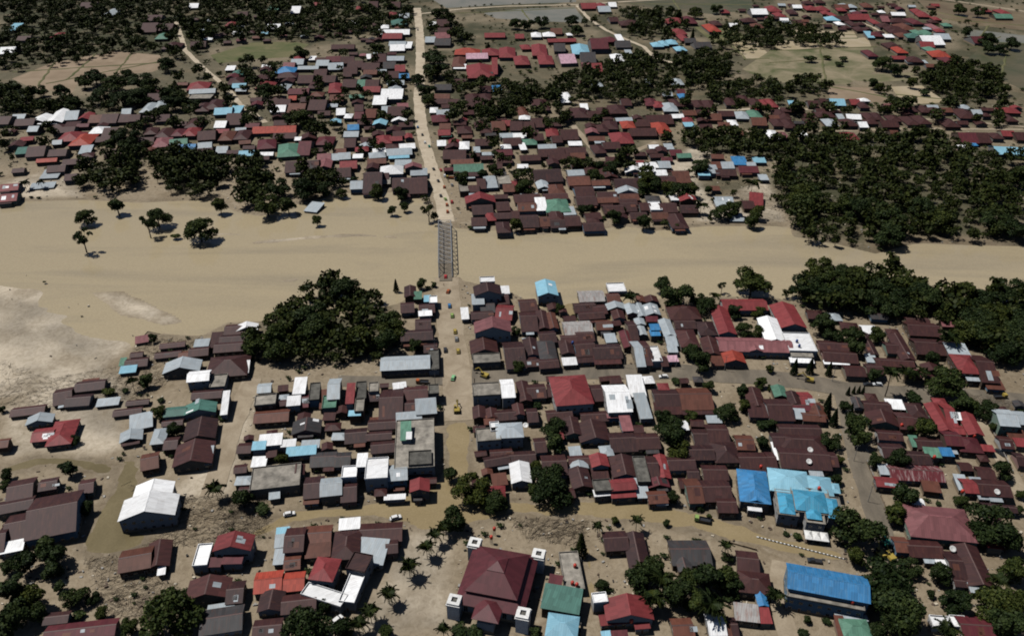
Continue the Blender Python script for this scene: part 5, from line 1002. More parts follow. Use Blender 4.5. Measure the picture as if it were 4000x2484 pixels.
127 648 9.6 9.5 8 h o 3
46 693 10.1 10.4 6 h m 2.9
-39 707 10.2 9.8 7 s m 3.5
-5 621 8.7 9.4 5 h w 3
37 677 10.9 9 3 h m 2.7
-6 592 11.9 13.3 5 x m 2.9
68 582 10.7 11.4 11 x m 3.2
97 556 9.9 7.4 7 x y 3.5
72 486 8.6 6.5 6 g m 3.3
-47 571 8.5 6.7 11 x v 3.5
-9 693 8.9 8.2 7 h m 3
67 671 8.9 9.8 6 g m 3.5
-17 716 11.9 13.9 1 x m 2.7
-20 596 9.4 8.5 7 x m 3
-25 520 9.6 11.4 3 x y 3.4
67 658 11.7 11.8 1 g k 2.8
50 580 11.3 9.6 6 x m 3.3
-45 680 11.2 9.8 2 s m 2.9
113 621 8.4 9 6 x w 3
-59 727 11 10.7 8 x m 3.2
-27 674 10.6 12.7 9 g m 3.4
-12 578 9.6 11.1 1 x m 3.2
-43 689 8.2 6.8 -2 g r 2.7
77 589 10.8 12.5 -1 s m 2.9
6 647 11.2 13 4 x w 3.1
8 577 8.4 8.6 1 x w 3.5
-19 606 9.2 7 3 h y 2.6
8 537 9.7 9.4 1 h m 2.8
-47 633 9.6 9.4 6 g r 2.7
110 609 8.9 8.4 1 h m 3.3
31 585 9 10.6 8 g m 3.6
-8 521 10.5 7.8 3 x m 2.8
112 600 11 8.5 4 x m 3.2
88 603 8.4 8 3 x m 3.5
-29 601 8.6 7.2 8 x m 3.5
119 593 8.5 9.2 0 x v 3
-8 562 8.1 7.7 0 x g 3.4
102 546 8.9 7.5 1 g m 3.4
-18 650 9.4 6.8 11 x g 3.2
113 685 9.4 9.7 -3 x m 2.9
86 590 8.2 7.7 0 x m 2.7
-37 644 9.1 7.7 2 x o 3.2
118 613 9.6 11.3 -2 g m 3.2
-22 658 10.1 10 8 h m 3.4
59 567 10.2 11.5 5 g m 3.6
100 604 9.6 8.7 -1 h m 3.2
110 695 8.9 9.1 5 g m 2.9
84 691 8.9 6.7 8 h m 3.4
53 489 11 11.2 11 x m 2.6
-16 705 8.4 6.8 1 x m 3.2
97 516 10.3 9.5 0 h g 3.5
259 716 9.5 7.1 -7 h m 2.9
338 719 9 8.9 0 g m 2.7
382 726 10.3 11.3 0 x y 2.8
404 680 10 8.8 -6 g m 2.7
182 675 11 9.2 -6 s o 3.1
221 720 10.3 8.1 -2 x r 2.8
429 719 11.2 8.9 -8 x m 2.9
228 695 11.8 9.8 1 x o 3.5
299 695 12.7 13.7 -7 x w 3.6
165 686 9 8 -2 g m 3.4
344 729 10.3 10.7 -1 x k 3.2
170 710 11.4 11.5 -4 x m 3.2
248 716 12.5 12 -5 h m 3.4
352 706 10.1 8.5 -4 g m 2.7
458 724 9.7 6.8 -7 g r 2.9
145 698 11.2 10.9 6 x w 3.3
160 732 11.6 9 2 x m 2.9
278 714 12.1 13 -2 x m 2.9
247 680 9.2 6.9 0 x g 3.5
165 673 11.3 10 5 x m 2.6
157 707 12.4 13.8 6 x o 3.3
258 686 10.2 11.9 1 h m 3.1
289 709 10.3 7.3 -7 g m 3.4
410 724 11 11.2 -9 h y 3.4
388 681 9.4 10.1 -3 x m 2.9
262 701 9.8 9.3 2 x m 3.1
-321 987 11 9.9 4 x v 3.3
-303 1026 9.3 9.1 -1 x c 2.7
-361 1106 9.8 9.7 11 x m 3
-223 1065 11.2 10.3 4 x o 3.6
-357 1011 9.4 10.5 10 g m 2.9
-211 1071 10.6 11.6 1 h m 3.4
-391 1096 11.8 11.7 11 h y 3.6
-232 1002 11.9 9.3 1 g m 3.1
-203 1034 10.8 9.8 -2 h m 3
-334 976 9.1 9.1 8 x m 3.3
-373 1031 10.5 10.7 6 g m 2.9
-232 1050 9.4 8.7 5 x m 3.1
-251 1010 10.1 7.5 3 g y 2.7
-369 1002 10.8 12.7 0 g m 3.3
-159 992 9.6 9.3 7 g m 2.9
-315 1089 9.4 6.9 7 x o 2.8
-388 1046 11.2 9.8 3 s y 3.2
-353 1021 9.7 9.4 7 x m 2.7
-338 1121 9.4 7 2 x m 3.5
-142 1054 11 9.6 5 h o 3.3
-206 1088 11.1 13.1 8 h w 2.9
-278 1015 9.3 8.6 9 x k 2.9
-362 991 10.6 9.6 11 h w 3.5
-336 1025 11.8 11.8 2 x w 3
-252 1044 11 12.6 6 x m 3.6
-290 985 9.4 7.6 7 h m 3.5
-377 1111 11 9.4 3 h o 3.4
-322 1032 10 11.8 2 h m 2.8
-168 983 10 10.6 4 h m 2.9
-159 1008 9.3 6.7 8 h m 3.2
-168 996 9.2 10.5 0 g g 2.6
-344 1059 11.6 9.2 10 g y 3.3
-212 1017 9.3 9.8 7 s m 3.2
-173 1073 9.8 10.3 5 x m 3.2
-176 993 9.6 7.6 6 h m 2.8
-286 1081 11.6 10.8 3 g y 3
-241 1068 9.4 9.8 6 h m 3.5
-415 1105 10 8.4 10 h m 3.1
-186 1051 9.8 10.4 8 h m 3
-307 1002 9.4 9.2 2 x o 3
369 1092 11.6 13.3 -3 x m 2.8
453 1029 9.5 9 -2 h m 3.2
447 1077 11 11.7 -4 h m 3
377 1063 12.6 10.5 -5 h o 2.8
585 1185 11.9 10.2 -6 h o 3.2
537 1206 11.3 10.6 -1 x m 2.6
596 1200 11.7 13.5 -6 x r 2.8
455 1008 11.7 12.2 -2 s w 2.9
355 1101 11.3 11.9 -7 x w 3.5
559 1189 10 10.2 -7 x y 3.5
343 1196 9 8.6 0 h m 3.1
400 1066 10.6 11.4 -2 x m 3
489 1139 11.6 9.6 -6 h m 2.8
452 1134 10.7 8.5 -7 h m 3.3
348 1112 10.2 11.5 2 x m 3.5
519 1048 9.9 9.2 -9 h y 3.5
445 1048 10.9 11.9 -4 g m 2.6
545 1090 12.3 13.5 -1 h m 3.2
514 1184 9.2 7.8 -1 x m 3.3
408 1192 10.8 12.7 -3 h o 3.6
499 1128 12.4 14.5 -7 h m 2.8
466 1156 9.6 8.7 -4 h y 3
380 1094 10.2 11 -8 x o 3.2
395 1200 10.5 11.7 -1 s m 2.7
535 1192 10 11.8 -6 x m 3.3
372 1074 10.9 12.2 -6 h o 3.2
413 1048 10.1 7.7 -3 s m 2.9
482 1161 9.5 7.3 -4 h k 2.7
316 1166 9.6 11.3 -1 x m 2.7
352 1082 12 10 -2 x y 3.5
467 1201 12 10 0 h y 3.5
326 1109 9.6 8.5 4 x m 2.7
422 1060 10.1 12 1 h m 2.6
536 1172 11.8 14 -8 g v 3.3
338 1112 9.4 8.5 -3 g v 3.6
532 1076 9.7 9.8 1 h m 2.9
391 1121 11 9.8 0 g m 2.9
381 1201 10.6 11.1 -7 s y 3.1
338 1168 10.2 7.5 -1 h y 3.2
507 1077 9.8 7.4 1 h g 2.8
-111 263 4.2 3.2 13 g m 3.4
-77 258 4.7 4.5 11 g m 3.1
-99 253 4.4 3.8 13 s m 3.2
-51 231 4.9 4.7 6 h m 3.4
-75 282 4.7 5.2 4 g m 3.5
-52 301 6.3 5.1 12 x w 2.9
-73 264 6.4 4.9 1 h y 3.5
-102 266 4.7 5.1 12 h m 3.3
-103 287 4.6 4.8 12 x m 3.5
-105 298 4.8 4.4 10 s m 3.4
-104 232 4.5 3.6 4 x m 3.5
-59 301 4.2 3.2 6 x m 2.9
-80 278 5.4 5 2 s m 2.8
-32 238 4.4 3.5 4 x m 2.8
-106 238 7 5.2 4 h y 2.8
-92 230 4.3 4.7 13 s y 2.8
-109 244 5.2 5.3 9 x m 3.5
-91 277 5.9 6.3 5 g m 2.9
-77 271 6.9 5.3 5 h m 3
-103 291 4.3 4.7 9 h y 3.4
-111 257 6 6.8 4 x m 3.1
-103 249 6.1 5.9 4 s w 2.6
-13 236 5.8 5.8 6 x m 2.8
73 272 5.7 6.4 5 x w 2.8
-5 238 6.2 6.4 9 s o 3.2
80 304 4.2 4.1 5 x m 3.4
12 233 5.9 4.5 3 x m 3.3
27 367 4.4 4.1 6 g m 3.3
-6 231 6.9 6.8 2 h r 3.4
-11 351 6 5.2 1 x m 2.8
87 306 4.6 4.6 0 h g 2.7
22 371 6.3 6.1 9 g m 3.1
54 269 4.6 5.4 3 x m 3.4
63 305 6.4 5.9 6 h w 3.1
39 255 5.5 6.5 7 h y 3.4
48 305 5.8 6.3 5 x m 3.3
54 354 5 4.4 10 s m 3.5
21 230 6.5 5.7 11 x m 3.5
73 358 6.5 4.9 -1 s v 3.5
80 273 6 5 -5 x m 3.4
-10 243 4.6 3.6 10 g o 2.7
18 305 4.2 4.3 3 s m 3.4
-13 254 5.1 3.6 11 x m 2.8
30 359 6.6 5.3 10 x m 3.4
43 306 4.6 3.7 11 x m 3
-14 269 5.4 4 3 s m 3.2
19 265 5.7 5 6 x r 3.1
182 211 5.6 5.5 -4 h m 3.3
177 213 4.8 3.5 -11 g m 2.9
164 234 6.7 5.8 -10 s o 3.2
180 207 4 3.9 -5 h v 3
180 217 4.2 4.3 0 h m 3.4
189 242 6.8 7.4 -8 x m 3.1
183 246 5 5.2 -5 x m 2.9
193 251 4.1 4.2 -2 h m 2.9
217 282 4.5 5.3 -2 h m 3.3
155 226 5.1 3.8 -3 x w 3.1
174 206 5.9 6.8 -8 s r 3.1
172 213 4.3 4.5 -3 h g 3.4
174 352 8.9 7 -9 h m 3.2
226 355 7.1 6.5 -5 x k 2.8
199 314 8.3 6.5 -3 g m 3.4
183 349 8 8.3 -3 x w 2.9
169 362 8.3 8.3 0 h y 2.6
161 353 6.2 4.3 -6 g k 3.3
189 310 7.9 6.9 -6 h k 3.3
160 364 8.6 9 -5 x m 2.7
162 312 9.6 9 -4 x m 3.2
219 335 9.6 11.5 -9 x m 3.3
194 346 6.5 6.1 -4 h m 3.3'''
TREES = '''
tall broadleaf tree in front of the rusty mud-bound house||-110.4 171.2 17.0 17.3 t
tall broadleaf tree right of the long bright blue hall||125.7 183.9 17.0 17.3 t
tall broadleaf tree, second of its kind right of the olive green hip roof||125.2 174.7 16.5 15.7 t
tall broadleaf tree right of the bottom edge thicket||-66.1 166.8 15.4 14.6 t
tall broadleaf tree left of the wide pink-red hip roof||124.8 208.6 17.0 16.7 t
tall broadleaf tree right of the wide pink-red hip roof||174.2 209.6 17.0 16.4 t
tall broadleaf tree behind the maroon roof at bottom||159.1 175.6 14.7 14.0 t
tall broadleaf tree just right of the olive green hip roof||126.6 169.9 13.7 13.0 t
tall broadleaf tree right of the maroon roof at bottom||158.1 168.1 13.2 12.6 t
tall broadleaf tree, second of its kind in front of the pale hipped block||15.3 228.8 14.6 13.9 t
tall broadleaf tree in front of the dark grey house||66.7 186.9 12.5 11.9 t
tall broadleaf tree behind the long crimson house||198.5 297.6 17.0 16.2 t
tall broadleaf tree behind the red-roofed school||132.8 389.5 17.0 19.6 t
tall broadleaf tree in front of the corner terrace building||-15.5 229.4 13.8 13.1 t
tall broadleaf tree right of the palm grove||54.8 181.4 11.2 10.6 t
tall broadleaf tree in front of the lower left corner||-159.6 178.5 11.1 10.5 t
broadleaf tree, second of its kind in front of the lower left corner||-161.7 172.3 10.8 10.3 t
tall broadleaf tree, third of its kind behind the grey-roofed two-storey house||235.4 334.9 16.8 16.0 t
tall broadleaf tree just in front of the pale hipped block||13.6 238.3 12.8 12.2 t
tall broadleaf tree right of the lone river shed||88.8 376.7 17.0 16.8 t
broadleaf tree left of the palm grove||42.7 185.7 10.6 10.1 t
tall broadleaf tree right of the river sandbar||-195.1 457.1 17.0 18.8 t
broadleaf tree left of the lower left corner||-168.6 183.2 10.1 9.6 t
tall broadleaf tree in front of the peeling maroon roof||150.4 226.1 11.5 10.9 t
broadleaf tree just behind the maroon roof at bottom||146.8 177.7 9.9 9.4 t
broadleaf tree, second of its kind right of the wide pink-red hip roof||178.1 203.8 10.8 10.2 t
tall broadleaf tree just right of the brown courtyard house||228.3 341.1 15.2 14.5 t
broadleaf tree just in front of the dark grey house||72.4 187.8 9.9 9.4 t
broadleaf tree behind the two-tier mosque||-21.5 214.6 10.7 10.2 t
broadleaf tree, fourth of its kind behind the lower left corner||-161.1 197.8 10.2 9.7 t
broadleaf tree right of the maroon roof at bottom||166.7 177.9 9.6 9.1 t
broadleaf tree, second of its kind behind the maroon roof at bottom||172.5 190.9 10.0 9.5 t
tall broadleaf tree just behind the grey-roofed two-storey house||237.6 323.2 14.1 13.4 t
tall broadleaf tree in front of the road fork||146.2 267.8 12.4 11.8 t
tall broadleaf tree just right of the white-roofed two-storey hall||67.0 267.8 12.4 11.8 t
tall broadleaf tree, second of its kind right of the white-roofed two-storey hall||67.4 259.7 12.1 11.5 t
broadleaf tree behind the palm grove||49.0 191.5 9.6 9.1 t
broadleaf tree just right of the palm grove||60.9 187.5 9.5 9.0 t
broadleaf tree, second of its kind in front of the white L-shaped terrace||-54.3 167.6 8.9 8.5 t
broadleaf tree, second of its kind behind the lower left corner||-169.3 194.8 9.7 9.2 t
broadleaf tree just right of the wide pink-red hip roof||170.9 208.2 10.1 9.6 t
tall broadleaf tree, sixth of its kind in front of the brown paddies||-357.4 733.0 17.0 24.6 t
broadleaf tree, second of its kind right of the palm grove||61.0 178.2 8.8 8.4 t
broadleaf tree, third of its kind in front of the pale hipped block||-6.6 224.7 10.1 9.7 t
tall broadleaf tree, fifth of its kind left of the flooded wood||-162.5 494.4 17.0 17.1 t
broadleaf tree right of the lower left corner||-146.8 181.4 8.5 8.1 t
broadleaf tree left of the wide pink-red hip roof||142.9 217.9 9.5 9.1 t
broadleaf tree, second of its kind in front of the wide pink-red hip roof||147.5 189.7 8.8 8.3 t
broadleaf tree just right of the pale hipped block||17.9 268.1 10.9 10.4 t
broadleaf tree, second of its kind right of the pale hipped block||17.8 256.7 10.6 10.1 t
broadleaf tree, second of its kind behind the flooded street bend||68.7 254.2 10.5 10.0 t
tall broadleaf tree right of the cross street bend||90.1 316.6 12.2 11.7 t
tall broadleaf tree, second of its kind left of the flooded wood||-143.8 523.2 17.0 17.2 t
tall broadleaf tree, third of its kind behind the straight northern road||-84.0 883.4 17.0 26.6 t
broadleaf tree left of the stained concrete rooftop||-103.2 226.3 9.3 8.9 t
broadleaf tree in front of the largest brown roof||-167.2 202.9 8.7 8.3 t
broadleaf tree just in front of the lower left corner||-155.3 173.6 8.0 7.6 t
broadleaf tree, third of its kind in front of the lower left corner||-162.5 168.4 7.8 7.4 t
tall broadleaf tree behind the white flat roof with tanks||158.3 348.5 12.5 12.0 t
tall broadleaf tree left of the brown courtyard house||171.0 338.8 12.3 11.7 t
tall broadleaf tree, second of its kind behind the grey-roofed two-storey house||248.8 334.1 12.2 11.6 t
tall broadleaf tree, second of its kind right of the brown courtyard house||239.8 347.5 12.5 11.9 t
broadleaf tree left of the grey-roofed two-storey house||209.1 280.5 10.8 10.2 t
broadleaf tree in front of the long crimson house||176.2 266.4 10.4 9.9 t
broadleaf tree behind the peeling maroon roof||156.1 247.5 9.9 9.4 t
tall broadleaf tree just behind the river sandbar||-229.0 477.2 16.0 15.2 t
tall broadleaf tree, second of its kind behind the straight northern road||-77.9 835.9 17.0 24.3 t
tall broadleaf tree just right of the brown paddies||-386.2 785.2 17.0 23.0 t
tall broadleaf tree, third of its kind left of the pale hill track||-363.6 792.7 17.0 23.2 t
tall broadleaf tree, third of its kind right of the brown paddies||-347.0 742.9 17.0 21.9 t
tall broadleaf tree, eighth of its kind in front of the brown paddies||-309.2 626.3 17.0 19.0 t
broadleaf tree, second of its kind in front of the grey-roofed two-storey house||196.0 242.3 9.3 8.9 t
broadleaf tree, fourth of its kind left of the small green gable||94.3 279.4 10.2 9.7 t
tall broadleaf tree, fourth of its kind left of the flooded wood||-163.4 525.8 16.5 15.7 t
feathery palm tree, second of its kind right of the palm grove||64.6 173.7 10.8 9.0 p
broadleaf tree, second of its kind in front of the dark grey house||74.8 184.9 7.5 7.1 t
broadleaf tree just behind the lower left corner||-159.8 192.0 7.7 7.3 t
broadleaf tree just in front of the wide pink-red hip roof||139.3 193.9 7.7 7.3 t
broadleaf tree right of the olive green hip roof||117.7 168.0 7.1 6.8 t
tall broadleaf tree right of the white flat roof with tanks||161.6 341.7 11.2 10.7 t
broadleaf tree just right of the long crimson house||199.8 284.9 9.9 9.4 t
broadleaf tree, second of its kind in front of the road fork||146.1 261.6 9.3 8.9 t
broadleaf tree right of the white-roofed two-storey hall||65.3 273.3 9.6 9.1 t
tall broadleaf tree, second of its kind right of the terrace lane||96.6 541.9 16.1 15.3 t
tall broadleaf tree, third of its kind behind the far bank mud flat||116.3 521.4 15.6 14.8 t
tall broadleaf tree left of the red-roofed school||104.6 369.3 11.9 11.3 t
tall broadleaf tree behind the flooded wood||-179.4 677.6 17.0 18.4 t
tall broadleaf tree, fourth of its kind in front of the brown paddies||-381.0 742.9 17.0 19.9 t
tall broadleaf tree, third of its kind in front of the pale hill track||-305.9 723.2 17.0 19.5 t
tall broadleaf tree, tenth of its kind in front of the brown paddies||-298.7 606.7 17.0 16.8 t
broadleaf tree right of the dark red roof||-123.7 168.9 6.8 6.4 t
broadleaf tree behind the long bright blue hall||121.4 197.8 7.4 7.0 t
broadleaf tree right of the brown house with satellite dish||133.5 260.6 8.8 8.4 t
low green bush, second of its kind in front of the two-tier mosque||-17.2 169.2 3.6 6.1 b
low green bush just in front of the two-tier mosque||-11.4 168.8 3.6 6.1 b
broadleaf tree left of the brown courtyard house||169.1 328.6 9.8 9.3 t
broadleaf tree behind the left-hand pond||-177.5 243.1 8.0 7.6 t
tall broadleaf tree left of the river sandbar||-277.8 480.8 13.1 12.5 t
tall broadleaf tree just left of the flooded wood||-131.7 527.2 14.1 13.4 t
tall broadleaf tree left of the green prayer hall||8.9 530.9 14.2 13.5 t
tall broadleaf tree, fourth of its kind behind the far bank mud flat||140.2 568.3 15.0 14.3 t
tall broadleaf tree just behind the far bank mud flat||138.3 488.9 13.3 12.6 t
tall broadleaf tree just right of the pale hill track||-231.4 760.1 17.0 18.3 t
tall broadleaf tree just in front of the brown paddies||-414.5 808.0 17.0 19.3 t
tall broadleaf tree, second of its kind right of the dry paddies||390.0 861.3 17.0 20.4 t
feathery palm tree just right of the palm grove||50.5 184.9 9.5 7.9 p
feathery palm tree, third of its kind right of the brown courtyard house||214.9 330.9 10.8 9.0 p
broadleaf tree, third of its kind behind the lower left corner||-175.6 194.0 6.5 6.2 t
broadleaf tree behind the brown courtyard house||183.8 341.2 9.5 9.0 t
low green bush left of the long crimson house||182.1 292.8 4.8 8.1 b
broadleaf tree just right of the cross street bend||86.6 326.3 9.2 8.8 t
tall broadleaf tree, third of its kind left of the flooded wood||-149.9 498.2 12.7 12.1 t
tall broadleaf tree in front of the terrace lane||59.3 551.2 13.8 13.1 t
tall broadleaf tree just right of the terrace lane||73.9 567.5 14.1 13.5 t
broadleaf tree behind the lone river shed||83.5 391.3 10.5 10.0 t
tall broadleaf tree, second of its kind in front of the pale hill track||-320.3 749.7 17.0 17.1 t
tall broadleaf tree, second of its kind behind the river sandbar||-263.5 496.9 12.3 11.7 t
broadleaf tree right of the white L-shaped terrace||-40.4 168.2 5.7 5.4 t
broadleaf tree, second of its kind right of the long crimson house||203.5 284.1 7.8 7.5 t
broadleaf tree, second of its kind in front of the red-roofed school||118.7 348.5 9.1 8.6 t
tall broadleaf tree in front of the long green roof||-35.7 542.6 12.8 12.2 t
tall broadleaf tree just right of the far bank mud flat||146.8 492.4 11.8 11.3 t
tall broadleaf tree, second of its kind right of the far bank mud flat||155.3 476.2 11.5 11.0 t
tall broadleaf tree right of the straight northern road||-81.1 763.6 17.0 16.3 t
tall broadleaf tree just left of the pale hill track||-361.4 856.9 17.0 18.0 t
tall broadleaf tree, fifth of its kind in front of the brown paddies||-397.8 724.4 16.4 15.6 t
tall broadleaf tree just in front of the pale hill track||-308.3 743.4 16.7 15.9 t
tall broadleaf tree, third of its kind behind the round wood in paddies||556.1 972.0 17.0 20.1 t
broadleaf tree left of the peeling maroon roof||147.6 248.7 7.0 6.6 t
broadleaf tree, second of its kind left of the teal gabled house||-170.0 303.0 7.9 7.6 t
tall broadleaf tree right of the green prayer hall||67.0 481.4 11.2 10.7 t
feathery palm tree in front of the palm grove||46.8 178.3 8.5 7.0 p
thin sparse-leaved tree left of the river sandbar||-260.6 441.8 16.0 13.1 s
broadleaf tree, second of its kind in front of the pale hipped block||8.2 231.4 6.4 6.1 t
broadleaf tree left of the pale blue crumpled roof||7.8 167.5 5.3 5.0 t
broadleaf tree just in front of the white L-shaped terrace||-62.3 177.6 5.5 5.2 t
low green bush in front of the stained concrete rooftop||-95.2 223.6 3.6 6.0 b
broadleaf tree in front of the left-hand pond||-161.4 222.5 6.3 6.0 t
broadleaf tree behind the dark red roof||-135.4 175.2 5.4 5.2 t
broadleaf tree right of the brown courtyard house||203.1 321.0 8.0 7.6 t
low green bush in front of the small green gable||109.3 274.5 4.1 6.8 b
broadleaf tree in front of the corner terrace building||-24.1 240.9 6.6 6.3 t
broadleaf tree behind the stained concrete rooftop||-93.6 249.5 6.7 6.4 t
broadleaf tree just left of the teal gabled house||-154.9 279.3 7.3 6.9 t
broadleaf tree in front of the teal gabled house||-144.9 267.9 7.1 6.7 t
tall broadleaf tree, third of its kind behind the river sandbar||-195.4 498.4 11.2 10.7 t
tall broadleaf tree, second of its kind right of the flooded wood||-76.6 519.3 11.6 11.0 t
tall broadleaf tree just right of the flooded wood||-93.8 523.0 11.6 11.1 t
broadleaf tree, second of its kind left of the far bank mud flat||84.3 472.4 10.7 10.2 t
tall broadleaf tree, second of its kind left of the far bank mud flat||102.0 536.0 11.9 11.3 t
tall broadleaf tree just left of the far bank mud flat||108.9 528.5 11.7 11.2 t
tall broadleaf tree, second of its kind behind the far bank mud flat||124.4 524.8 11.7 11.1 t
tall broadleaf tree, third of its kind right of the far bank mud flat||161.2 488.4 11.0 10.5 t
broadleaf tree right of the lone river shed||100.2 377.6 9.0 8.6 t
tall broadleaf tree, second of its kind right of the pale hill track||-231.3 906.6 17.0 17.7 t
tall broadleaf tree, third of its kind right of the pale hill track||-190.8 679.1 14.5 13.8 t
tall broadleaf tree, second of its kind in front of the brown paddies||-419.5 793.5 16.6 15.8 t
tall broadleaf tree, second of its kind right of the brown paddies||-385.3 815.8 17.0 16.2 t
tall broadleaf tree, second of its kind left of the pale hill track||-344.7 762.0 16.0 15.2 t
tall broadleaf tree, fifth of its kind in front of the pale hill track||-308.0 705.0 15.0 14.2 t
tall broadleaf tree, second of its kind left of the round wood in paddies||397.9 840.1 17.0 16.6 t
feathery palm tree right of the olive green hip roof||122.4 168.1 7.8 6.5 p
broadleaf tree right of the fenced concrete slab||30.9 187.3 5.3 5.0 t
broadleaf tree just behind the flooded street bend||61.6 228.2 5.9 5.7 t
broadleaf tree behind the wide pink-red hip roof||173.0 227.1 5.9 5.6 t
broadleaf tree behind the road fork||170.0 308.5 7.3 6.9 t
broadleaf tree, second of its kind left of the small green gable||105.0 295.6 7.0 6.7 t
broadleaf tree, third of its kind left of the small green gable||103.8 284.8 6.9 6.5 t
broadleaf tree left of the brown house with satellite dish||105.0 259.5 6.4 6.1 t
broadleaf tree behind the long pale zinc hall||-48.1 332.3 7.7 7.3 t
broadleaf tree left of the green prayer hall||2.7 470.1 9.9 9.5 t
broadleaf tree just in front of the red-roofed school||117.9 365.2 8.2 7.8 t
broadleaf tree right of the red-roofed school||130.7 365.2 8.2 7.8 t
tall broadleaf tree in front of the straight northern road||-76.9 737.8 14.5 13.8 t
tall broadleaf tree, third of its kind in front of the brown paddies||-430.0 767.6 15.0 14.3 t
tall broadleaf tree right of the round wood in paddies||573.2 951.0 17.0 17.3 t
feathery palm tree left of the maroon roof at bottom||138.5 166.3 7.5 6.1 p
feathery palm tree behind the maroon roof at bottom||164.9 186.0 7.5 6.1 p
thin sparse-leaved tree behind the river sandbar||-228.9 461.9 15.6 11.5 s
dark narrow conifer left of the L-shaped brown house||24.7 202.0 11.8 4.9 c
low green bush behind the dark red roof||-143.2 176.1 2.7 4.5 b
small broadleaf tree behind the dark red roof||-141.5 181.8 4.8 4.6 t
small broadleaf tree right of the lower left corner||-154.8 186.6 4.9 4.6 t
broadleaf tree, fifth of its kind left of the small green gable||90.6 299.9 6.6 6.3 t
broadleaf tree, second of its kind right of the cross street bend||78.2 277.8 6.3 6.0 t
broadleaf tree left of the tall red hipped hall||3.0 314.9 6.8 6.5 t
broadleaf tree just in front of the pale hipped block||9.8 246.9 5.8 5.5 t
broadleaf tree, third of its kind in front of the red-roofed school||125.8 346.1 7.3 7.0 t
low green bush right of the red house in mud||-185.4 297.5 3.7 6.2 b
broadleaf tree in front of the red house in mud||-201.9 241.4 5.7 5.4 t
broadleaf tree right of the terrace lane||92.1 528.8 10.1 9.7 t
broadleaf tree, second of its kind behind the far bank mud flat||138.9 564.0 10.7 10.2 t
tall broadleaf tree just behind the straight northern road||-93.3 805.5 14.5 13.8 t
tall broadleaf tree left of the brown paddies||-449.6 766.3 13.9 13.2 t
tall broadleaf tree, ninth of its kind in front of the brown paddies||-319.0 617.7 11.5 11.0 t
tall broadleaf tree, sixth of its kind behind the round wood in paddies||605.0 1145.4 17.0 18.9 t
tall broadleaf tree just behind the round wood in paddies||537.2 931.9 16.5 15.7 t
tall broadleaf tree right of the terracotta compound||244.1 1124.2 17.0 18.6 t
tall broadleaf tree in front of the grey paddies||37.2 1064.8 17.0 17.7 t
tall broadleaf tree just left of the grey paddies||19.7 1052.4 17.0 17.5 t
feathery palm tree just right of the square brown roof||-35.6 192.3 7.5 5.9 p
feathery palm tree right of the white L-shaped terrace||-46.2 173.6 7.5 5.5 p
feathery palm tree in front of the white L-shaped terrace||-49.3 168.7 7.5 5.5 p
low green bush, second of its kind left of the olive green hip roof||94.6 169.3 2.4 4.0 b
broadleaf tree, third of its kind right of the wide pink-red hip roof||197.9 230.4 5.1 4.9 t
broadleaf tree just in front of the road fork||148.5 284.8 5.9 5.6 t
broadleaf tree in front of the small green gable||112.6 273.1 5.7 5.4 t
broadleaf tree just left of the small green gable||115.5 302.7 6.1 5.8 t
broadleaf tree, second of its kind right of the long green roof||-14.4 565.2 9.9 9.4 t
broadleaf tree in front of the terrace lane||65.5 575.7 10.0 9.5 t
tall broadleaf tree, fourth of its kind behind the straight northern road||-152.4 935.0 15.3 14.5 t
tall broadleaf tree, seventh of its kind in front of the brown paddies||-417.2 725.8 12.2 11.6 t
tall broadleaf tree, fourth of its kind in front of the pale hill track||-286.3 719.6 12.1 11.5 t
tall broadleaf tree, fifth of its kind behind the round wood in paddies||623.6 1131.2 17.0 17.3 t
tall broadleaf tree, second of its kind behind the round wood in paddies||549.5 930.2 15.2 14.5 t
low green bush left of the dry paddies||324.8 896.3 8.3 13.8 b
tall broadleaf tree, second of its kind left of the grey paddies||4.0 1058.6 17.0 16.3 t
tall broadleaf tree right of the grey paddies||76.6 1077.5 17.0 16.5 t
tall broadleaf tree behind the terracotta compound||79.6 1023.5 16.6 15.8 t
feathery palm tree behind the palm grove||44.8 190.9 7.5 5.5 p
feathery palm tree in front of the square brown roof||-41.1 180.7 7.5 5.3 p
feathery palm tree left of the long bright blue hall||87.8 179.9 7.5 5.3 p
thin sparse-leaved tree behind the far end of the bridge||-54.5 484.8 14.2 10.5 s
broadleaf tree right of the red house in mud||-185.4 262.9 5.3 5.1 t
broadleaf tree left of the near end of the bridge||-51.1 395.9 7.1 6.8 t
broadleaf tree just right of the green prayer hall||46.9 494.9 8.5 8.1 t
broadleaf tree, second of its kind right of the green prayer hall||52.6 496.6 8.5 8.1 t
small broadleaf tree right of the dark grey house||76.7 199.8 4.3 4.1 t
small broadleaf tree left of the largest brown roof||-200.2 236.5 4.8 4.5 t
small broadleaf tree right of the wide pink-red hip roof||192.1 222.3 4.6 4.4 t
small broadleaf tree, second of its kind right of the brown house with satellite dish||129.1 238.8 4.8 4.6 t
broadleaf tree just in front of the grey-roofed two-storey house||207.7 271.3 5.2 5.0 t
broadleaf tree left of the long crimson house||171.3 269.9 5.2 4.9 t
low green bush, second of its kind in front of the white-roofed two-storey hall||55.4 258.0 2.9 4.8 b
low green bush just in front of the white-roofed two-storey hall||30.7 262.7 2.9 4.8 b
broadleaf tree just left of the flooded wood||-119.2 525.3 8.5 8.1 t
broadleaf tree just right of the long green roof||-21.1 556.1 8.9 8.5 t
low green bush behind the flooded wood||-115.8 556.2 5.0 8.4 b
tall broadleaf tree, fifth of its kind behind the straight northern road||-99.9 1125.6 16.5 15.7 t
tall broadleaf tree, third of its kind left of the grey paddies||-88.7 1125.6 16.5 15.7 t
tall broadleaf tree behind the farm lane||354.4 743.7 11.4 10.8 t
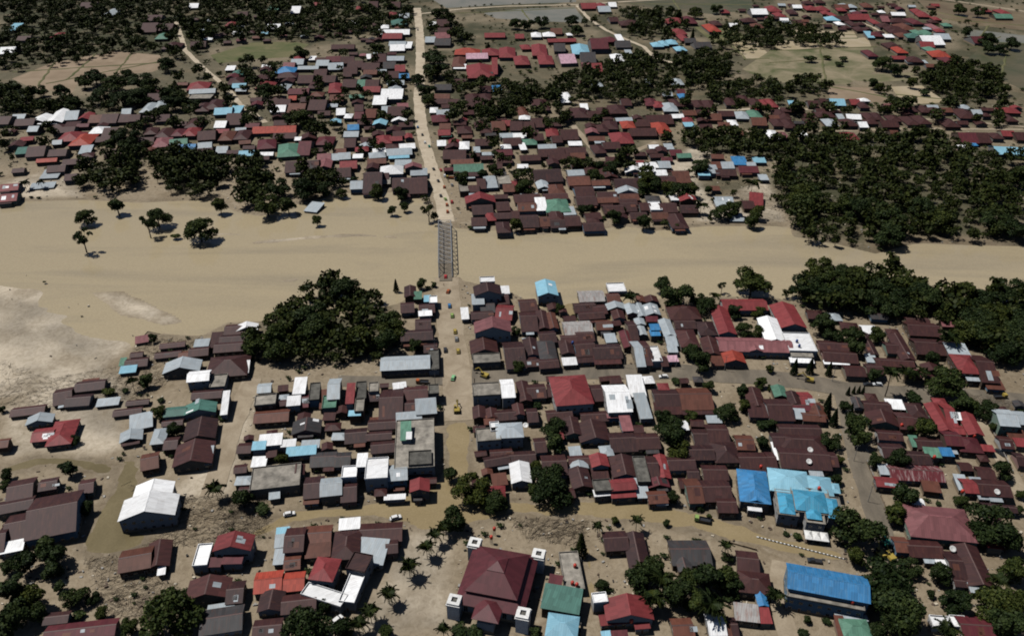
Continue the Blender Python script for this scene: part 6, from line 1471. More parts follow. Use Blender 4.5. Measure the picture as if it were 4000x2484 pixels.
tall broadleaf tree just right of the dry paddies||354.1 791.7 12.0 11.4 t
tall broadleaf tree just left of the round wood in paddies||392.6 795.3 12.1 11.5 t
low green bush left of the round wood in paddies||395.5 771.3 6.6 11.0 b
tall broadleaf tree left of the dry paddies||278.2 1152.9 16.9 16.1 t
feathery palm tree, second of its kind right of the square brown roof||-30.3 200.9 7.5 5.3 p
feathery palm tree left of the stained concrete rooftop||-114.5 230.0 7.5 5.7 p
tall feathery palm tree in front of the brown courtyard house||171.2 296.4 16.0 7.0 p
broadleaf tree, second of its kind left of the flooded wood||-127.1 479.5 7.5 7.2 t
broadleaf tree right of the flooded wood||-80.3 495.8 7.7 7.4 t
broadleaf tree in front of the pale blue river house||25.3 369.2 6.2 5.9 t
feathery palm tree, second of its kind behind the far bank mud flat||168.7 530.9 10.8 9.0 p
low green bush behind the long bright blue hall||105.4 210.4 2.3 3.8 b
small broadleaf tree just right of the brown house with satellite dish||133.9 250.3 4.5 4.3 t
broadleaf tree right of the pink gabled block||1.6 348.6 5.6 5.4 t
low green bush right of the cross street bend||76.9 306.2 2.9 4.9 b
low green bush behind the pale hipped block||11.3 287.9 2.8 4.7 b
small broadleaf tree in front of the pale hipped block||-14.9 241.0 4.4 4.2 t
low green bush right of the teal gabled house||-127.7 279.0 2.7 4.6 b
broadleaf tree right of the brown riverside hip roof||-127.3 325.8 5.4 5.1 t
broadleaf tree left of the far end of the bridge||-72.5 501.4 7.4 7.1 t
broadleaf tree just left of the far bank mud flat||106.3 473.6 7.1 6.8 t
broadleaf tree, second of its kind left of the straight northern road||-114.9 696.3 9.8 9.3 t
broadleaf tree just left of the straight northern road||-117.6 790.3 10.9 10.4 t
tall broadleaf tree, fourth of its kind behind the round wood in paddies||551.0 1014.0 13.6 13.0 t
broadleaf tree right of the dry paddies||354.7 779.6 10.8 10.2 t
broadleaf tree left of the brown riverside hip roof||-181.7 341.9 5.3 5.0 t
broadleaf tree just behind the far bank mud flat||138.4 530.6 7.4 7.0 t
feathery palm tree, third of its kind right of the square brown roof||-27.9 206.8 7.5 4.6 p
feathery palm tree in front of the two-tier mosque||-21.9 166.7 7.5 4.1 p
feathery palm tree just right of the brown courtyard house||184.3 307.5 7.5 6.0 p
feathery palm tree, second of its kind right of the brown courtyard house||187.5 305.8 7.5 5.9 p
small broadleaf tree behind the L-shaped brown house||38.8 217.4 3.7 3.5 t
small broadleaf tree left of the maroon roof at bottom||142.1 183.8 3.3 3.2 t
small broadleaf tree left of the olive green hip roof||97.2 173.6 3.2 3.1 t
low green bush just left of the olive green hip roof||103.6 173.5 1.8 3.1 b
dark narrow conifer, third of its kind left of the road fork||139.0 281.0 10.0 4.2 c
dark narrow conifer, second of its kind in front of the road fork||140.2 275.3 9.9 4.1 c
small broadleaf tree behind the small green gable||123.1 314.8 4.7 4.5 t
small broadleaf tree in front of the grey-roofed two-storey house||208.2 259.0 4.1 3.9 t
low green bush behind the river sandbar||-212.4 460.4 3.5 5.9 b
feathery palm tree right of the dark grey house||76.1 201.3 7.5 4.2 p
feathery palm tree behind the two-tier mosque||-25.2 209.9 7.5 4.3 p
feathery palm tree left of the lone river shed||64.2 377.1 7.6 6.3 p
small broadleaf tree in front of the flooded street bend||57.8 216.5 3.3 3.1 t
dark narrow conifer, second of its kind in front of the white flat roof with tanks||142.1 314.3 9.6 4.0 c
dark narrow conifer just in front of the white flat roof with tanks||134.4 313.5 9.6 4.0 c
dark narrow conifer, second of its kind left of the road fork||141.8 287.7 9.0 3.8 c
dark narrow conifer just in front of the road fork||149.0 280.3 8.9 3.7 c
small broadleaf tree left of the red house in mud||-227.2 284.7 3.9 3.7 t
feathery palm tree left of the flooded street bend||46.0 213.5 7.5 3.9 p
feathery palm tree behind the long crimson house||192.1 307.5 7.5 5.0 p
thin sparse-leaved tree behind the red-roofed school||117.0 391.4 7.9 5.9 s
low green bush, second of its kind left of the teal gabled house||-178.6 299.4 2.2 3.6 b
low green bush just left of the teal gabled house||-159.5 292.3 2.1 3.5 b
small broadleaf tree right of the flooded street bend||71.9 224.3 3.0 2.8 t
small broadleaf tree behind the dark grey house||74.6 219.9 3.0 2.7 t
low green bush in front of the azure office block||101.2 211.8 1.6 2.7 b
dark narrow conifer, third of its kind behind the road fork||150.6 312.6 8.4 3.5 c
small broadleaf tree left of the small green gable||119.4 300.6 3.5 3.4 t
feathery palm tree behind the L-shaped brown house||31.4 210.9 7.5 3.5 p
feathery palm tree left of the teal gabled house||-174.6 300.0 7.5 4.4 p
feathery palm tree left of the red-roofed school||110.4 378.4 7.5 4.6 p
low green bush behind the wide pink-red hip roof||164.6 227.5 1.4 2.4 b
dark narrow conifer left of the near end of the bridge||-64.9 393.0 8.5 3.5 c
small broadleaf tree left of the near end of the bridge||-44.3 398.1 3.7 3.5 t
low green bush in front of the pale blue river house||32.4 365.7 2.0 3.3 b
dark narrow conifer just left of the road fork||154.5 297.4 5.2 2.2 c
dark narrow conifer just behind the road fork||157.4 298.4 4.8 2.0 c
dark narrow conifer, second of its kind behind the road fork||159.9 298.8 4.8 2.0 c
dark narrow conifer right of the road fork||161.7 298.4 4.8 2.0 c
tall rain tree in the dense grove beside the river and long zinc hall|grove trees|-105.2 348.9 16.6 17.2 t
dark broadleaf tree in the riverside wood behind the school|right south trees|245.7 323.4 16.1 15.6 t
tall rain tree in the dense grove beside the river and long zinc hall|grove trees|-91.1 381.0 16.3 17.1 t
dark broadleaf tree in the riverside wood behind the school|right south trees|258.9 344.9 16.1 15.6 t
tall rain tree in the dense grove beside the river and long zinc hall|grove trees|-125.5 330.5 14.9 15.2 t
dark broadleaf tree in the riverside wood behind the school|right south trees|261.4 349.0 16.2 15.7 t
tall rain tree in the dense grove beside the river and long zinc hall|grove trees|-98.9 340.9 14.8 15.4 t
dark broadleaf tree in the riverside wood behind the school|right south trees|236.9 350.4 16.5 15.6 t
dark broadleaf tree in the riverside wood behind the school|right south trees|160.5 383.6 16.1 16.7 t
dark broadleaf tree in the riverside wood behind the school|right south trees|270.5 381.3 15.9 16.2 t
dark broadleaf tree in the riverside wood behind the school|right south trees|223.7 372.3 16.8 15.9 t
dark broadleaf tree in the riverside wood behind the school|right south trees|191.1 370.6 16.0 15.8 t
tall rain tree in the dense grove beside the river and long zinc hall|grove trees|-76.4 336.2 16.8 14.6 t
dark broadleaf tree in the riverside wood behind the school|right south trees|173.7 375.6 16.1 15.6 t
tall rain tree in the dense grove beside the river and long zinc hall|grove trees|-118.5 351.2 16.4 14.8 t
dark broadleaf tree in the big wood on the far bank|right north trees|241.4 470.4 18.4 18.4 t
dark broadleaf tree in the riverside wood behind the school|right south trees|201.6 382.4 15.9 15.6 t
dark broadleaf tree in the riverside wood behind the school|right south trees|207.4 370.3 14.7 15.1 t
dark broadleaf tree in the riverside wood behind the school|right south trees|175.4 405.4 16.1 16.2 t
tall rain tree in the dense grove beside the river and long zinc hall|grove trees|-100.0 355.5 15.2 14.7 t
dark broadleaf tree in the riverside wood behind the school|right south trees|244.6 379.5 15.5 15.4 t
dark broadleaf tree in the riverside wood behind the school|right south trees|251.4 371.8 14.8 15.0 t
dark broadleaf tree in the big wood on the far bank|right north trees|233.4 449.7 18.3 17.2 t
dark broadleaf tree in the big wood on the far bank|right north trees|363.5 541.5 19.0 19.9 t
dark broadleaf tree in the riverside wood behind the school|right south trees|249.4 356.5 16.8 14.4 t
dark broadleaf tree in the riverside wood behind the school|right south trees|221.7 380.0 14.4 15.1 t
dark broadleaf tree in the big wood on the far bank|right north trees|194.2 495.9 18.9 18.2 t
dark broadleaf tree in the riverside wood behind the school|right south trees|243.2 351.8 15.3 14.1 t
dark broadleaf tree in the riverside wood behind the school|right south trees|252.8 333.4 16.6 13.5 t
tall rain tree in the dense grove beside the river and long zinc hall|grove trees|-63.0 349.9 16.5 14.0 t
dark broadleaf tree in the big wood on the far bank|right north trees|307.1 468.2 17.7 17.2 t
tall rain tree in the dense grove beside the river and long zinc hall|grove trees|-60.5 341.6 13.5 13.6 t
dark broadleaf tree in the riverside wood behind the school|right south trees|199.7 365.4 13.8 14.2 t
dark broadleaf tree in the big wood on the far bank|right north trees|273.2 470.3 16.9 17.2 t
dark broadleaf tree in the riverside wood behind the school|right south trees|182.6 375.9 15.9 14.5 t
dark broadleaf tree in the riverside wood behind the school|right south trees|194.1 398.2 16.2 15.1 t
dark broadleaf tree in the riverside wood behind the school|right south trees|219.4 385.7 14.2 14.7 t
dark broadleaf tree in the riverside wood behind the school|right south trees|262.6 373.4 14.5 14.3 t
dark broadleaf tree in the big wood on the far bank|right north trees|227.4 488.5 17.3 17.5 t
tall rain tree in the dense grove beside the river and long zinc hall|grove trees|-116.6 341.1 13.5 13.3 t
dark broadleaf tree in the big wood on the far bank|right north trees|271.3 491.3 16.7 17.4 t
dark broadleaf tree in the big wood on the far bank|right north trees|196.8 510.9 18.5 17.9 t
dark broadleaf tree in the big wood on the far bank|right north trees|236.9 489.1 16.6 17.2 t
tall rain tree in the dense grove beside the river and long zinc hall|grove trees|-105.1 355.9 13.8 13.5 t
dark broadleaf tree in the big wood on the far bank|right north trees|224.2 494.9 18.9 17.3 t
dark broadleaf tree in the riverside wood behind the school|right south trees|251.8 341.7 14.3 13.1 t
dark broadleaf tree in the riverside wood behind the school|right south trees|178.1 392.4 15.0 14.5 t
tall rain tree in the dense grove beside the river and long zinc hall|grove trees|-114.8 323.8 12.6 12.6 t
dark broadleaf tree in the riverside wood behind the school|right south trees|185.9 400.8 15.4 14.5 t
tall rain tree in the dense grove beside the river and long zinc hall|grove trees|-101.1 387.5 14.7 14.2 t
dark broadleaf tree in the big wood on the far bank|right north trees|316.7 457.6 18.5 16.1 t
dark broadleaf tree in the big wood on the far bank|right north trees|202.1 509.3 18.3 17.4 t
tall rain tree in the dense grove beside the river and long zinc hall|grove trees|-115.5 332.0 16.1 12.6 t
tall rain tree in the dense grove beside the river and long zinc hall|grove trees|-62.1 332.3 13.7 12.6 t
dark broadleaf tree in the riverside wood behind the school|right south trees|168.9 384.0 14.9 14.0 t
low green bush, second of its kind right of the dry paddies||363.2 900.5 6.2 10.3 b
low green bush behind the dry paddies||348.2 907.3 6.2 10.4 b
low green bush just right of the dry paddies||351.0 878.4 6.1 10.1 b
feathery palm tree just behind the far bank mud flat||126.1 497.2 8.5 7.1 p
low green bush right of the far end of the bridge||-26.9 474.7 2.4 4.0 b
low green bush right of the green prayer hall||60.6 489.2 2.5 4.1 b
feathery palm tree left of the far bank mud flat||87.4 475.9 7.5 5.1 p
feathery palm tree, second of its kind left of the river sandbar||-346.4 538.1 7.5 5.3 p
dark narrow conifer right of the terracotta compound||215.9 996.9 15.3 6.4 c
feathery palm tree just left of the river sandbar||-336.2 540.0 7.5 4.5 p
low green bush, second of its kind left of the river sandbar||-336.3 524.9 2.0 3.3 b
low green bush just left of the river sandbar||-330.7 524.0 2.0 3.3 b
feathery palm tree behind the round wood in paddies||582.4 1076.3 8.2 6.8 p
'''
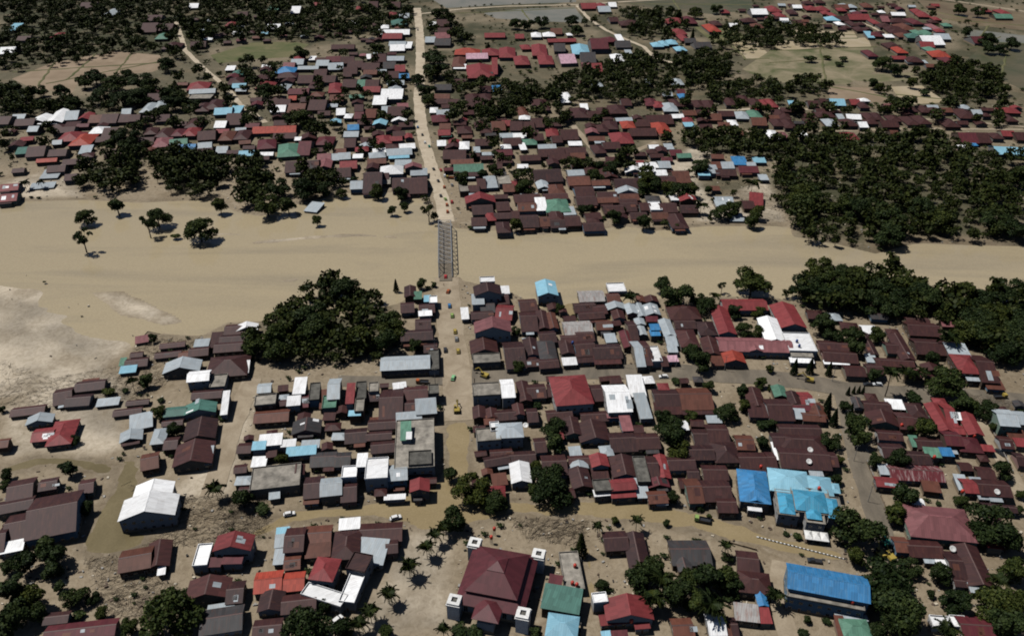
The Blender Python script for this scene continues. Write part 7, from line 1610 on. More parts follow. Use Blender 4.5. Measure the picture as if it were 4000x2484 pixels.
FAR_TREES = '''218,363 -89,368 -130,338 -78,377 -83,369 186,456 331,573 238,330 -113,366 231,362 238,372 288,455 330,541 -119,365 184,479 -117,361 -65,323 218,408 265,514 242,338 267,531 291,563 262,359 -98,390 364,595 -73,332 224,388 263,460 228,347 257,374 178,403 283,573 -109,378 261,487 194,389 -117,373 305,461 -71,374 206,562 220,581 237,588 247,575 245,510 266,512 311,478 174,385 162,378 243,522 169,372 -60,360 262,383 184,383 316,590 220,478 269,598 -65,338 249,330 359,587 343,531 211,361 222,562 -127,355 251,484 301,462 216,551 314,509 224,357 380,589 322,519 349,642 262,362 191,488 309,561 321,474 -78,349 265,500 168,400 230,526 207,388 -76,361 -104,329 301,486 214,490 250,379 199,461 225,506 -85,339 237,362 236,374 -68,348 328,512 251,475 190,404 -109,337 266,363 342,542 192,515 -77,325 362,568 -108,323 265,574 -100,369 305,642 202,399 182,372 -85,376 204,464 206,377 358,628 252,535 229,447 275,556 -74,381 325,530 197,376 282,476 219,522 252,608 198,405 249,574 305,598 -95,351 224,457 208,519 191,394 279,474 343,521 229,458 307,541 227,393 251,346 316,620 316,623 182,511 234,379 283,559 337,644 253,495 289,635 272,614 204,492 -113,347 -78,328 276,535 255,365 212,585 228,497 213,380 225,546 -112,385 152,386 247,559 313,467 309,619 -70,364 371,596 247,498 310,528 -89,331 300,570 283,567 202,479 200,449 -98,325 206,527 367,604 -196,545 334,584 211,451 242,358 -99,374 230,542 343,637 207,584 -66,356 328,561 198,537 159,381 200,554 312,499 293,545 316,593 255,618 207,404 202,519 207,535 208,392 301,554 315,492 303,550 166,392 284,551 230,358 362,559 276,600 170,394 265,614 356,538 299,580 333,607 222,391 218,397 -258,552 251,525 290,617 301,615 208,400 323,502 338,545 236,571 254,517 302,506 328,566 -156,549 290,541 385,593 349,545 211,577 191,378 295,478 230,571 283,531 258,551 -86,384 318,537 277,379 228,399 211,458 322,628 320,632 299,601 212,494 213,597 -83,355 231,340 236,332 281,489 186,471 301,537 198,371 -177,542 -281,538 296,504 254,354 -277,543 276,519 256,626 218,531 197,567 239,341 267,559 209,479 326,551 277,461 279,510 340,558 201,545 345,614 373,564 -85,322 333,640 289,516 193,451 310,609 232,480 339,524 -248,599 -314,578 338,492 213,406 390,589 186,502 282,626 -248,547 -176,537 300,517 215,393 -300,553 281,586 357,559 -261,582 -281,554 294,626 295,501 318,579 179,408 291,589 -254,557 322,556 338,505 228,381 -245,582 239,512 -131,538 336,572 299,523 308,633 294,640 -247,590 193,530 269,635 315,548 233,575 -267,590 255,557 243,479 236,527 261,377 290,643 244,535 263,474 234,384 179,371 -216,562 335,629 288,497 240,621 274,587 -262,568 -230,565 -298,546 243,366 -258,606 313,581 -235,578 357,594 271,369 202,566 348,604 246,465 230,617 457,777 -195,590 190,472 261,526 -269,580 330,519 252,460 302,624 184,635 217,372 -138,550 280,469 337,595 -241,532 -286,567 -282,573 233,561 322,584 -178,521 230,467 272,494 204,632 -293,589 251,587 -199,560 217,541 251,545 274,604 -192,536 334,499 -300,586 431,780 449,769 307,610 214,564 177,633 -294,574 -191,561 151,605 270,545 263,563 292,465 294,603 261,507 -256,599 -294,560 -172,527 351,565 -285,532 -280,561 -244,547 371,581 214,507 262,534 257,586 327,607 193,388 -143,548 192,602 368,583 230,588 351,625 250,570 -192,553 200,623 261,468 228,596 -173,511 188,637 237,641 324,484 479,808 -295,581 334,593 226,610 267,627 340,579 -227,573 -422,712 -182,509 -136,560 310,520 -221,541 -535,946 -231,591 -316,571 -530,861 -178,553 -256,572 197,633 418,845 181,612 245,462 -239,539 296,528 -297,595 -240,576 202,577 192,542 473,812 289,595 -516,990 221,640 256,596 469,827 243,601 -212,541 -131,554 213,468 290,488 -218,524 454,859 -147,534 -140,529 19,757 254,629 414,767 128,765 -239,555 454,773 -595,1000 348,589 -308,591 -395,715 215,619 352,575 -358,979 477,821 -226,540 237,618 159,618 -447,744 -286,582 -191,572 435,771 -581,949 311,570 -541,934 248,624 487,863 168,619 -257,586 -287,586 -220,574 190,545 -187,546 -318,567 233,516 -225,533 40,745 -222,558 240,549 -235,596 -429,726 491,826 488,811 472,777 199,648 -215,1049 135,792 160,635 458,786 -512,895 -258,1032 -422,948 -143,561 -469,963 328,644 331,620 -130,546 143,631 237,606 191,755 29,631 -183,561 -462,1011 259,650 -305,566 -248,557 467,771 414,787 -194,586 428,788 472,785 -571,954 -235,534 436,838 259,632 -410,945 -470,888 472,849 -442,960 -432,718 -298,573 -272,1118 -179,526 467,808 134,835 -169,1065 -246,544 -271,597 -521,935 -224,524 -233,546 423,834 -487,909 -212,546 33,762 -187,551 -308,541 -523,1121 -154,562 -368,977 -435,1015 462,844 -409,1071 -543,1119 209,846 355,605 168,644 227,609 272,662 355,552 -324,641 -582,1059 195,806 279,604 193,748 -277,1069 -536,910 -201,574 42,793 159,790 149,641 -558,1102 150,624 -506,1071 433,824 -524,946 -263,993 -309,546 81,573 -443,1077 -368,908 187,617 54,822 87,839 276,578 473,772 -288,549 273,564 361,576 -372,1000 -214,529 -523,930 194,608 74,794 124,816 4,744 447,807 -483,930 -493,1116 -377,1096 472,838 444,822 -175,543 119,868 -310,580 -509,952 -328,1060 240,631 4,783 -432,935 -492,1016 -242,564 -296,1032 -470,916 -551,1087 -533,995 -305,605 -139,540 -258,1099 491,849 448,775 -284,1157 88,762 -453,761 -306,1126 141,839 -373,915 -147,538 -269,642 -344,1031 417,810 -459,974 -469,738 -229,1022 92,785 -307,559 449,812 -186,1006 -517,963 -503,899 -420,726 -221,1014 -531,1010 -319,982 200,813 -724,1205 -362,1001 -509,1082 -479,1089 13,557 -263,604 -452,924 -498,1110 -688,1167 226,754 -475,1065 454,807 214,630 -486,882 19,782 -192,1023 207,613 -340,1055 478,817 -161,1008 -236,1124 -398,1082 257,978 118,805 410,780 205,793 126,636 96,789 188,901 482,835 -435,735 -343,1000 56,793 -278,1147 303,587 6,548 -406,733 90,593 -541,1058 -528,1101 441,796 -389,1023 -475,778 -390,1096 -273,589 -456,1082 52,812 -459,754 180,893 431,818 -494,979 -407,715 -635,1108 -404,618 41,765 -478,960 258,606 199,820 -387,999 128,792 474,836 -521,1016 -489,791 226,626 420,815 350,639 -535,1175 -361,1054 173,604 286,969 -492,876 130,801 46,587 -509,1012 -492,928 -589,1078 -190,638 156,783 -450,709 -132,1067 257,803 145,901 -537,915 -684,1139 -452,984 -561,916 -353,1094 413,815 -470,1161 -342,1220 -520,970 -390,1222 -454,914 -415,719 -534,985 162,833 -399,720 159,731 178,829 484,792 -539,1113 -277,550 -226,558 156,813 -139,551 -275,1108 -528,1060 -421,1220 -480,1049 -285,1027 260,642 -515,943 97,812 -583,1129 184,797 76,783 -469,993 223,601 -452,1024 -360,939 177,805 249,655 -45,719 -398,1048 -264,1167 -247,578 181,640 104,875 -407,718 -386,1076 117,842 -618,1076 -223,567 -409,725 -608,1045 194,793 366,1033 426,796 58,803 129,902 129,869 79,752 -216,1112 -410,1020 -249,564 -472,1082 -500,882 434,850 -431,1185 252,929 -231,1014 -424,718 -414,1025 -487,767 196,796 8,753 -211,559 -461,938 -323,1109 -4,721 -546,973 199,599 60,832 180,709 -505,1005 181,603 160,608 -475,753 418,797 -307,1207 -554,908 -552,951 -582,1220 -740,1259 -566,1089 -269,1099 -529,1002 246,788 143,858 -581,1038 -202,1045 -541,870 -224,546 -247,571 479,798 -374,1121 451,836 211,816 -527,966 103,836 -268,1183 -546,978 -257,1211 -251,1071 -281,1016 -450,738 -622,1198 -169,1029 -326,1042 -118,660 43,777 27,776 -481,785 -500,949 -183,536 212,599 280,957 125,864 -202,999 62,804 -296,542 -51,487,7 131,565,7 -28,944,11 360,775,10 105,1082,13 471,871 -397,672 -21,709 -254,1139 -520,888 -383,994 -634,1070 -517,1097 24,702 -10,558 -506,1040 97,829 151,866 455,824 31,666 -181,1058 -318,1123 234,909 -243,600 -612,1126 -543,892 -301,1004 -410,970 -402,1128 -139,1067 364,965 229,880 -456,926 193,657 73,775 -571,1072 -263,1203 -484,760 -422,665 -316,1142 -493,942 -416,1085 -594,967 -470,1017 -606,1114 203,758 -548,1081 -557,1201 -374,1020 -187,1037 -523,871 -612,1014 116,832 -474,908 121,784 -589,956 182,652 -210,1058 422,751 -450,1000 179,820 -466,754 119,823 -498,963 -453,1180 -270,1047 -100,1034 114,810 -7,747 -46,775 -631,1179 487,840 -524,897 -561,1043 215,772 -600,990 126,850 81,789 -672,1121 -312,571 -342,1141 -397,1036 -197,1225 -557,969 -443,975 88,578 -597,980 -508,1123 462,785 99,560 -386,935 -551,1202 -426,1114 499,831 296,798 -375,622 -535,927 192,869 -226,1130 -464,1049 -225,690 -481,1255 468,763 -491,989 -653,1177 104,752 -432,1034 120,775 -439,737 -482,1031 -467,1153 -437,944 42,786 -466,747 -469,932 246,643 -560,1038 255,718 -473,975 428,825 -489,787 -122,546 -461,762 151,647 -356,944 -414,1061 -452,937 -442,721 161,640 -644,1065 178,1036 -465,1070 107,814 -553,1055 -518,1229 203,876 -476,1177 -645,1244 -317,1037 -245,996 10,785 -609,1173 -464,981 -610,998 242,966 -330,1109 -362,1026 222,793 -441,1214 210,821 -645,1194 -502,1176 36,782 -48,822 116,752 464,856 -485,1163 78,766 208,763 -276,594 200,640 -570,1260 -323,1087 -216,581 406,787 444,848 155,526,7 130,484,6 190,764 -198,1160 268,999 -491,1169 459,853 -286,1086 -480,775 177,625 -182,1129 -296,559 26,796 -148,555 143,782 480,850 65,766 -581,1211 448,795 -213,571 -395,1157 448,860 -587,1150 -344,1161 3,777 -402,981 443,723 298,710 261,934 -515,1262 -223,1071 -279,1189 -636,1147 -204,1254 -356,1034 -70,997 -248,1162 -548,1035 -222,587 -364,946 223,859 -183,1121 456,763 118,789 -144,609 -236,1083 -11,695 176,613 -421,960 -276,1251 -332,1238 178,845 -613,1255 253,785 106,759 -209,1002 167,1011 319,1071 -263,1107 221,608 -578,1249 196,831 421,809 -148,1166 -499,1144 -166,690 -454,745 413,760 -550,1134 205,865 -511,1044 -378,984 -50,1006 416,821 -482,972 145,833 -462,1133 -559,942 -270,832 -544,1210 -147,1140 -609,1071 -99,1044 -476,1128 484,809 91,750 212,871 -667,1132 453,845 -187,1012 222,892 -274,1006 289,1006 -258,1175 -388,1139 155,843 96,876 -476,895 -524,1218 426,695 161,648 -227,579 398,724 229,862 173,647 -644,1178 -340,1074 -602,1254 210,908 -237,592 8,727 -438,729 -675,1234 -456,717 -410,1119 -446,989 -474,1003 101,770 -344,1017 13,747 423,761 -313,1081 -630,1251 -8,734 -593,1219 -309,595 -204,1225 30,755 -463,1198 -308,1014 -647,1129 -369,990 -485,1180 448,841 -288,1208 436,805 -594,1165 -370,730 -649,1188 330,712 -566,1256 -460,735 -401,1056 -668,1175 -502,921 -512,924 238,986 -293,1081 461,799 -26,661 -324,1071 452,865 283,1054 -410,1185 -33,807 246,758 -322,1180 -529,1042 -646,1090 -430,709 -284,1036 238,898 -105,613 -659,1229 -443,943 -221,1242 117,855 -60,517,6 99,477,6 560,1125,12 93,1080,11 -118,607 -408,941 117,882 -353,928 -420,1112 157,898 264,978 199,781 134,852 -579,1124 -446,1164 -216,1063 -649,1120 -492,1158 2,715 -312,1046 301,977 -363,1013 -137,1050 -614,1022 -660,1142 -553,1231 -239,1190 427,771 -521,1170 -400,1162 65,773 -270,544 -336,1262 -372,1166 -275,1132 -145,1191 -649,1262 441,764 451,762 456,829 -524,978 162,823 70,753 186,765 -505,1044 -464,1027 124,890 -3,750 -276,553 -333,1007 -223,1057 61,817 -488,775 -2,730 -462,725 -181,1093 489,829 -577,1103 -422,1164 121,740 -172,823 -51,686 -708,1251 165,880 -500,943 -487,912 145,884 -179,1078 -641,1186 4,730 -254,1183 -655,1167 -592,1057 -178,1178 -719,1242 -513,1109 -169,1046 -621,1206 162,1067 -176,1120 -436,1076 123,899 26,759 -350,1265 -534,1119 -29,701 100,805 205,717 151,610 -474,744 -560,1112 -264,573 -392,1212 260,691 268,1023 187,1148 -497,967 142,802 -91,695 159,875 -303,1103 -643,1126 -637,1168 -496,1234 -320,1098 106,841 78,828 254,657 -386,1069 -574,956 -457,710 -382,1028 276,803 -140,1053 322,1010 -248,1044 218,1057 -218,1233 283,714 -399,1104 -160,737 73,830 -389,1112 -627,1075 186,1052 -347,1194 145,754 138,894 -168,1162 -304,1081 478,865 -152,1174 -384,1129 -285,666 -146,772 494,840 -246,1198 -679,1210 372,1049 406,794 -366,1172 -588,1014 -240,1116 -380,1088 162,851 -271,1139 -182,1065 -588,1063 413,716 -248,1157 -293,1260 -535,1007 -230,766 73,685 -30,597 -385,927 -205,582 -655,1115 -519,858 -734,1261 342,1031 -382,1153 138,873 -456,1131 -546,907 -412,1213 425,839 300,957 275,1012 -53,979 -707,1186 -248,1217 -47,629 -152,672 -81,812 340,1058 426,833 305,780 -220,1117 -452,1015 6,733 -504,1054 160,1122 -541,1166 -314,704 -330,624 -446,729 -528,1021 438,829 201,847 168,837 -623,1241 14,759 -159,1075 -517,981 -320,1013 90,777 -428,1209 -571,982 276,1025 -368,1031 246,619 270,963 -570,1079 -217,1152 180,814 -408,1174 -377,926 -452,1087 280,663 305,1046 -453,719 -422,966 -159,1256 -498,910 170,849 -139,1159 -456,1255 -457,1198 337,1009 109,800 211,888 -305,1189 152,803 -690,1175 89,822 -611,1144 235,974 75,497,6 208,1131 -415,1250 -582,1145 -481,947 -390,941 -574,1171 -528,1128 225,621 -361,1255 13,641 164,842 380,1033 -266,1152 -158,1217 -635,1158 216,823 -440,1226 472,800 -558,1188 201,866 -258,1217 -505,1144 -408,1237 80,815 41,720 -554,918 369,1001 -584,1088 -204,1021 -476,769 -432,1104 -232,1251 -34,713 141,820 406,729 123,762 -590,1238 346,970 -671,1195 -633,1140 346,1050 -407,1141 -355,1061 -698,1204 -471,771 -382,1107 304,716 -284,699 476,857 247,743 -294,1101 155,1150 -571,1027 -682,1193 165,1145 194,1056 -319,1056 220,714 234,758 422,852 -398,1183 -614,1182 95,747 -221,1140 -376,1182 314,965 192,848 -721,1198 -15,619 -336,1130 -165,1150 -673,1255 -178,1236 -558,964 -665,1252 -708,1207 -563,1036 -487,1094 147,1026 338,971 98,825 -249,880 -263,668 197,901 -656,1238 -40,785 379,967 -540,867 130,769 -184,1168 430,762 -468,1243 -312,688 185,821 403,686 -425,1134 -282,1006 -342,1173 -626,1220 -554,961 -390,1184 100,861 200,1161 -275,1075 -491,896 305,1006 -199,1057 -306,1230 -545,929 175,867 68,782 -472,1148 -515,1032 -146,931 302,1037 -358,895 -636,1206 -151,1212 -364,1207 111,826 -332,1072 81,771 -416,1063 -360,1043 -420,1099 -452,1071 -200,1070 -609,1151 -271,1153 -532,1079 -344,1109 -540,1250 260,780 -225,1101 340,979 -536,1218 -666,1155 -495,1123 -497,1252 -518,872 129,786 -345,1151 -296,1190 -263,1259 430,733 -444,1085 -443,947 320,994 -423,1248 354,1022 186,996 -421,643 182,848 -348,1021 235,900 -389,1036 -205,1076 488,827 135,819 190,814 439,817 -434,978 -525,917 -657,1137 -597,1261 -517,1080 216,845 -163,1244 -397,1234 -187,1215 -474,1241 206,1075 -482,1231 -151,1099 -629,1183 113,881 -696,1187 -486,1066 -262,868 187,846 207,732 -436,710 -462,1004 438,778 367,687 -185,1136 -682,1262 -601,1110 234,796 -669,1236 -305,1008 -192,1046 -528,1093 416,676 -294,1013 -228,1183 -30,724 -264,1251 -27,693 -543,1189 -282,1072 -582,1015 184,1075 128,831 -26,711 -510,1131 434,754 149,817 106,787 258,711 263,765 -420,1031 -239,759 -227,1046 -480,1102 -125,672 366,1020 272,940 -299,1255 172,1022 217,902 210,833 72,821 207,1064 147,1055 -271,1240 -333,1021 259,947 198,1148 -637,1262 -280,781 -511,1252 -471,1188 -637,1060 334,1025 222,691 435,712 -529,1227 -464,1190 -66,1014 -648,1082 -337,1194 -533,1256 -599,1045 -434,1245 320,1039 -154,935 -321,834 274,692 -237,1220 155,885 159,1047 -471,951 -364,1100 -620,1101 -416,1167 -389,1227 -685,1253 -159,771 -570,1183 -602,1120 374,994 -10,592 -560,1014 302,787 288,1032 193,1121 -277,1161 -252,727 -353,1190 457,816 296,1023 81,856 -397,1148 -159,1164 -439,1142 -199,1039 -182,1256 -395,1085 349,711 -551,899 -725,1248 -199,1217 285,989 -294,1071 -71,1076 -197,1120 -495,1034 45,799 -518,1064 204,912 -645,1230 -199,1265 -287,604 -612,1038 -38,720 -685,1209 -553,1178 250,769 -315,1189 -178,1223 367,958 -340,973 -547,882 486,868 -712,1226 -277,1171 194,1158 -323,1244 206,1053 -198,1244 -677,1163 -328,1226 -317,1129 152,790 -505,1100 -568,1097 262,970 219,1066 -242,905 -265,1015 -188,1107 -547,1258 -307,1181 -317,1217 -311,1223 -72,1040 248,955 -405,1217 -379,1046 -288,1241 -436,746 -240,1033 -486,1143 56,742 -496,1212 -111,692 -252,1238 89,805 -28,799 145,1035 -458,1168 -482,1204 289,1014 153,1111 -324,748 -133,908 256,1002 -644,1110 -534,1164 -534,1069 -315,658 -190,1176 -601,1168 -685,1190 -584,1229 186,881 -461,1211 -208,1140 350,726 3,556 -443,1262 -369,1244 416,781 280,1003 205,850 -551,1120 398,727 -96,1059 50,789 -456,948 -433,957 -661,1198 -725,1241 163,896 -478,982 154,1092 -488,1190 -379,1012 -329,1100 462,866 -425,1177 -631,1196 40,585 -233,1072 -301,868 -39,788 -553,997 -204,1014 448,790 -379,1172 157,632 -609,1201 -217,1251 -530,1184 -528,1068 226,911 386,968 173,792 -444,1231 -283,1058 174,869 -448,1139 223,852 -373,1107 -606,1228 420,682 4,762 -546,1236 229,787 168,692 -428,1027 -674,1223 -553,1081 -25,724 48,775 -587,1258 437,791 -192,1085 -360,1185 -325,1032 -603,1098 -377,1264 219,1114 381,1012 207,831 -474,759 223,783 -259,733 -558,1153 -543,945 -228,1171 159,1161 276,1036 -313,1114 154,1098 56,782 -665,1166 -426,1222 185,1100 -571,1085 -644,1152 -253,1264 -273,1022 112,743 37,743 -240,1152 301,994 -266,1026 -373,1130 -457,996 -614,1238 -22,698 13,776 -353,719 365,1015 -575,1136 -248,1102 243,959 -714,1223 -6,705 -386,726 -235,1226 -306,818 -453,727 -144,1056 -308,1031 -181,1228 -333,1215 -3,713 -311,1228 172,1071 175,1088 194,1048 -342,977 -477,941 -199,755 308,798 -294,731 278,982 -403,1156 178,1137 -595,1066 354,973 -483,1023 178,900 -261,1090 -500,1058 386,1025 130,844 192,1029 -426,1196 -431,1070 -11,772 -234,1053 191,1106 -145,1106 -618,1227 -369,1197 -284,1134 -225,1156 296,1057 -198,1158 320,1023 -195,1097 180,1130 -575,1050 -408,1112 -282,1260 -361,1202 -754,1265 264,1013 272,721 -187,742 -564,1266 250,783 -418,1177 -423,1121 -616,1056 203,891 339,1023 -501,1201 166,861 -317,1166 -381,650 -596,1038 313,978 190,763 -660,1208 -248,1113 -211,702 -251,1256 -203,1132 264,1040 -162,901 -382,1240 276,990 -454,1220 -213,1029 109,789 -515,1029 238,774 207,1119 -430,1265 -560,1216 446,851 292,775 -620,1114 -267,1080 -497,785 -551,1143 -564,1144 360,1045 -457,1228 -480,1009 66,824 -206,639 -578,1218 -589,994 -151,1234 296,966 -362,1229 -157,1109 -548,1230 66,846 164,747 329,1043 -637,1050 -386,1193 -154,604 169,892 -57,967 -427,1157 -194,1075 -434,970 -20,721 -142,654 -291,1108 100,783 -529,1144 -76,829 -235,1085 235,895 3,744 -537,1193 -277,1265 -170,1059 -165,1107 269,783 -85,821 -565,1127 -267,824 -467,777 -725,1222 211,781 -2,575 -55,794 -248,1025 -277,1099 -408,1195 -537,959 219,883 -315,1247 206,898 158,1031 184,1110 -589,986 -65,1060 -713,1263 -278,776 -297,726 352,991 168,1052 292,1047 -652,1248 217,1050 -627,1156 346,733 -112,623 -482,1200 278,790 -617,1266 -88,1104 334,977 64,753 176,710 228,772 -439,706 77,839 286,786 -538,1025 -51,784 -250,856 193,751 -350,1087 277,1052 99,840 -594,1092 -330,1124 -525,1172 -513,1195 313,1012 -59,802 -626,1164 131,882 -98,1110 -701,1238 149,1142 322,1059 -523,1204 318,1047 -390,1252 -3,590 170,1122 21,708 -454,756 -286,1044 -510,1005 277,769 -331,1089 -492,1136 -581,1162 41,753 193,1013 301,1019 321,967 200,1141 139,772 157,824 -461,769 -326,1251 -251,1231 -574,1239 256,994 -568,1168 186,1018 -350,1124 -52,717 223,799 489,879 -214,1266 -698,1254 49,694 -500,980 -633,1239 -311,1261 -413,716 -46,795 -522,957 227,710 -534,1086 -529,1212 42,714 -246,1205 103,855 -77,825 139,516,5 243,804 -593,1120 -343,742 -427,1226 270,789 -423,1082 -703,1202 -500,1237 -17,704 -487,1056 145,877 -205,1166 -367,1216 -196,762 -168,1087 -62,992 -14,760 -678,1241 314,1040 -296,1236 212,881 -355,1164 287,956 181,874 -313,1092 -137,756 153,1043 -554,1220 -378,1222 -323,783 -5,782 -428,1087 -515,1173 -644,1104 186,1005 -654,1091 -406,1266 -529,1237 -154,646 -344,1226 -186,1065 -370,1063 144,852 -430,707 211,850 -304,1145 -147,751 328,1073 -262,1198 -395,1174 -608,1262 -108,817 190,1070 -27,713 -400,725 286,800 -405,1042 167,1092 243,767 371,974 295,1010 355,996 -707,1222 -443,1131 389,1015 168,1018 -79,1089 181,1110 364,1058 -63,810 261,952 46,686 -1,776 165,1036 -66,1026 -1,696 -44,799 -260,1244 -691,1243 -162,779 -64,1003 -651,1208 -249,1088 -240,1242 -12,656 -358,1238 -672,1186 -259,780 -626,1105 362,992 224,876 342,1068 336,710 158,1006 -566,1234 -300,1218 180,994 -4,723 -638,1077 -345,1047 -265,1070 -368,725 -168,704 -284,1233 -173,1031 -217,756 -591,1028 -240,1247 -553,1253 -2,730 -327,1139 -225,1206 -506,1260 -509,1211 -637,1252 -242,1174 188,891 -261,818 92,605 341,989 -515,1094 -192,1253 334,1000 217,1124 102,765 -228,677 174,1045 -193,1153 218,1106 -315,673 -52,693 -490,1261 -20,814 -18,739 -373,1226 160,1054 -307,748 -570,1197 -386,595 -455,1243 -587,1114 -138,1148 -2,752 185,865 -273,1215 -487,1043 -182,1096 -322,1153 -399,1198 -256,1056 -368,1258 82,698 -264,1051 -248,1147 163,707 207,758 -348,1232 -244,767 -278,757 -695,1223 -582,1043 -187,781 363,729 -291,1249 114,861 378,996 164,1081 199,882 146,888 -94,1119 -338,1208 -559,1166 -265,1232 -144,1135 287,780 -60,833 -605,1223 -48,724 -596,1251 -241,1082 -169,1262 135,859 -422,1238 -57,731 -235,1198 -495,1201 -427,1190 253,709 -474,1263 -351,1096 -239,1229 -42,709 -194,1145 -454,1155 -703,1260 -234,1204 -335,814 -377,1253 -162,649 -739,1251 58,575 -170,1220 -229,702 -147,880 -128,816 -33,777 -90,675 -393,1263 159,1115 -8,763 296,975 -737,1233 -695,1260 -294,612 -504,1219 -197,1092 -542,1259 -683,1176 -385,733 -314,1213 -342,1256 194,1089 -210,1129 588,1064,7 175,880 -82,1057 348,1061 -146,916 -378,1207 351,1011 332,719 -293,784 -271,768 -374,710 217,1159 188,754 -347,785 194,1143 42,679 -261,804 -468,1253 -193,1245 215,1142 14,724 -76,1071 -624,1205 345,998 213,1146 24,578 -452,1259 350,1035 332,1082 -18,684 -164,721 -10,798 -48,764 -231,686 -292,621 191,1075 -147,783 -301,837 -65,823 314,989 -650,1231 388,994 347,720 -353,1254 -279,874 314,1001 -174,667 457,732 -280,852 -184,685 414,732 -252,795 -519,1237 -242,1259 169,1099 245,993 -137,846 -306,719 270,1056 49,575 -333,798 -177,848 -321,768 -112,793 -290,881 -252,865 -272,892 -269,888 -192,804 -100,740 164,1136 -359,769 -240,812 -177,831 -187,912'''

# ------------------------------------------------------------------ helpers
COLL = scene.collection
rnd = random.Random(11)
nrg = np.random.default_rng(3)
def link(name, data, parent=None):
    o = bpy.data.objects.new(name, data); COLL.objects.link(o)
    if parent: o.parent = parent
    return o
def thing(name, label, cat, loc=(0,0,0), rz=0.0, group=None):
    o = link(name, None); o.location = loc; o.rotation_euler = (0,0,rz)
    o.empty_display_size = .5; o['label'] = label; o['category'] = cat
    if group: o['group'] = group
    return o
def mesh(name, v, f, mats, mi=None, smooth=False):
    m = bpy.data.meshes.new(name); m.from_pydata(v, [], f)
    for x in (mats if isinstance(mats, (list, tuple)) else [mats]): m.materials.append(x)
    if mi: m.polygons.foreach_set('material_index', mi)
    if smooth: m.polygons.foreach_set('use_smooth', [True]*len(m.polygons))
    m.update(); return m
def quads_mesh(name, P, mat):
    """P: (n,4,3) -> one mesh of n loose quads"""
    n = len(P); m = bpy.data.meshes.new(name)
    m.vertices.add(n*4); m.vertices.foreach_set('co', P.reshape(-1).astype(np.float32))
    m.loops.add(n*4); m.loops.foreach_set('vertex_index', np.arange(n*4, dtype=np.int32))
    m.polygons.add(n); m.polygons.foreach_set('loop_start', np.arange(0, n*4, 4, dtype=np.int32)); m.polygons.foreach_set('loop_total', np.full(n, 4, dtype=np.int32))
    m.materials.append(mat); m.update(calc_edges=True); return m
class MB:
    def __init__(s): s.v=[]; s.f=[]; s.m=[]
    def add(s, v, f, m=0):
        k=len(s.v); s.v+= [tuple(x) for x in v]; s.f+= [tuple(i+k for i in q) for q in f]; s.m+= [m]*len(f)
    def box(s, x0,x1,y0,y1,z0,z1, m=0, M=None, taper=0.0):
        t=taper; v=[(x0,y0,z0),(x1,y0,z0),(x1,y1,z0),(x0,y1,z0),(x0+t,y0+t,z1),(x1-t,y0+t,z1),(x1-t,y1-t,z1),(x0+t,y1-t,z1)]
        if M is not None: v=[tuple(M@Vector(q)) for q in v]
        s.add(v,[(0,3,2,1),(4,5,6,7),(0,1,5,4),(1,2,6,5),(2,3,7,6),(3,0,4,7)],m)
    def bar(s, a, b, w, m=0, n=4, w2=None):
        a,b=Vector(a),Vector(b); d=(b-a).normalized(); w2=w if w2 is None else w2
        u=d.orthogonal().normalized(); q=d.cross(u); v=[]
        for p,r in ((a,w),(b,w2)):
            for i in range(n):
                an=2*math.pi*(i+.5)/n; v.append(p+u*math.cos(an)*r+q*math.sin(an)*r)
        s.add(v,[(i,(i+1)%n,n+(i+1)%n,n+i) for i in range(n)]+[tuple(range(n-1,-1,-1)),tuple(range(n,2*n))],m)
    def lathe(s, prof, n=10, M=None, m=0):
        v=[];k=len(prof)
        for r,z in prof:
            for i in range(n): v.append((r*math.cos(2*math.pi*i/n), r*math.sin(2*math.pi*i/n), z))
        if M is not None: v=[tuple(M@Vector(q)) for q in v]
        f=[(j*n+i,j*n+(i+1)%n,(j+1)*n+(i+1)%n,(j+1)*n+i) for j in range(k-1) for i in range(n)]
        f+=[tuple(range(n-1,-1,-1)),tuple((k-1)*n+i for i in range(n))]
        s.add(v,f,m)
    def build(s, name, mats, parent=None, smooth=False):
        return link(name, mesh(name, s.v, s.f, mats, s.m, smooth), parent)
def in_poly(X, Y, poly):
    c = np.zeros(X.shape, bool); n=len(poly)
    for i in range(n):
        x1,y1=poly[i]; x2,y2=poly[i-1]
        if y1==y2: continue
        c ^= ((y1>Y)!=(y2>Y)) & (X < (x2-x1)*(Y-y1)/(y2-y1)+x1)
    return c
def dist_poly(X, Y, pts, closed=True):
    d=np.full(X.shape,1e9); n=len(pts)
    for i in range(0 if closed else 1, n):
        x1,y1=pts[i-1]; x2,y2=pts[i]; dx,dy=x2-x1,y2-y1
        t=np.clip(((X-x1)*dx+(Y-y1)*dy)/(dx*dx+dy*dy+1e-9),0,1)
        d=np.minimum(d,np.hypot(X-x1-t*dx,Y-y1-t*dy))
    return d

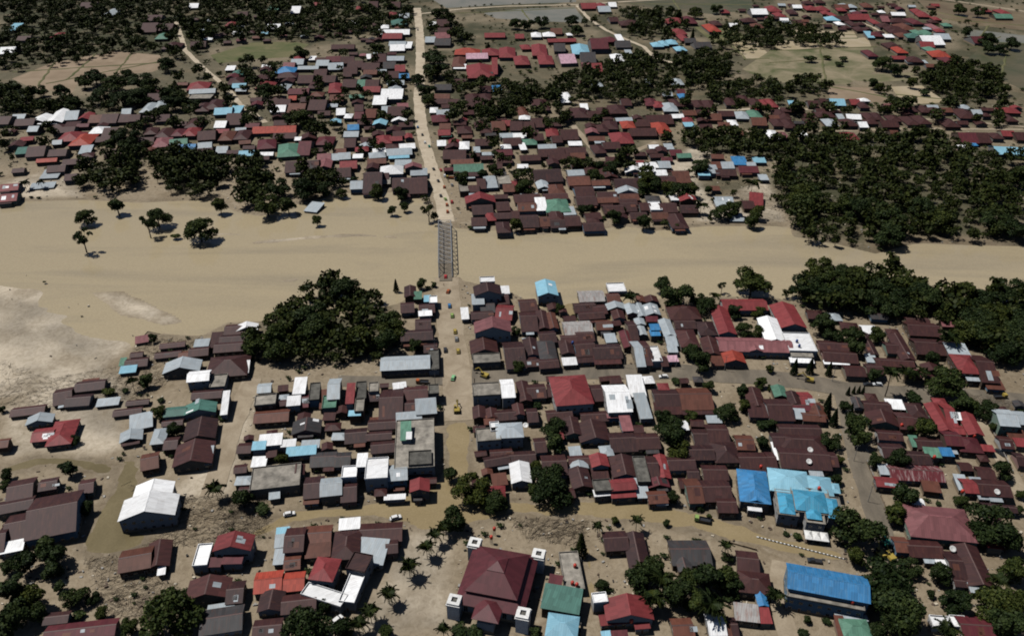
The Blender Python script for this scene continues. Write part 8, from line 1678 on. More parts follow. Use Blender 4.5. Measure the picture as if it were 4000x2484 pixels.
# ------------------------------------------------------------------ materials
def nt(name):
    m=bpy.data.materials.new(name); m.use_nodes=True; t=m.node_tree; b=t.nodes['Principled BSDF']; return m,t,b
def N(t,k,**kw):
    n=t.nodes.new(k)
    for a,v in kw.items(): setattr(n,a,v)
    return n
def mathn(t,op,a,b=None,c=None):
    n=N(t,'ShaderNodeMath',operation=op)
    for i,x in enumerate((a,b,c)):
        if x is None: continue
        if isinstance(x,(int,float)): n.inputs[i].default_value=x
        else: t.links.new(x,n.inputs[i])
    return n.outputs[0]
def vmath(t,op,a,b=None):
    n=N(t,'ShaderNodeVectorMath',operation=op)
    for i,x in enumerate((a,b)):
        if x is None: continue
        if isinstance(x,(tuple,list)): n.inputs[i].default_value=x
        else: t.links.new(x,n.inputs[i])
    return n.outputs['Value'] if op in('DOT_PRODUCT','LENGTH') else n.outputs[0]
def noise(t,vec,scale,detail=4,rough=.6,dist=0):
    n=N(t,'ShaderNodeTexNoise'); n.inputs['Scale'].default_value=scale; n.inputs['Detail'].default_value=detail; n.inputs['Roughness'].default_value=rough; n.inputs['Distortion'].default_value=dist
    if vec is not None: t.links.new(vec,n.inputs['Vector'])
    return n.outputs['Fac']
def ramp(t,fac,pts):
    n=N(t,'ShaderNodeValToRGB'); e=n.color_ramp.elements
    while len(e)<len(pts): e.new(.5)
    for i,(p,c) in enumerate(pts): e[i].position=p; e[i].color=tuple(c)+(1,) if len(c)==3 else c
    t.links.new(fac,n.inputs[0]); return n.outputs[0]
def mix(t,fac,a,b,mode='MIX'):
    n=N(t,'ShaderNodeMix',data_type='RGBA',blend_type=mode)
    for s,x in ((n.inputs[0],fac),(n.inputs[6],a),(n.inputs[7],b)):
        if isinstance(x,(int,float)): s.default_value=x
        elif isinstance(x,(tuple,list)): s.default_value=tuple(x)+((1,) if len(x)==3 else ())
        else: t.links.new(x,s)
    return n.outputs[2]
def bump(t,b,h,strength,dist=.1):
    n=N(t,'ShaderNodeBump'); n.inputs['Strength'].default_value=strength; n.inputs['Distance'].default_value=dist
    t.links.new(h,n.inputs['Height']); t.links.new(n.outputs[0],b.inputs['Normal'])
def plain(name,col,rough=.6,metal=0,var=.25,scale=1.5):
    m,t,b=nt(name); g=N(t,'ShaderNodeNewGeometry'); oi=N(t,'ShaderNodeObjectInfo')
    n=noise(t,g.outputs['Position'],scale,5)
    c=mix(t,ramp(t,n,[(.3,(0,0,0)),(.7,(1,1,1))]),tuple(x*(1-var) for x in col),tuple(min(1,x*(1+var*.5)) for x in col))
    c=mix(t,1.0,c,ramp(t,oi.outputs['Random'],[(0,(1-var*.7,)*3),(1,(1,1,1))]),'MULTIPLY')
    t.links.new(c,b.inputs['Base Color']); b.inputs['Roughness'].default_value=rough; b.inputs['Metallic'].default_value=metal
    return m
def roof_mat(name,col,rough=.55,stain=(.10,.045,.03),amount=.5,spec=.4,vary=.3,seam=.10,sheet=1.0):
    """sheet roofing: ribs and sheets run down the slope whatever way it faces; rust and dust come in streaks"""
    m,t,b=nt(name); g=N(t,'ShaderNodeNewGeometry'); oi=N(t,'ShaderNodeObjectInfo')
    P=g.outputs['Position']; tan=vmath(t,'NORMALIZE',vmath(t,'CROSS_PRODUCT',g.outputs['True Normal'],(0.02,0.01,1)))
    down=vmath(t,'CROSS_PRODUCT',tan,g.outputs['True Normal'])
    u=vmath(t,'DOT_PRODUCT',P,tan); v=vmath(t,'DOT_PRODUCT',P,down)
    def xyz(a,bb,c=None):
        n=N(t,'ShaderNodeCombineXYZ'); t.links.new(a,n.inputs[0]); t.links.new(bb,n.inputs[1]); 
        t.links.new(oi.outputs['Random'],n.inputs[2]); return n.outputs[0]
    streak=noise(t,xyz(mathn(t,'MULTIPLY',u,1.6),mathn(t,'MULTIPLY',v,.22)),1.0,5,.65)
    blot=noise(t,xyz(mathn(t,'MULTIPLY',u,.22),mathn(t,'MULTIPLY',v,.22)),1.0,4,.6,.6)
    wn=N(t,'ShaderNodeTexWhiteNoise',noise_dimensions='3D')
    t.links.new(xyz(mathn(t,'FLOOR',mathn(t,'MULTIPLY',u,.9)),mathn(t,'FLOOR',mathn(t,'MULTIPLY',v,.36))),wn.inputs['Vector'])
    tone=ramp(t,oi.outputs['Random'],[(0,(1-vary,)*3),(.5,(1,1,1)),(1,(1+vary,)*3)])
    if name=='roof_sheet_m': tone=ramp(t,oi.outputs['Random'],[(0,(.70,.78,.85)),(.35,(1,1,1)),(.65,(1.25,1.02,.95)),(.85,(1.0,1.1,1.15)),(1,(1.75,1.5,1.4))])
    c=mix(t,1.0,col,tone,'MULTIPLY')
    c=mix(t,1.0,c,ramp(t,wn.outputs['Value'],[(0,(1-.20*sheet,)*3),(1,(1+.14*sheet,)*3)]),'MULTIPLY')
    c=mix(t,ramp(t,streak,[(.50,(0,0,0)),(.78,(amount,)*3)]),c,stain)
    c=mix(t,ramp(t,blot,[(.55,(0,0,0)),(.78,(amount*.5,)*3)]),c,tuple(min(.5,x*1.35+.02) for x in col))
    rib=mathn(t,'FRACT',mathn(t,'MULTIPLY',u,1.25)); line=mathn(t,'LESS_THAN',rib,.14)
    c=mix(t,mathn(t,'MULTIPLY',line,seam*2.2),c,(.01,.01,.012))
    t.links.new(c,b.inputs['Base Color']); b.inputs['Roughness'].default_value=rough; b.inputs['Specular IOR Level'].default_value=spec
    wv=mathn(t,'SINE',mathn(t,'MULTIPLY',u,15.7))
    bump(t,b,mathn(t,'ADD',mathn(t,'MULTIPLY',wv,.35),blot),.22,.06)
    return m
RC={'m':(.038,.0142,.0145),'r':(.185,.032,.034),'d':(.29,.046,.028),'k':(.20,.078,.083),'w':(.80,.81,.82),'y':(.33,.375,.405),'g':(.040,.039,.041),
    'b':(.036,.185,.40),'c':(.22,.43,.54),'n':(.085,.19,.135),'t':(.058,.145,.12),'v':(.085,.016,.022),'o':(.105,.038,.025),'l':(.48,.30,.36),'e':(.42,.38,.32),'a':(.05,.27,.43)}
RM={}
for k,c in RC.items():
    if k in 'wyc': RM[k]=roof_mat('roof_sheet_'+{'w':'white','y':'zinc','c':'pale_blue'}[k],c,.5,(.30,.26,.22) if k!='c' else (.12,.32,.42),.6,.3,.14,.08,.5)
    elif k in 'ba': RM[k]=roof_mat('roof_sheet_blue_'+k,c,.5,(.15,.26,.35),.6,.35,.12,.12)
    elif k=='e': RM[k]=None
    else: RM[k]=roof_mat('roof_sheet_'+k,c,.6,(.115,.045,.028) if k in 'mogv' else tuple(x*.55 for x in c),.55 if k!='o' else .9,.3,.32 if k=='m' else .2)
RM['rust']=roof_mat('roof_sheet_rusted_zinc',(.33,.32,.31),.6,(.20,.065,.035),1.0,.3,.1,.15)
RM['peel']=roof_mat('roof_sheet_peeling',(.11,.022,.026),.45,(.62,.58,.56),.6,.4,.1,.1)
RM['e']=plain('weathered_concrete',(.30,.275,.235),.9,0,.55,.35)
M_DKCON=plain('dark_wet_concrete',(.12,.115,.10),.85,0,.6,.5)
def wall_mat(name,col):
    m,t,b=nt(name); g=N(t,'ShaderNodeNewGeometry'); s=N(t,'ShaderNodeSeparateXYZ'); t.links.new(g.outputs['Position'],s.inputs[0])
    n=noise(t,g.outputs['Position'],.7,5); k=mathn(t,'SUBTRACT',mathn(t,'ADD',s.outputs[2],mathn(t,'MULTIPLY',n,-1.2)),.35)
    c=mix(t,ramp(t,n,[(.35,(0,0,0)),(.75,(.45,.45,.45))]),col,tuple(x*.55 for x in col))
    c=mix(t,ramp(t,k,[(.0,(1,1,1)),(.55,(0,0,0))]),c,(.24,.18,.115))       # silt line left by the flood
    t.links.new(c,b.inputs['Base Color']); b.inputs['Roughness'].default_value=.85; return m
WM=[wall_mat('wall_white',(.34,.34,.335)),wall_mat('wall_cream',(.20,.17,.13)),wall_mat('wall_pale_blue',(.13,.21,.28)),wall_mat('wall_timber',(.065,.043,.03)),wall_mat('wall_pale_green',(.15,.21,.17)),wall_mat('wall_grey',(.14,.135,.13)),wall_mat('wall_pink',(.24,.14,.125))]  # wall colours darkened all over, putting deep shade into the base colour
M_GLASS=plain('window_glass',(.02,.025,.03),.15,0,.2); M_FRAME=plain('window_frame',(.45,.42,.38),.6); M_DOOR=plain('door_wood',(.09,.05,.03),.7)
M_RIDGE=plain('ridge_sheet',(.10,.055,.05),.6); M_RIDGE2=plain('ridge_sheet_light',(.33,.34,.35),.5)
M_STEEL=plain('bridge_steel',(.27,.275,.28),.5,.1,.3); M_DECK=plain('muddy_deck',(.20,.165,.12),.85,0,.4)
M_RUBBER=plain('tyre_rubber',(.015,.015,.015),.9); M_TANK=plain('orange_tank_plastic',(.55,.05,.03),.4); M_BLUETANK=plain('blue_tank_plastic',(.02,.08,.30),.4)
M_WHITEP=plain('white_paint',(.75,.75,.73),.5); M_TIMBER=plain('driftwood',(.34,.265,.18),.9,0,.55,.9); M_POLE=plain('concrete_pole',(.33,.31,.28),.85)
M_DARKSTEEL=plain('dark_steel',(.03,.03,.033),.5)

def leaf_mat(name,c0,c1):
    m,t,b=nt(name); g=N(t,'ShaderNodeNewGeometry'); oi=N(t,'ShaderNodeObjectInfo')
    n=noise(t,g.outputs['Position'],.45,3); r=mathn(t,'ADD',mathn(t,'MULTIPLY',g.outputs['Random Per Island'],.55),mathn(t,'MULTIPLY',n,.45))
    c=mix(t,ramp(t,r,[(.2,(0,0,0)),(.85,(1,1,1))]),c0,c1)
    c=mix(t,1.0,c,ramp(t,oi.outputs['Random'],[(0,(.55,.62,.6)),(.5,(1,1,1)),(.8,(1.3,1.2,.95)),(1,(1.6,1.3,.85))]),'MULTIPLY')
    t.links.new(c,b.inputs['Base Color']); b.inputs['Roughness'].default_value=.6; b.inputs['Specular IOR Level'].default_value=.1
    return m
M_LEAF=leaf_mat('leaves_broad',(.009,.019,.007),(.045,.062,.018))
M_WOOD=leaf_mat('leaves_wood',(.006,.013,.005),(.030,.042,.013))
M_LEAF2=leaf_mat('leaves_conifer',(.014,.026,.013),(.042,.060,.022))
M_PALM=leaf_mat('palm_fronds',(.014,.028,.010),(.062,.080,.024))
M_BARK=plain('bark',(.085,.062,.042),.9)

def ground_mat():
    m,t,b=nt('silt_ground'); g=N(t,'ShaderNodeNewGeometry'); P=g.outputs['Position']
    a=N(t,'ShaderNodeAttribute',attribute_name='tint'); w=N(t,'ShaderNodeAttribute',attribute_name='rough_ground')
    wl=N(t,'ShaderNodeAttribute',attribute_name='wild'); calm=mathn(t,'SUBTRACT',1.0,mathn(t,'MULTIPLY',wl.outputs['Fac'],.85))
    n1=noise(t,P,.06,6,.6,.5); n2=noise(t,P,.45,6,.65,.8); n3=noise(t,P,2.2,5,.7)
    c=mix(t,ramp(t,n1,[(.32,(0,0,0)),(.70,(1,1,1))]),a.outputs['Color'],(.30,.24,.165),'MIX')
    nmix=N(t,'ShaderNodeMix',data_type='RGBA'); t.links.new(mathn(t,'MULTIPLY',calm,ramp(t,n1,[(.35,(0,0,0)),(.72,(.30,.30,.30))])),nmix.inputs[0]); t.links.new(a.outputs['Color'],nmix.inputs[6]); nmix.inputs[7].default_value=(.36,.295,.20,1)
    c=nmix.outputs[2]
    n4=noise(t,P,.028,5,.6,1.2); c=mix(t,ramp(t,n4,[(.50,(0,0,0)),(.66,(.55,.55,.55))]),c,(.175,.135,.085))
    n5=noise(t,P,.16,5,.6,.6); c=mix(t,mathn(t,'MULTIPLY',calm,ramp(t,n5,[(.56,(0,0,0)),(.74,(.42,.42,.42))])),c,(.40,.345,.265))
    c=mix(t,1.0,c,ramp(t,n2,[(.25,(.66,.64,.60)),(.55,(1,1,1)),(.8,(1.12,1.12,1.12))]),'MULTIPLY')
    dirt=mathn(t,'MULTIPLY',w.outputs['Fac'],mathn(t,'GREATER_THAN',n3,.60))
    c=mix(t,mathn(t,'MULTIPLY',dirt,.6),c,(.085,.065,.045))
    t.links.new(c,b.inputs['Base Color']); b.inputs['Roughness'].default_value=.85; b.inputs['Specular IOR Level'].default_value=.2
    bump(t,b,mathn(t,'ADD',n2,mathn(t,'MULTIPLY',n3,.5)),.6,.4); return m
M_GROUND=ground_mat()
def surf(name,c0,c1,s1,rough=.85,spec=.2,bmp=.3,stretch=None,lo=.35,hi=.68):
    m,t,b=nt(name); g=N(t,'ShaderNodeNewGeometry'); P=g.outputs['Position']
    if stretch:
        mp=N(t,'ShaderNodeMapping'); mp.inputs['Scale'].default_value=stretch; t.links.new(P,mp.inputs[0]); Q=mp.outputs[0]
    else: Q=P
    n1=noise(t,Q,s1,6,.62,.7); n2=noise(t,P,1.3,5,.65)
    c=mix(t,ramp(t,n1,[(lo,(0,0,0)),(hi,(1,1,1))]),c0,c1)
    c=mix(t,1.0,c,ramp(t,n2,[(.3,(.86,.86,.85)),(.7,(1.07,1.07,1.07))]),'MULTIPLY')
    t.links.new(c,b.inputs['Base Color']); b.inputs['Roughness'].default_value=rough; b.inputs['Specular IOR Level'].default_value=spec
    if bmp: bump(t,b,n2,bmp,.15)
    return m
SM={'road_wet':surf('wet_silt_road',(.112,.096,.074),(.195,.165,.125),.12,.6,.35,.3,(1.0,.35,1)),'road_dry':surf('dusty_road',(.36,.30,.22),(.50,.43,.33),.10,.9,.2,.3),'lane':surf('mud_lane',(.25,.20,.14),(.36,.30,.22),.12,.85,.2,.3),
 'paddy_brown':surf('paddy_brown',(.20,.15,.10),(.30,.23,.165),.03),'paddy_tan':surf('paddy_tan',(.33,.27,.165),(.42,.35,.25),.025,.5,.3,.1),'grass_field':surf('grass_field',(.065,.085,.03),(.16,.14,.075),.03),
 'grass_dry':surf('grass_dry',(.085,.095,.042),(.27,.222,.15),.03),'paddy_grey':surf('paddy_grey',(.15,.155,.125),(.24,.22,.18),.02,.35,.4,.1),'paddy_green':surf('paddy_green',(.060,.068,.035),(.13,.105,.065),.02,.5,.3,.1),'paddy_olive':surf('paddy_olive',(.12,.085,.05),(.19,.15,.09),.02,.5,.3,.1)}
M_WATER=surf('silty_water',(.268,.228,.160),(.368,.305,.198),.022,.13,.5,.08,(.22,1.3,1),.25,.52)
M_WATER2=surf('shallow_flood_water',(.235,.182,.098),(.285,.225,.13),.05,.2,.25,.05)
M_POND=surf('pond_water',(.135,.11,.06),(.20,.165,.095),.05,.15,.3,.04)
M_SAND=surf('river_sand',(.34,.29,.225),(.46,.41,.335),.05,.9,.15,.3,(.5,1.4,1))

# ------------------------------------------------------------------ ground: one sheet, dug out under the river
def axis(lo,hi,f0,f1,step,grow):
    a=list(np.arange(f0,f1+.1,step)); s=step
    while a[-1]<hi: s*=grow; a.append(a[-1]+s)
    s=step
    while a[0]>lo: s*=grow; a.insert(0,a[0]-s)
    return np.array(a)
gx=axis(-5000,5000,-300,300,2.5,1.03); gy=axis(-600,9000,150,620,2.0,1.03)
GX,GY=np.meshgrid(gx,gy)
river=RIVERS['river']
inr=in_poly(GX,GY,river); dr=dist_poly(GX,GY,river); sd=np.where(inr,-dr,dr)
Z=np.where(sd<0,np.clip(sd*.35,-1.6,0),0.0)-.02
wav=(np.sin(GX*.13+np.sin(GY*.07)*2)+np.sin(GY*.11+np.sin(GX*.05)*2.3))*.5
Z=np.where(sd<-3,np.minimum(Z,-.9),Z)
col=np.empty(GX.shape+(3,)); rg=np.empty(GX.shape)
near=np.array((.25,.203,.142)); dark=np.array((.165,.13,.087)); green=np.array((.034,.039,.019)); sand=np.array((.43,.375,.295))
e=np.clip((GX-120)/160,0,1)*np.clip((560-GY)/100,0,1)
col[:]=near; col=col*(1-e[...,None]*.85)+dark*(e[...,None]*.85)
def fract(X,Y,f,seed,n=14):
    g=np.random.default_rng(seed); o=np.zeros(X.shape)
    for i in range(n):
        a=g.random()*6.28; k=f*(1.6**(i%5)); o+=np.sin((X*math.cos(a)+Y*math.sin(a))*k+g.random()*6.28+1.5*np.sin((X*math.sin(a)-Y*math.cos(a))*k*.6))/(1.35**(i%5))
    return o/4.2
fr=fract(GX,GY,.06,1); fr2=fract(GX,GY,.035,2)
near_zone=(GY<640)&(np.abs(GX)<420)
Z=np.where(near_zone&(sd>0),Z+fr*.05,Z)
n_=np.clip((GY-575)/50,0,1)*.72; n_=np.maximum(n_,np.clip((GY-780)/150,0,1)*.92)
n_=np.maximum(n_,np.clip((GX-60)/60,0,1)*np.clip((GY-380)/40,0,1)*np.clip(fr2*1.4+.3,0,.7)*(GY<575))
mot=np.clip(fr2*1.5+.75,0,1); n_=n_*(.35+.65*mot)
col=col*(1-n_[...,None])+green*n_[...,None]; rg[:]=.75
for k in('pond','slough','flood_street','lane_flood','wharf_flood'):
    p=RIVERS[k]; i=in_poly(GX,GY,p); d=dist_poly(GX,GY,p); Z=np.where(i,np.minimum(Z,-np.clip(d*.05,0,.32)-.05+fract(GX,GY,.22,8)*.085),Z)
s0=SANDS[0]; i=in_poly(GX,GY,s0)&(sd>0); Z=np.where(i,-.62+.014*np.clip(sd,0,40)+fract(GX*.6,GY*1.3,.10,5)*.13,Z)
Z=np.where((sd<0)&(dist_poly(GX,GY,s0)<9),np.minimum(Z,-.75),Z)
Z=np.where((~in_poly(GX,GY,s0))&(sd<10)&(dist_poly(GX,GY,s0[:6],False)<11),-.8,Z)
for b_ in BARS:
    i=in_poly(GX,GY,b_); d=dist_poly(GX,GY,b_); Z=np.where(i,-.50+.05*np.clip(d,0,4)+fract(GX,GY,.14,6)*.10,Z)
wild=n_.copy(); wet=np.where(sd>0,np.exp(-(sd/3.5)**2),0)
for k in('pond','slough','flood_street'): wet=np.maximum(wet,np.exp(-(dist_poly(GX,GY,RIVERS[k])/2.2)**2))
col=col*(1-.42*np.clip(wet*(.7+fr*.6),0,1))[...,None]
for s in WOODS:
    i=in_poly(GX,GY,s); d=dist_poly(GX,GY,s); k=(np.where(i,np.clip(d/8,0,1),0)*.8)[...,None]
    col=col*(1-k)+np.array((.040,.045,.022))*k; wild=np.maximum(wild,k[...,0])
wild=np.maximum(wild,e*.7)
for s in SANDS+BARS:
    i=in_poly(GX,GY,s); d=dist_poly(GX,GY,s); k=np.where(i,np.clip(d/6,0,1),0)[...,None]
    sw=fract(GX*.35+GY*.55,GY*.25-GX*.2,.16,9)
    col=col*(1-k)+sand*(.92+.42*np.clip(sw,-.8,.8))[...,None]*k; rg=np.where(i,.12,rg)
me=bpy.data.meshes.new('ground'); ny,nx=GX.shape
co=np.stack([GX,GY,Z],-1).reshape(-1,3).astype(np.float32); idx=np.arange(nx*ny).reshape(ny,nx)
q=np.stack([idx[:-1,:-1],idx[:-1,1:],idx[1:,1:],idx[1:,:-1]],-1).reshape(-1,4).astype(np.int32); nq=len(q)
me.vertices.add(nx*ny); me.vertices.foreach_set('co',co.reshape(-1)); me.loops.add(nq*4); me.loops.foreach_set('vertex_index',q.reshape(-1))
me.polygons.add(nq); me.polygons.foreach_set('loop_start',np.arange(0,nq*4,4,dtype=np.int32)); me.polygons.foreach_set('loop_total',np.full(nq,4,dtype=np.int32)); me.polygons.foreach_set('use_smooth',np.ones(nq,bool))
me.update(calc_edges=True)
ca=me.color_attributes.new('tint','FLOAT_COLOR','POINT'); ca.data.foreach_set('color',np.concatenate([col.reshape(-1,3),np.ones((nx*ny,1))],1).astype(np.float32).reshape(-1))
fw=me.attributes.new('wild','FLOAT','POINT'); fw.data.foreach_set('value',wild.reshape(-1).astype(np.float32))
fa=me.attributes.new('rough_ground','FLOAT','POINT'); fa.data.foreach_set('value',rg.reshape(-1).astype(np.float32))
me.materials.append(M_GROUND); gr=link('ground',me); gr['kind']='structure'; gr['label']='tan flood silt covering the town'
def flat(name,poly,z,mat,kind='structure',label=None):
    o=link(name,mesh(name,[(x,y,z) for x,y in poly],[tuple(range(len(poly)))],mat)); o['kind']=kind
    if label:o['label']=label
    return o
def smooth_poly(p,n=2):
    for _ in range(n):
        q=[]
        for i in range(len(p)):
            a,b=p[i-1],p[i]; q+= [(a[0]*.75+b[0]*.25,a[1]*.75+b[1]*.25),(a[0]*.25+b[0]*.75,a[1]*.25+b[1]*.75)]
        p=q
    return p
flat('river_water',smooth_poly(river,1),-.42,M_WATER)
for k,m in(('pond',M_POND),('slough',M_POND),('flood_street',M_WATER2),('lane_flood',M_WATER2),('wharf_flood',M_WATER2)):
    flat('flood_water' if m is M_WATER2 else 'pond_water',smooth_poly(RIVERS[k],1),-.11,m)
flat('river_water',[(x,y+12) for x,y in SANDS[0][:6]]+SANDS[0][6:],-.426,M_WATER)
for i,(c,p) in enumerate(FIELDS): flat('field',p,.006+.004*i,SM[c])
for a,b_ in BUNDS:
    mb=MB(); A,B_=Vector((*a,.0)),Vector((*b_,.0)); d=(B_-A); L=d.length; u=d.normalized(); w=Vector((-u.y,u.x,0))
    n=max(2,int(L/8)); pts=[]
    for k in range(n+1):
        c=A+u*(L*k/n)+w*rnd.uniform(-.8,.8); r=rnd.uniform(.6,1.1); pts+= [c-w*r*1.5,c-w*r*.5+Vector((0,0,.5)),c+w*r*.5+Vector((0,0,.5)),c+w*r*1.5]
    f=[(4*k+j,4*k+j+1,4*k+5+j,4*k+4+j) for k in range(n) for j in range(3)]
    mb.add(pts,f); o=mb.build('field_bund',SM['grass_field']); o['kind']='structure'
ROAD_KEEP=[]
for i,(nme,kind,w,pl) in enumerate(ROADS):
    P=[Vector((x,y,0)) for x,y in pl]; pts=[]
    for a,b_ in zip(P,P[1:]):
        n=max(1,int((b_-a).length/7)); pts+= [a.lerp(b_,k/n) for k in range(n)]
    pts.append(P[-1]); v=[];z=.085+.004*i
    for k,p in enumerate(pts):
        a=pts[max(0,k-2)]; b_=pts[min(len(pts)-1,k+2)]; d=(b_-a).normalized(); nn=Vector((-d.y,d.x,0)); j=rnd.uniform(-.5,.5)
        v+= [p-nn*(w/2+j)+Vector((0,0,z)),p+nn*(w/2+rnd.uniform(-.5,.5))+Vector((0,0,z))]
    o=link(nme,mesh(nme,v,[(2*k,2*k+2,2*k+3,2*k+1) for k in range(len(pts)-1)],SM[kind])); o['kind']='structure'
    ROAD_KEEP.append((pl,w))

# ------------------------------------------------------------------ buildings
def roof_geo(ty,W,L,z,ov=.45,t=.14):
    """closed roof solid; returns MB verts/faces + ridge line"""
    hw,hl=W/2,L/2; mb=MB(); ridge=None
    if ty in('x','g'):
        a,b_=(hw,hl) if ty=='x' else (hl,hw)     # a: half ridge length, b: half span
        rise=.36*b_
        pr=[(-b_,z),(0,z+rise),(b_,z)]
        def pt(s,k,dz): 
            y,zz=pr[k]; return (s*a,y,zz+dz) if ty=='x' else (y,-s*a,zz+dz)
        v=[pt(s,k,dz) for s in(-1,1) for dz in(0,-t) for k in range(3)]
        f=[(0,6,7,1),(1,7,8,2),(4,10,9,3),(5,11,10,4),(0,3,9,6),(2,8,11,5),(0,1,4,3),(1,2,5,4),(6,9,10,7),(7,10,11,8)]
        mb.add(v,f); ridge=(pt(-1,1,0),pt(1,1,0))
    elif ty in('h','p'):
        m=min(hw,hl); rise=(.40 if ty=='h' else .5)*m
        rx,ry=(hw-m*.92,0) if hw>hl else (0,hl-m*.92)
        if ty=='p': rx=ry=0
        e=[(-hw,-hl),(hw,-hl),(hw,hl),(-hw,hl)]
        v=[(x,y,z) for x,y in e]+[(x,y,z-t) for x,y in e]
        if rx==0 and ry==0:
            v.append((0,0,z+rise)); f=[(0,1,8),(1,2,8),(2,3,8),(3,0,8)]
        elif rx>0:
            v+= [(-rx,0,z+rise),(rx,0,z+rise)]; f=[(0,1,9,8),(1,2,9),(2,3,8,9),(3,0,8)]; ridge=((-rx,0,z+rise),(rx,0,z+rise))
        else:
            v+= [(0,-ry,z+rise),(0,ry,z+rise)]; f=[(0,1,8),(1,2,9,8),(2,3,9),(3,0,8,9)]; ridge=((0,-ry,z+rise),(0,ry,z+rise))
        f+= [(0,4,5,1),(1,5,6,2),(2,6,7,3),(3,7,4,0),(7,6,5,4)]; mb.add(v,f)
    elif ty=='s':
        r=.10*L; v=[(-hw,-hl,z),(hw,-hl,z),(hw,hl,z+r),(-hw,hl,z+r)]; v+= [(x,y,zz-t) for x,y,zz in v]
        mb.add(v,[(0,1,2,3),(7,6,5,4),(0,4,5,1),(1,5,6,2),(2,6,7,3),(3,7,4,0)])
    else:
        mb.box(-hw,hw,-hl,hl,z-.25,z); p=.18
        if W>2.5 and L>2.5:
            h=.55
            mb.box(-hw,hw,-hl,-hl+p,z+.002,z+h); mb.box(-hw,hw,hl-p,hl,z+.002,z+h); mb.box(-hw,-hw+p,-hl+p+.003,hl-p-.003,z+.002,z+h); mb.box(hw-p,hw,-hl+p+.003,hl-p-.003,z+.002,z+h)
    return mb,ridge
def wall_geo(ty,W,L,z,ov=.45):
    ov=ov if ty!='f' else .12
    hw,hl=max(W/2-ov,.7),max(L/2-ov,.7); mb=MB()
    if ty in('x','g'):
        b_=hl if ty=='x' else hw; full=(L/2 if ty=='x' else W/2); e=z-.14+.36*(full-b_)-.05; top=z-.14+.36*full-.08
        if ty=='x': v=[(-hw,-hl,-.3),(hw,-hl,-.3),(hw,hl,-.3),(-hw,hl,-.3),(-hw,-hl,e),(hw,-hl,e),(hw,hl,e),(-hw,hl,e),(-hw,0,top),(hw,0,top)]; f=[(0,1,5,4),(2,3,7,6),(1,2,6,9,5),(3,0,4,8,7),(4,5,9,8),(6,7,8,9)]
        else: v=[(-hw,-hl,-.3),(hw,-hl,-.3),(hw,hl,-.3),(-hw,hl,-.3),(-hw,-hl,e),(hw,-hl,e),(hw,hl,e),(-hw,hl,e),(0,-hl,top),(0,hl,top)]; f=[(0,1,5,8,4),(2,3,7,9,6),(1,2,6,5),(3,0,4,7),(5,6,9,8),(7,4,8,9)]
        mb.add(v,f)
    else:
        e=z-.2-(.0 if ty!='s' else 0)
        if ty=='s':
            r=.10*L; v=[(-hw,-hl,-.3),(hw,-hl,-.3),(hw,hl,-.3),(-hw,hl,-.3),(-hw,-hl,z-.16),(hw,-hl,z-.16),(hw,hl,z+r-.22),(-hw,hl,z+r-.22)]
            mb.add(v,[(0,3,2,1),(4,5,6,7),(0,1,5,4),(1,2,6,5),(2,3,7,6),(3,0,4,7)])
        else: mb.box(-hw,hw,-hl,hl,-.3,e-.06 if ty=='f' else e)
    return mb,hw,hl
def unit_window():
    mb=MB(); mb.box(-.5,.5,-.06,.0,0,1,1); mb.box(-.42,-.03,-.075,-.061,.07,.93,0); mb.box(.03,.42,-.075,-.061,.07,.93,0)
    return mesh('window',mb.v,mb.f,[M_GLASS,M_FRAME],mb.m)
def unit_door():
    mb=MB(); mb.box(-.5,.5,-.06,.0,0,1,0); mb.box(-.38,.38,-.08,-.061,.05,.95,1); return mesh('door',mb.v,mb.f,[M_FRAME,M_DOOR],mb.m)
U_WIN=unit_window(); U_DOOR=unit_door()
def put(me_,name,parent,x,y,z,rz,w,h):
    o=link(name,me_,parent); o.location=(x,y,z); o.rotation_euler=(0,0,rz); o.scale=(w,1,h); return o
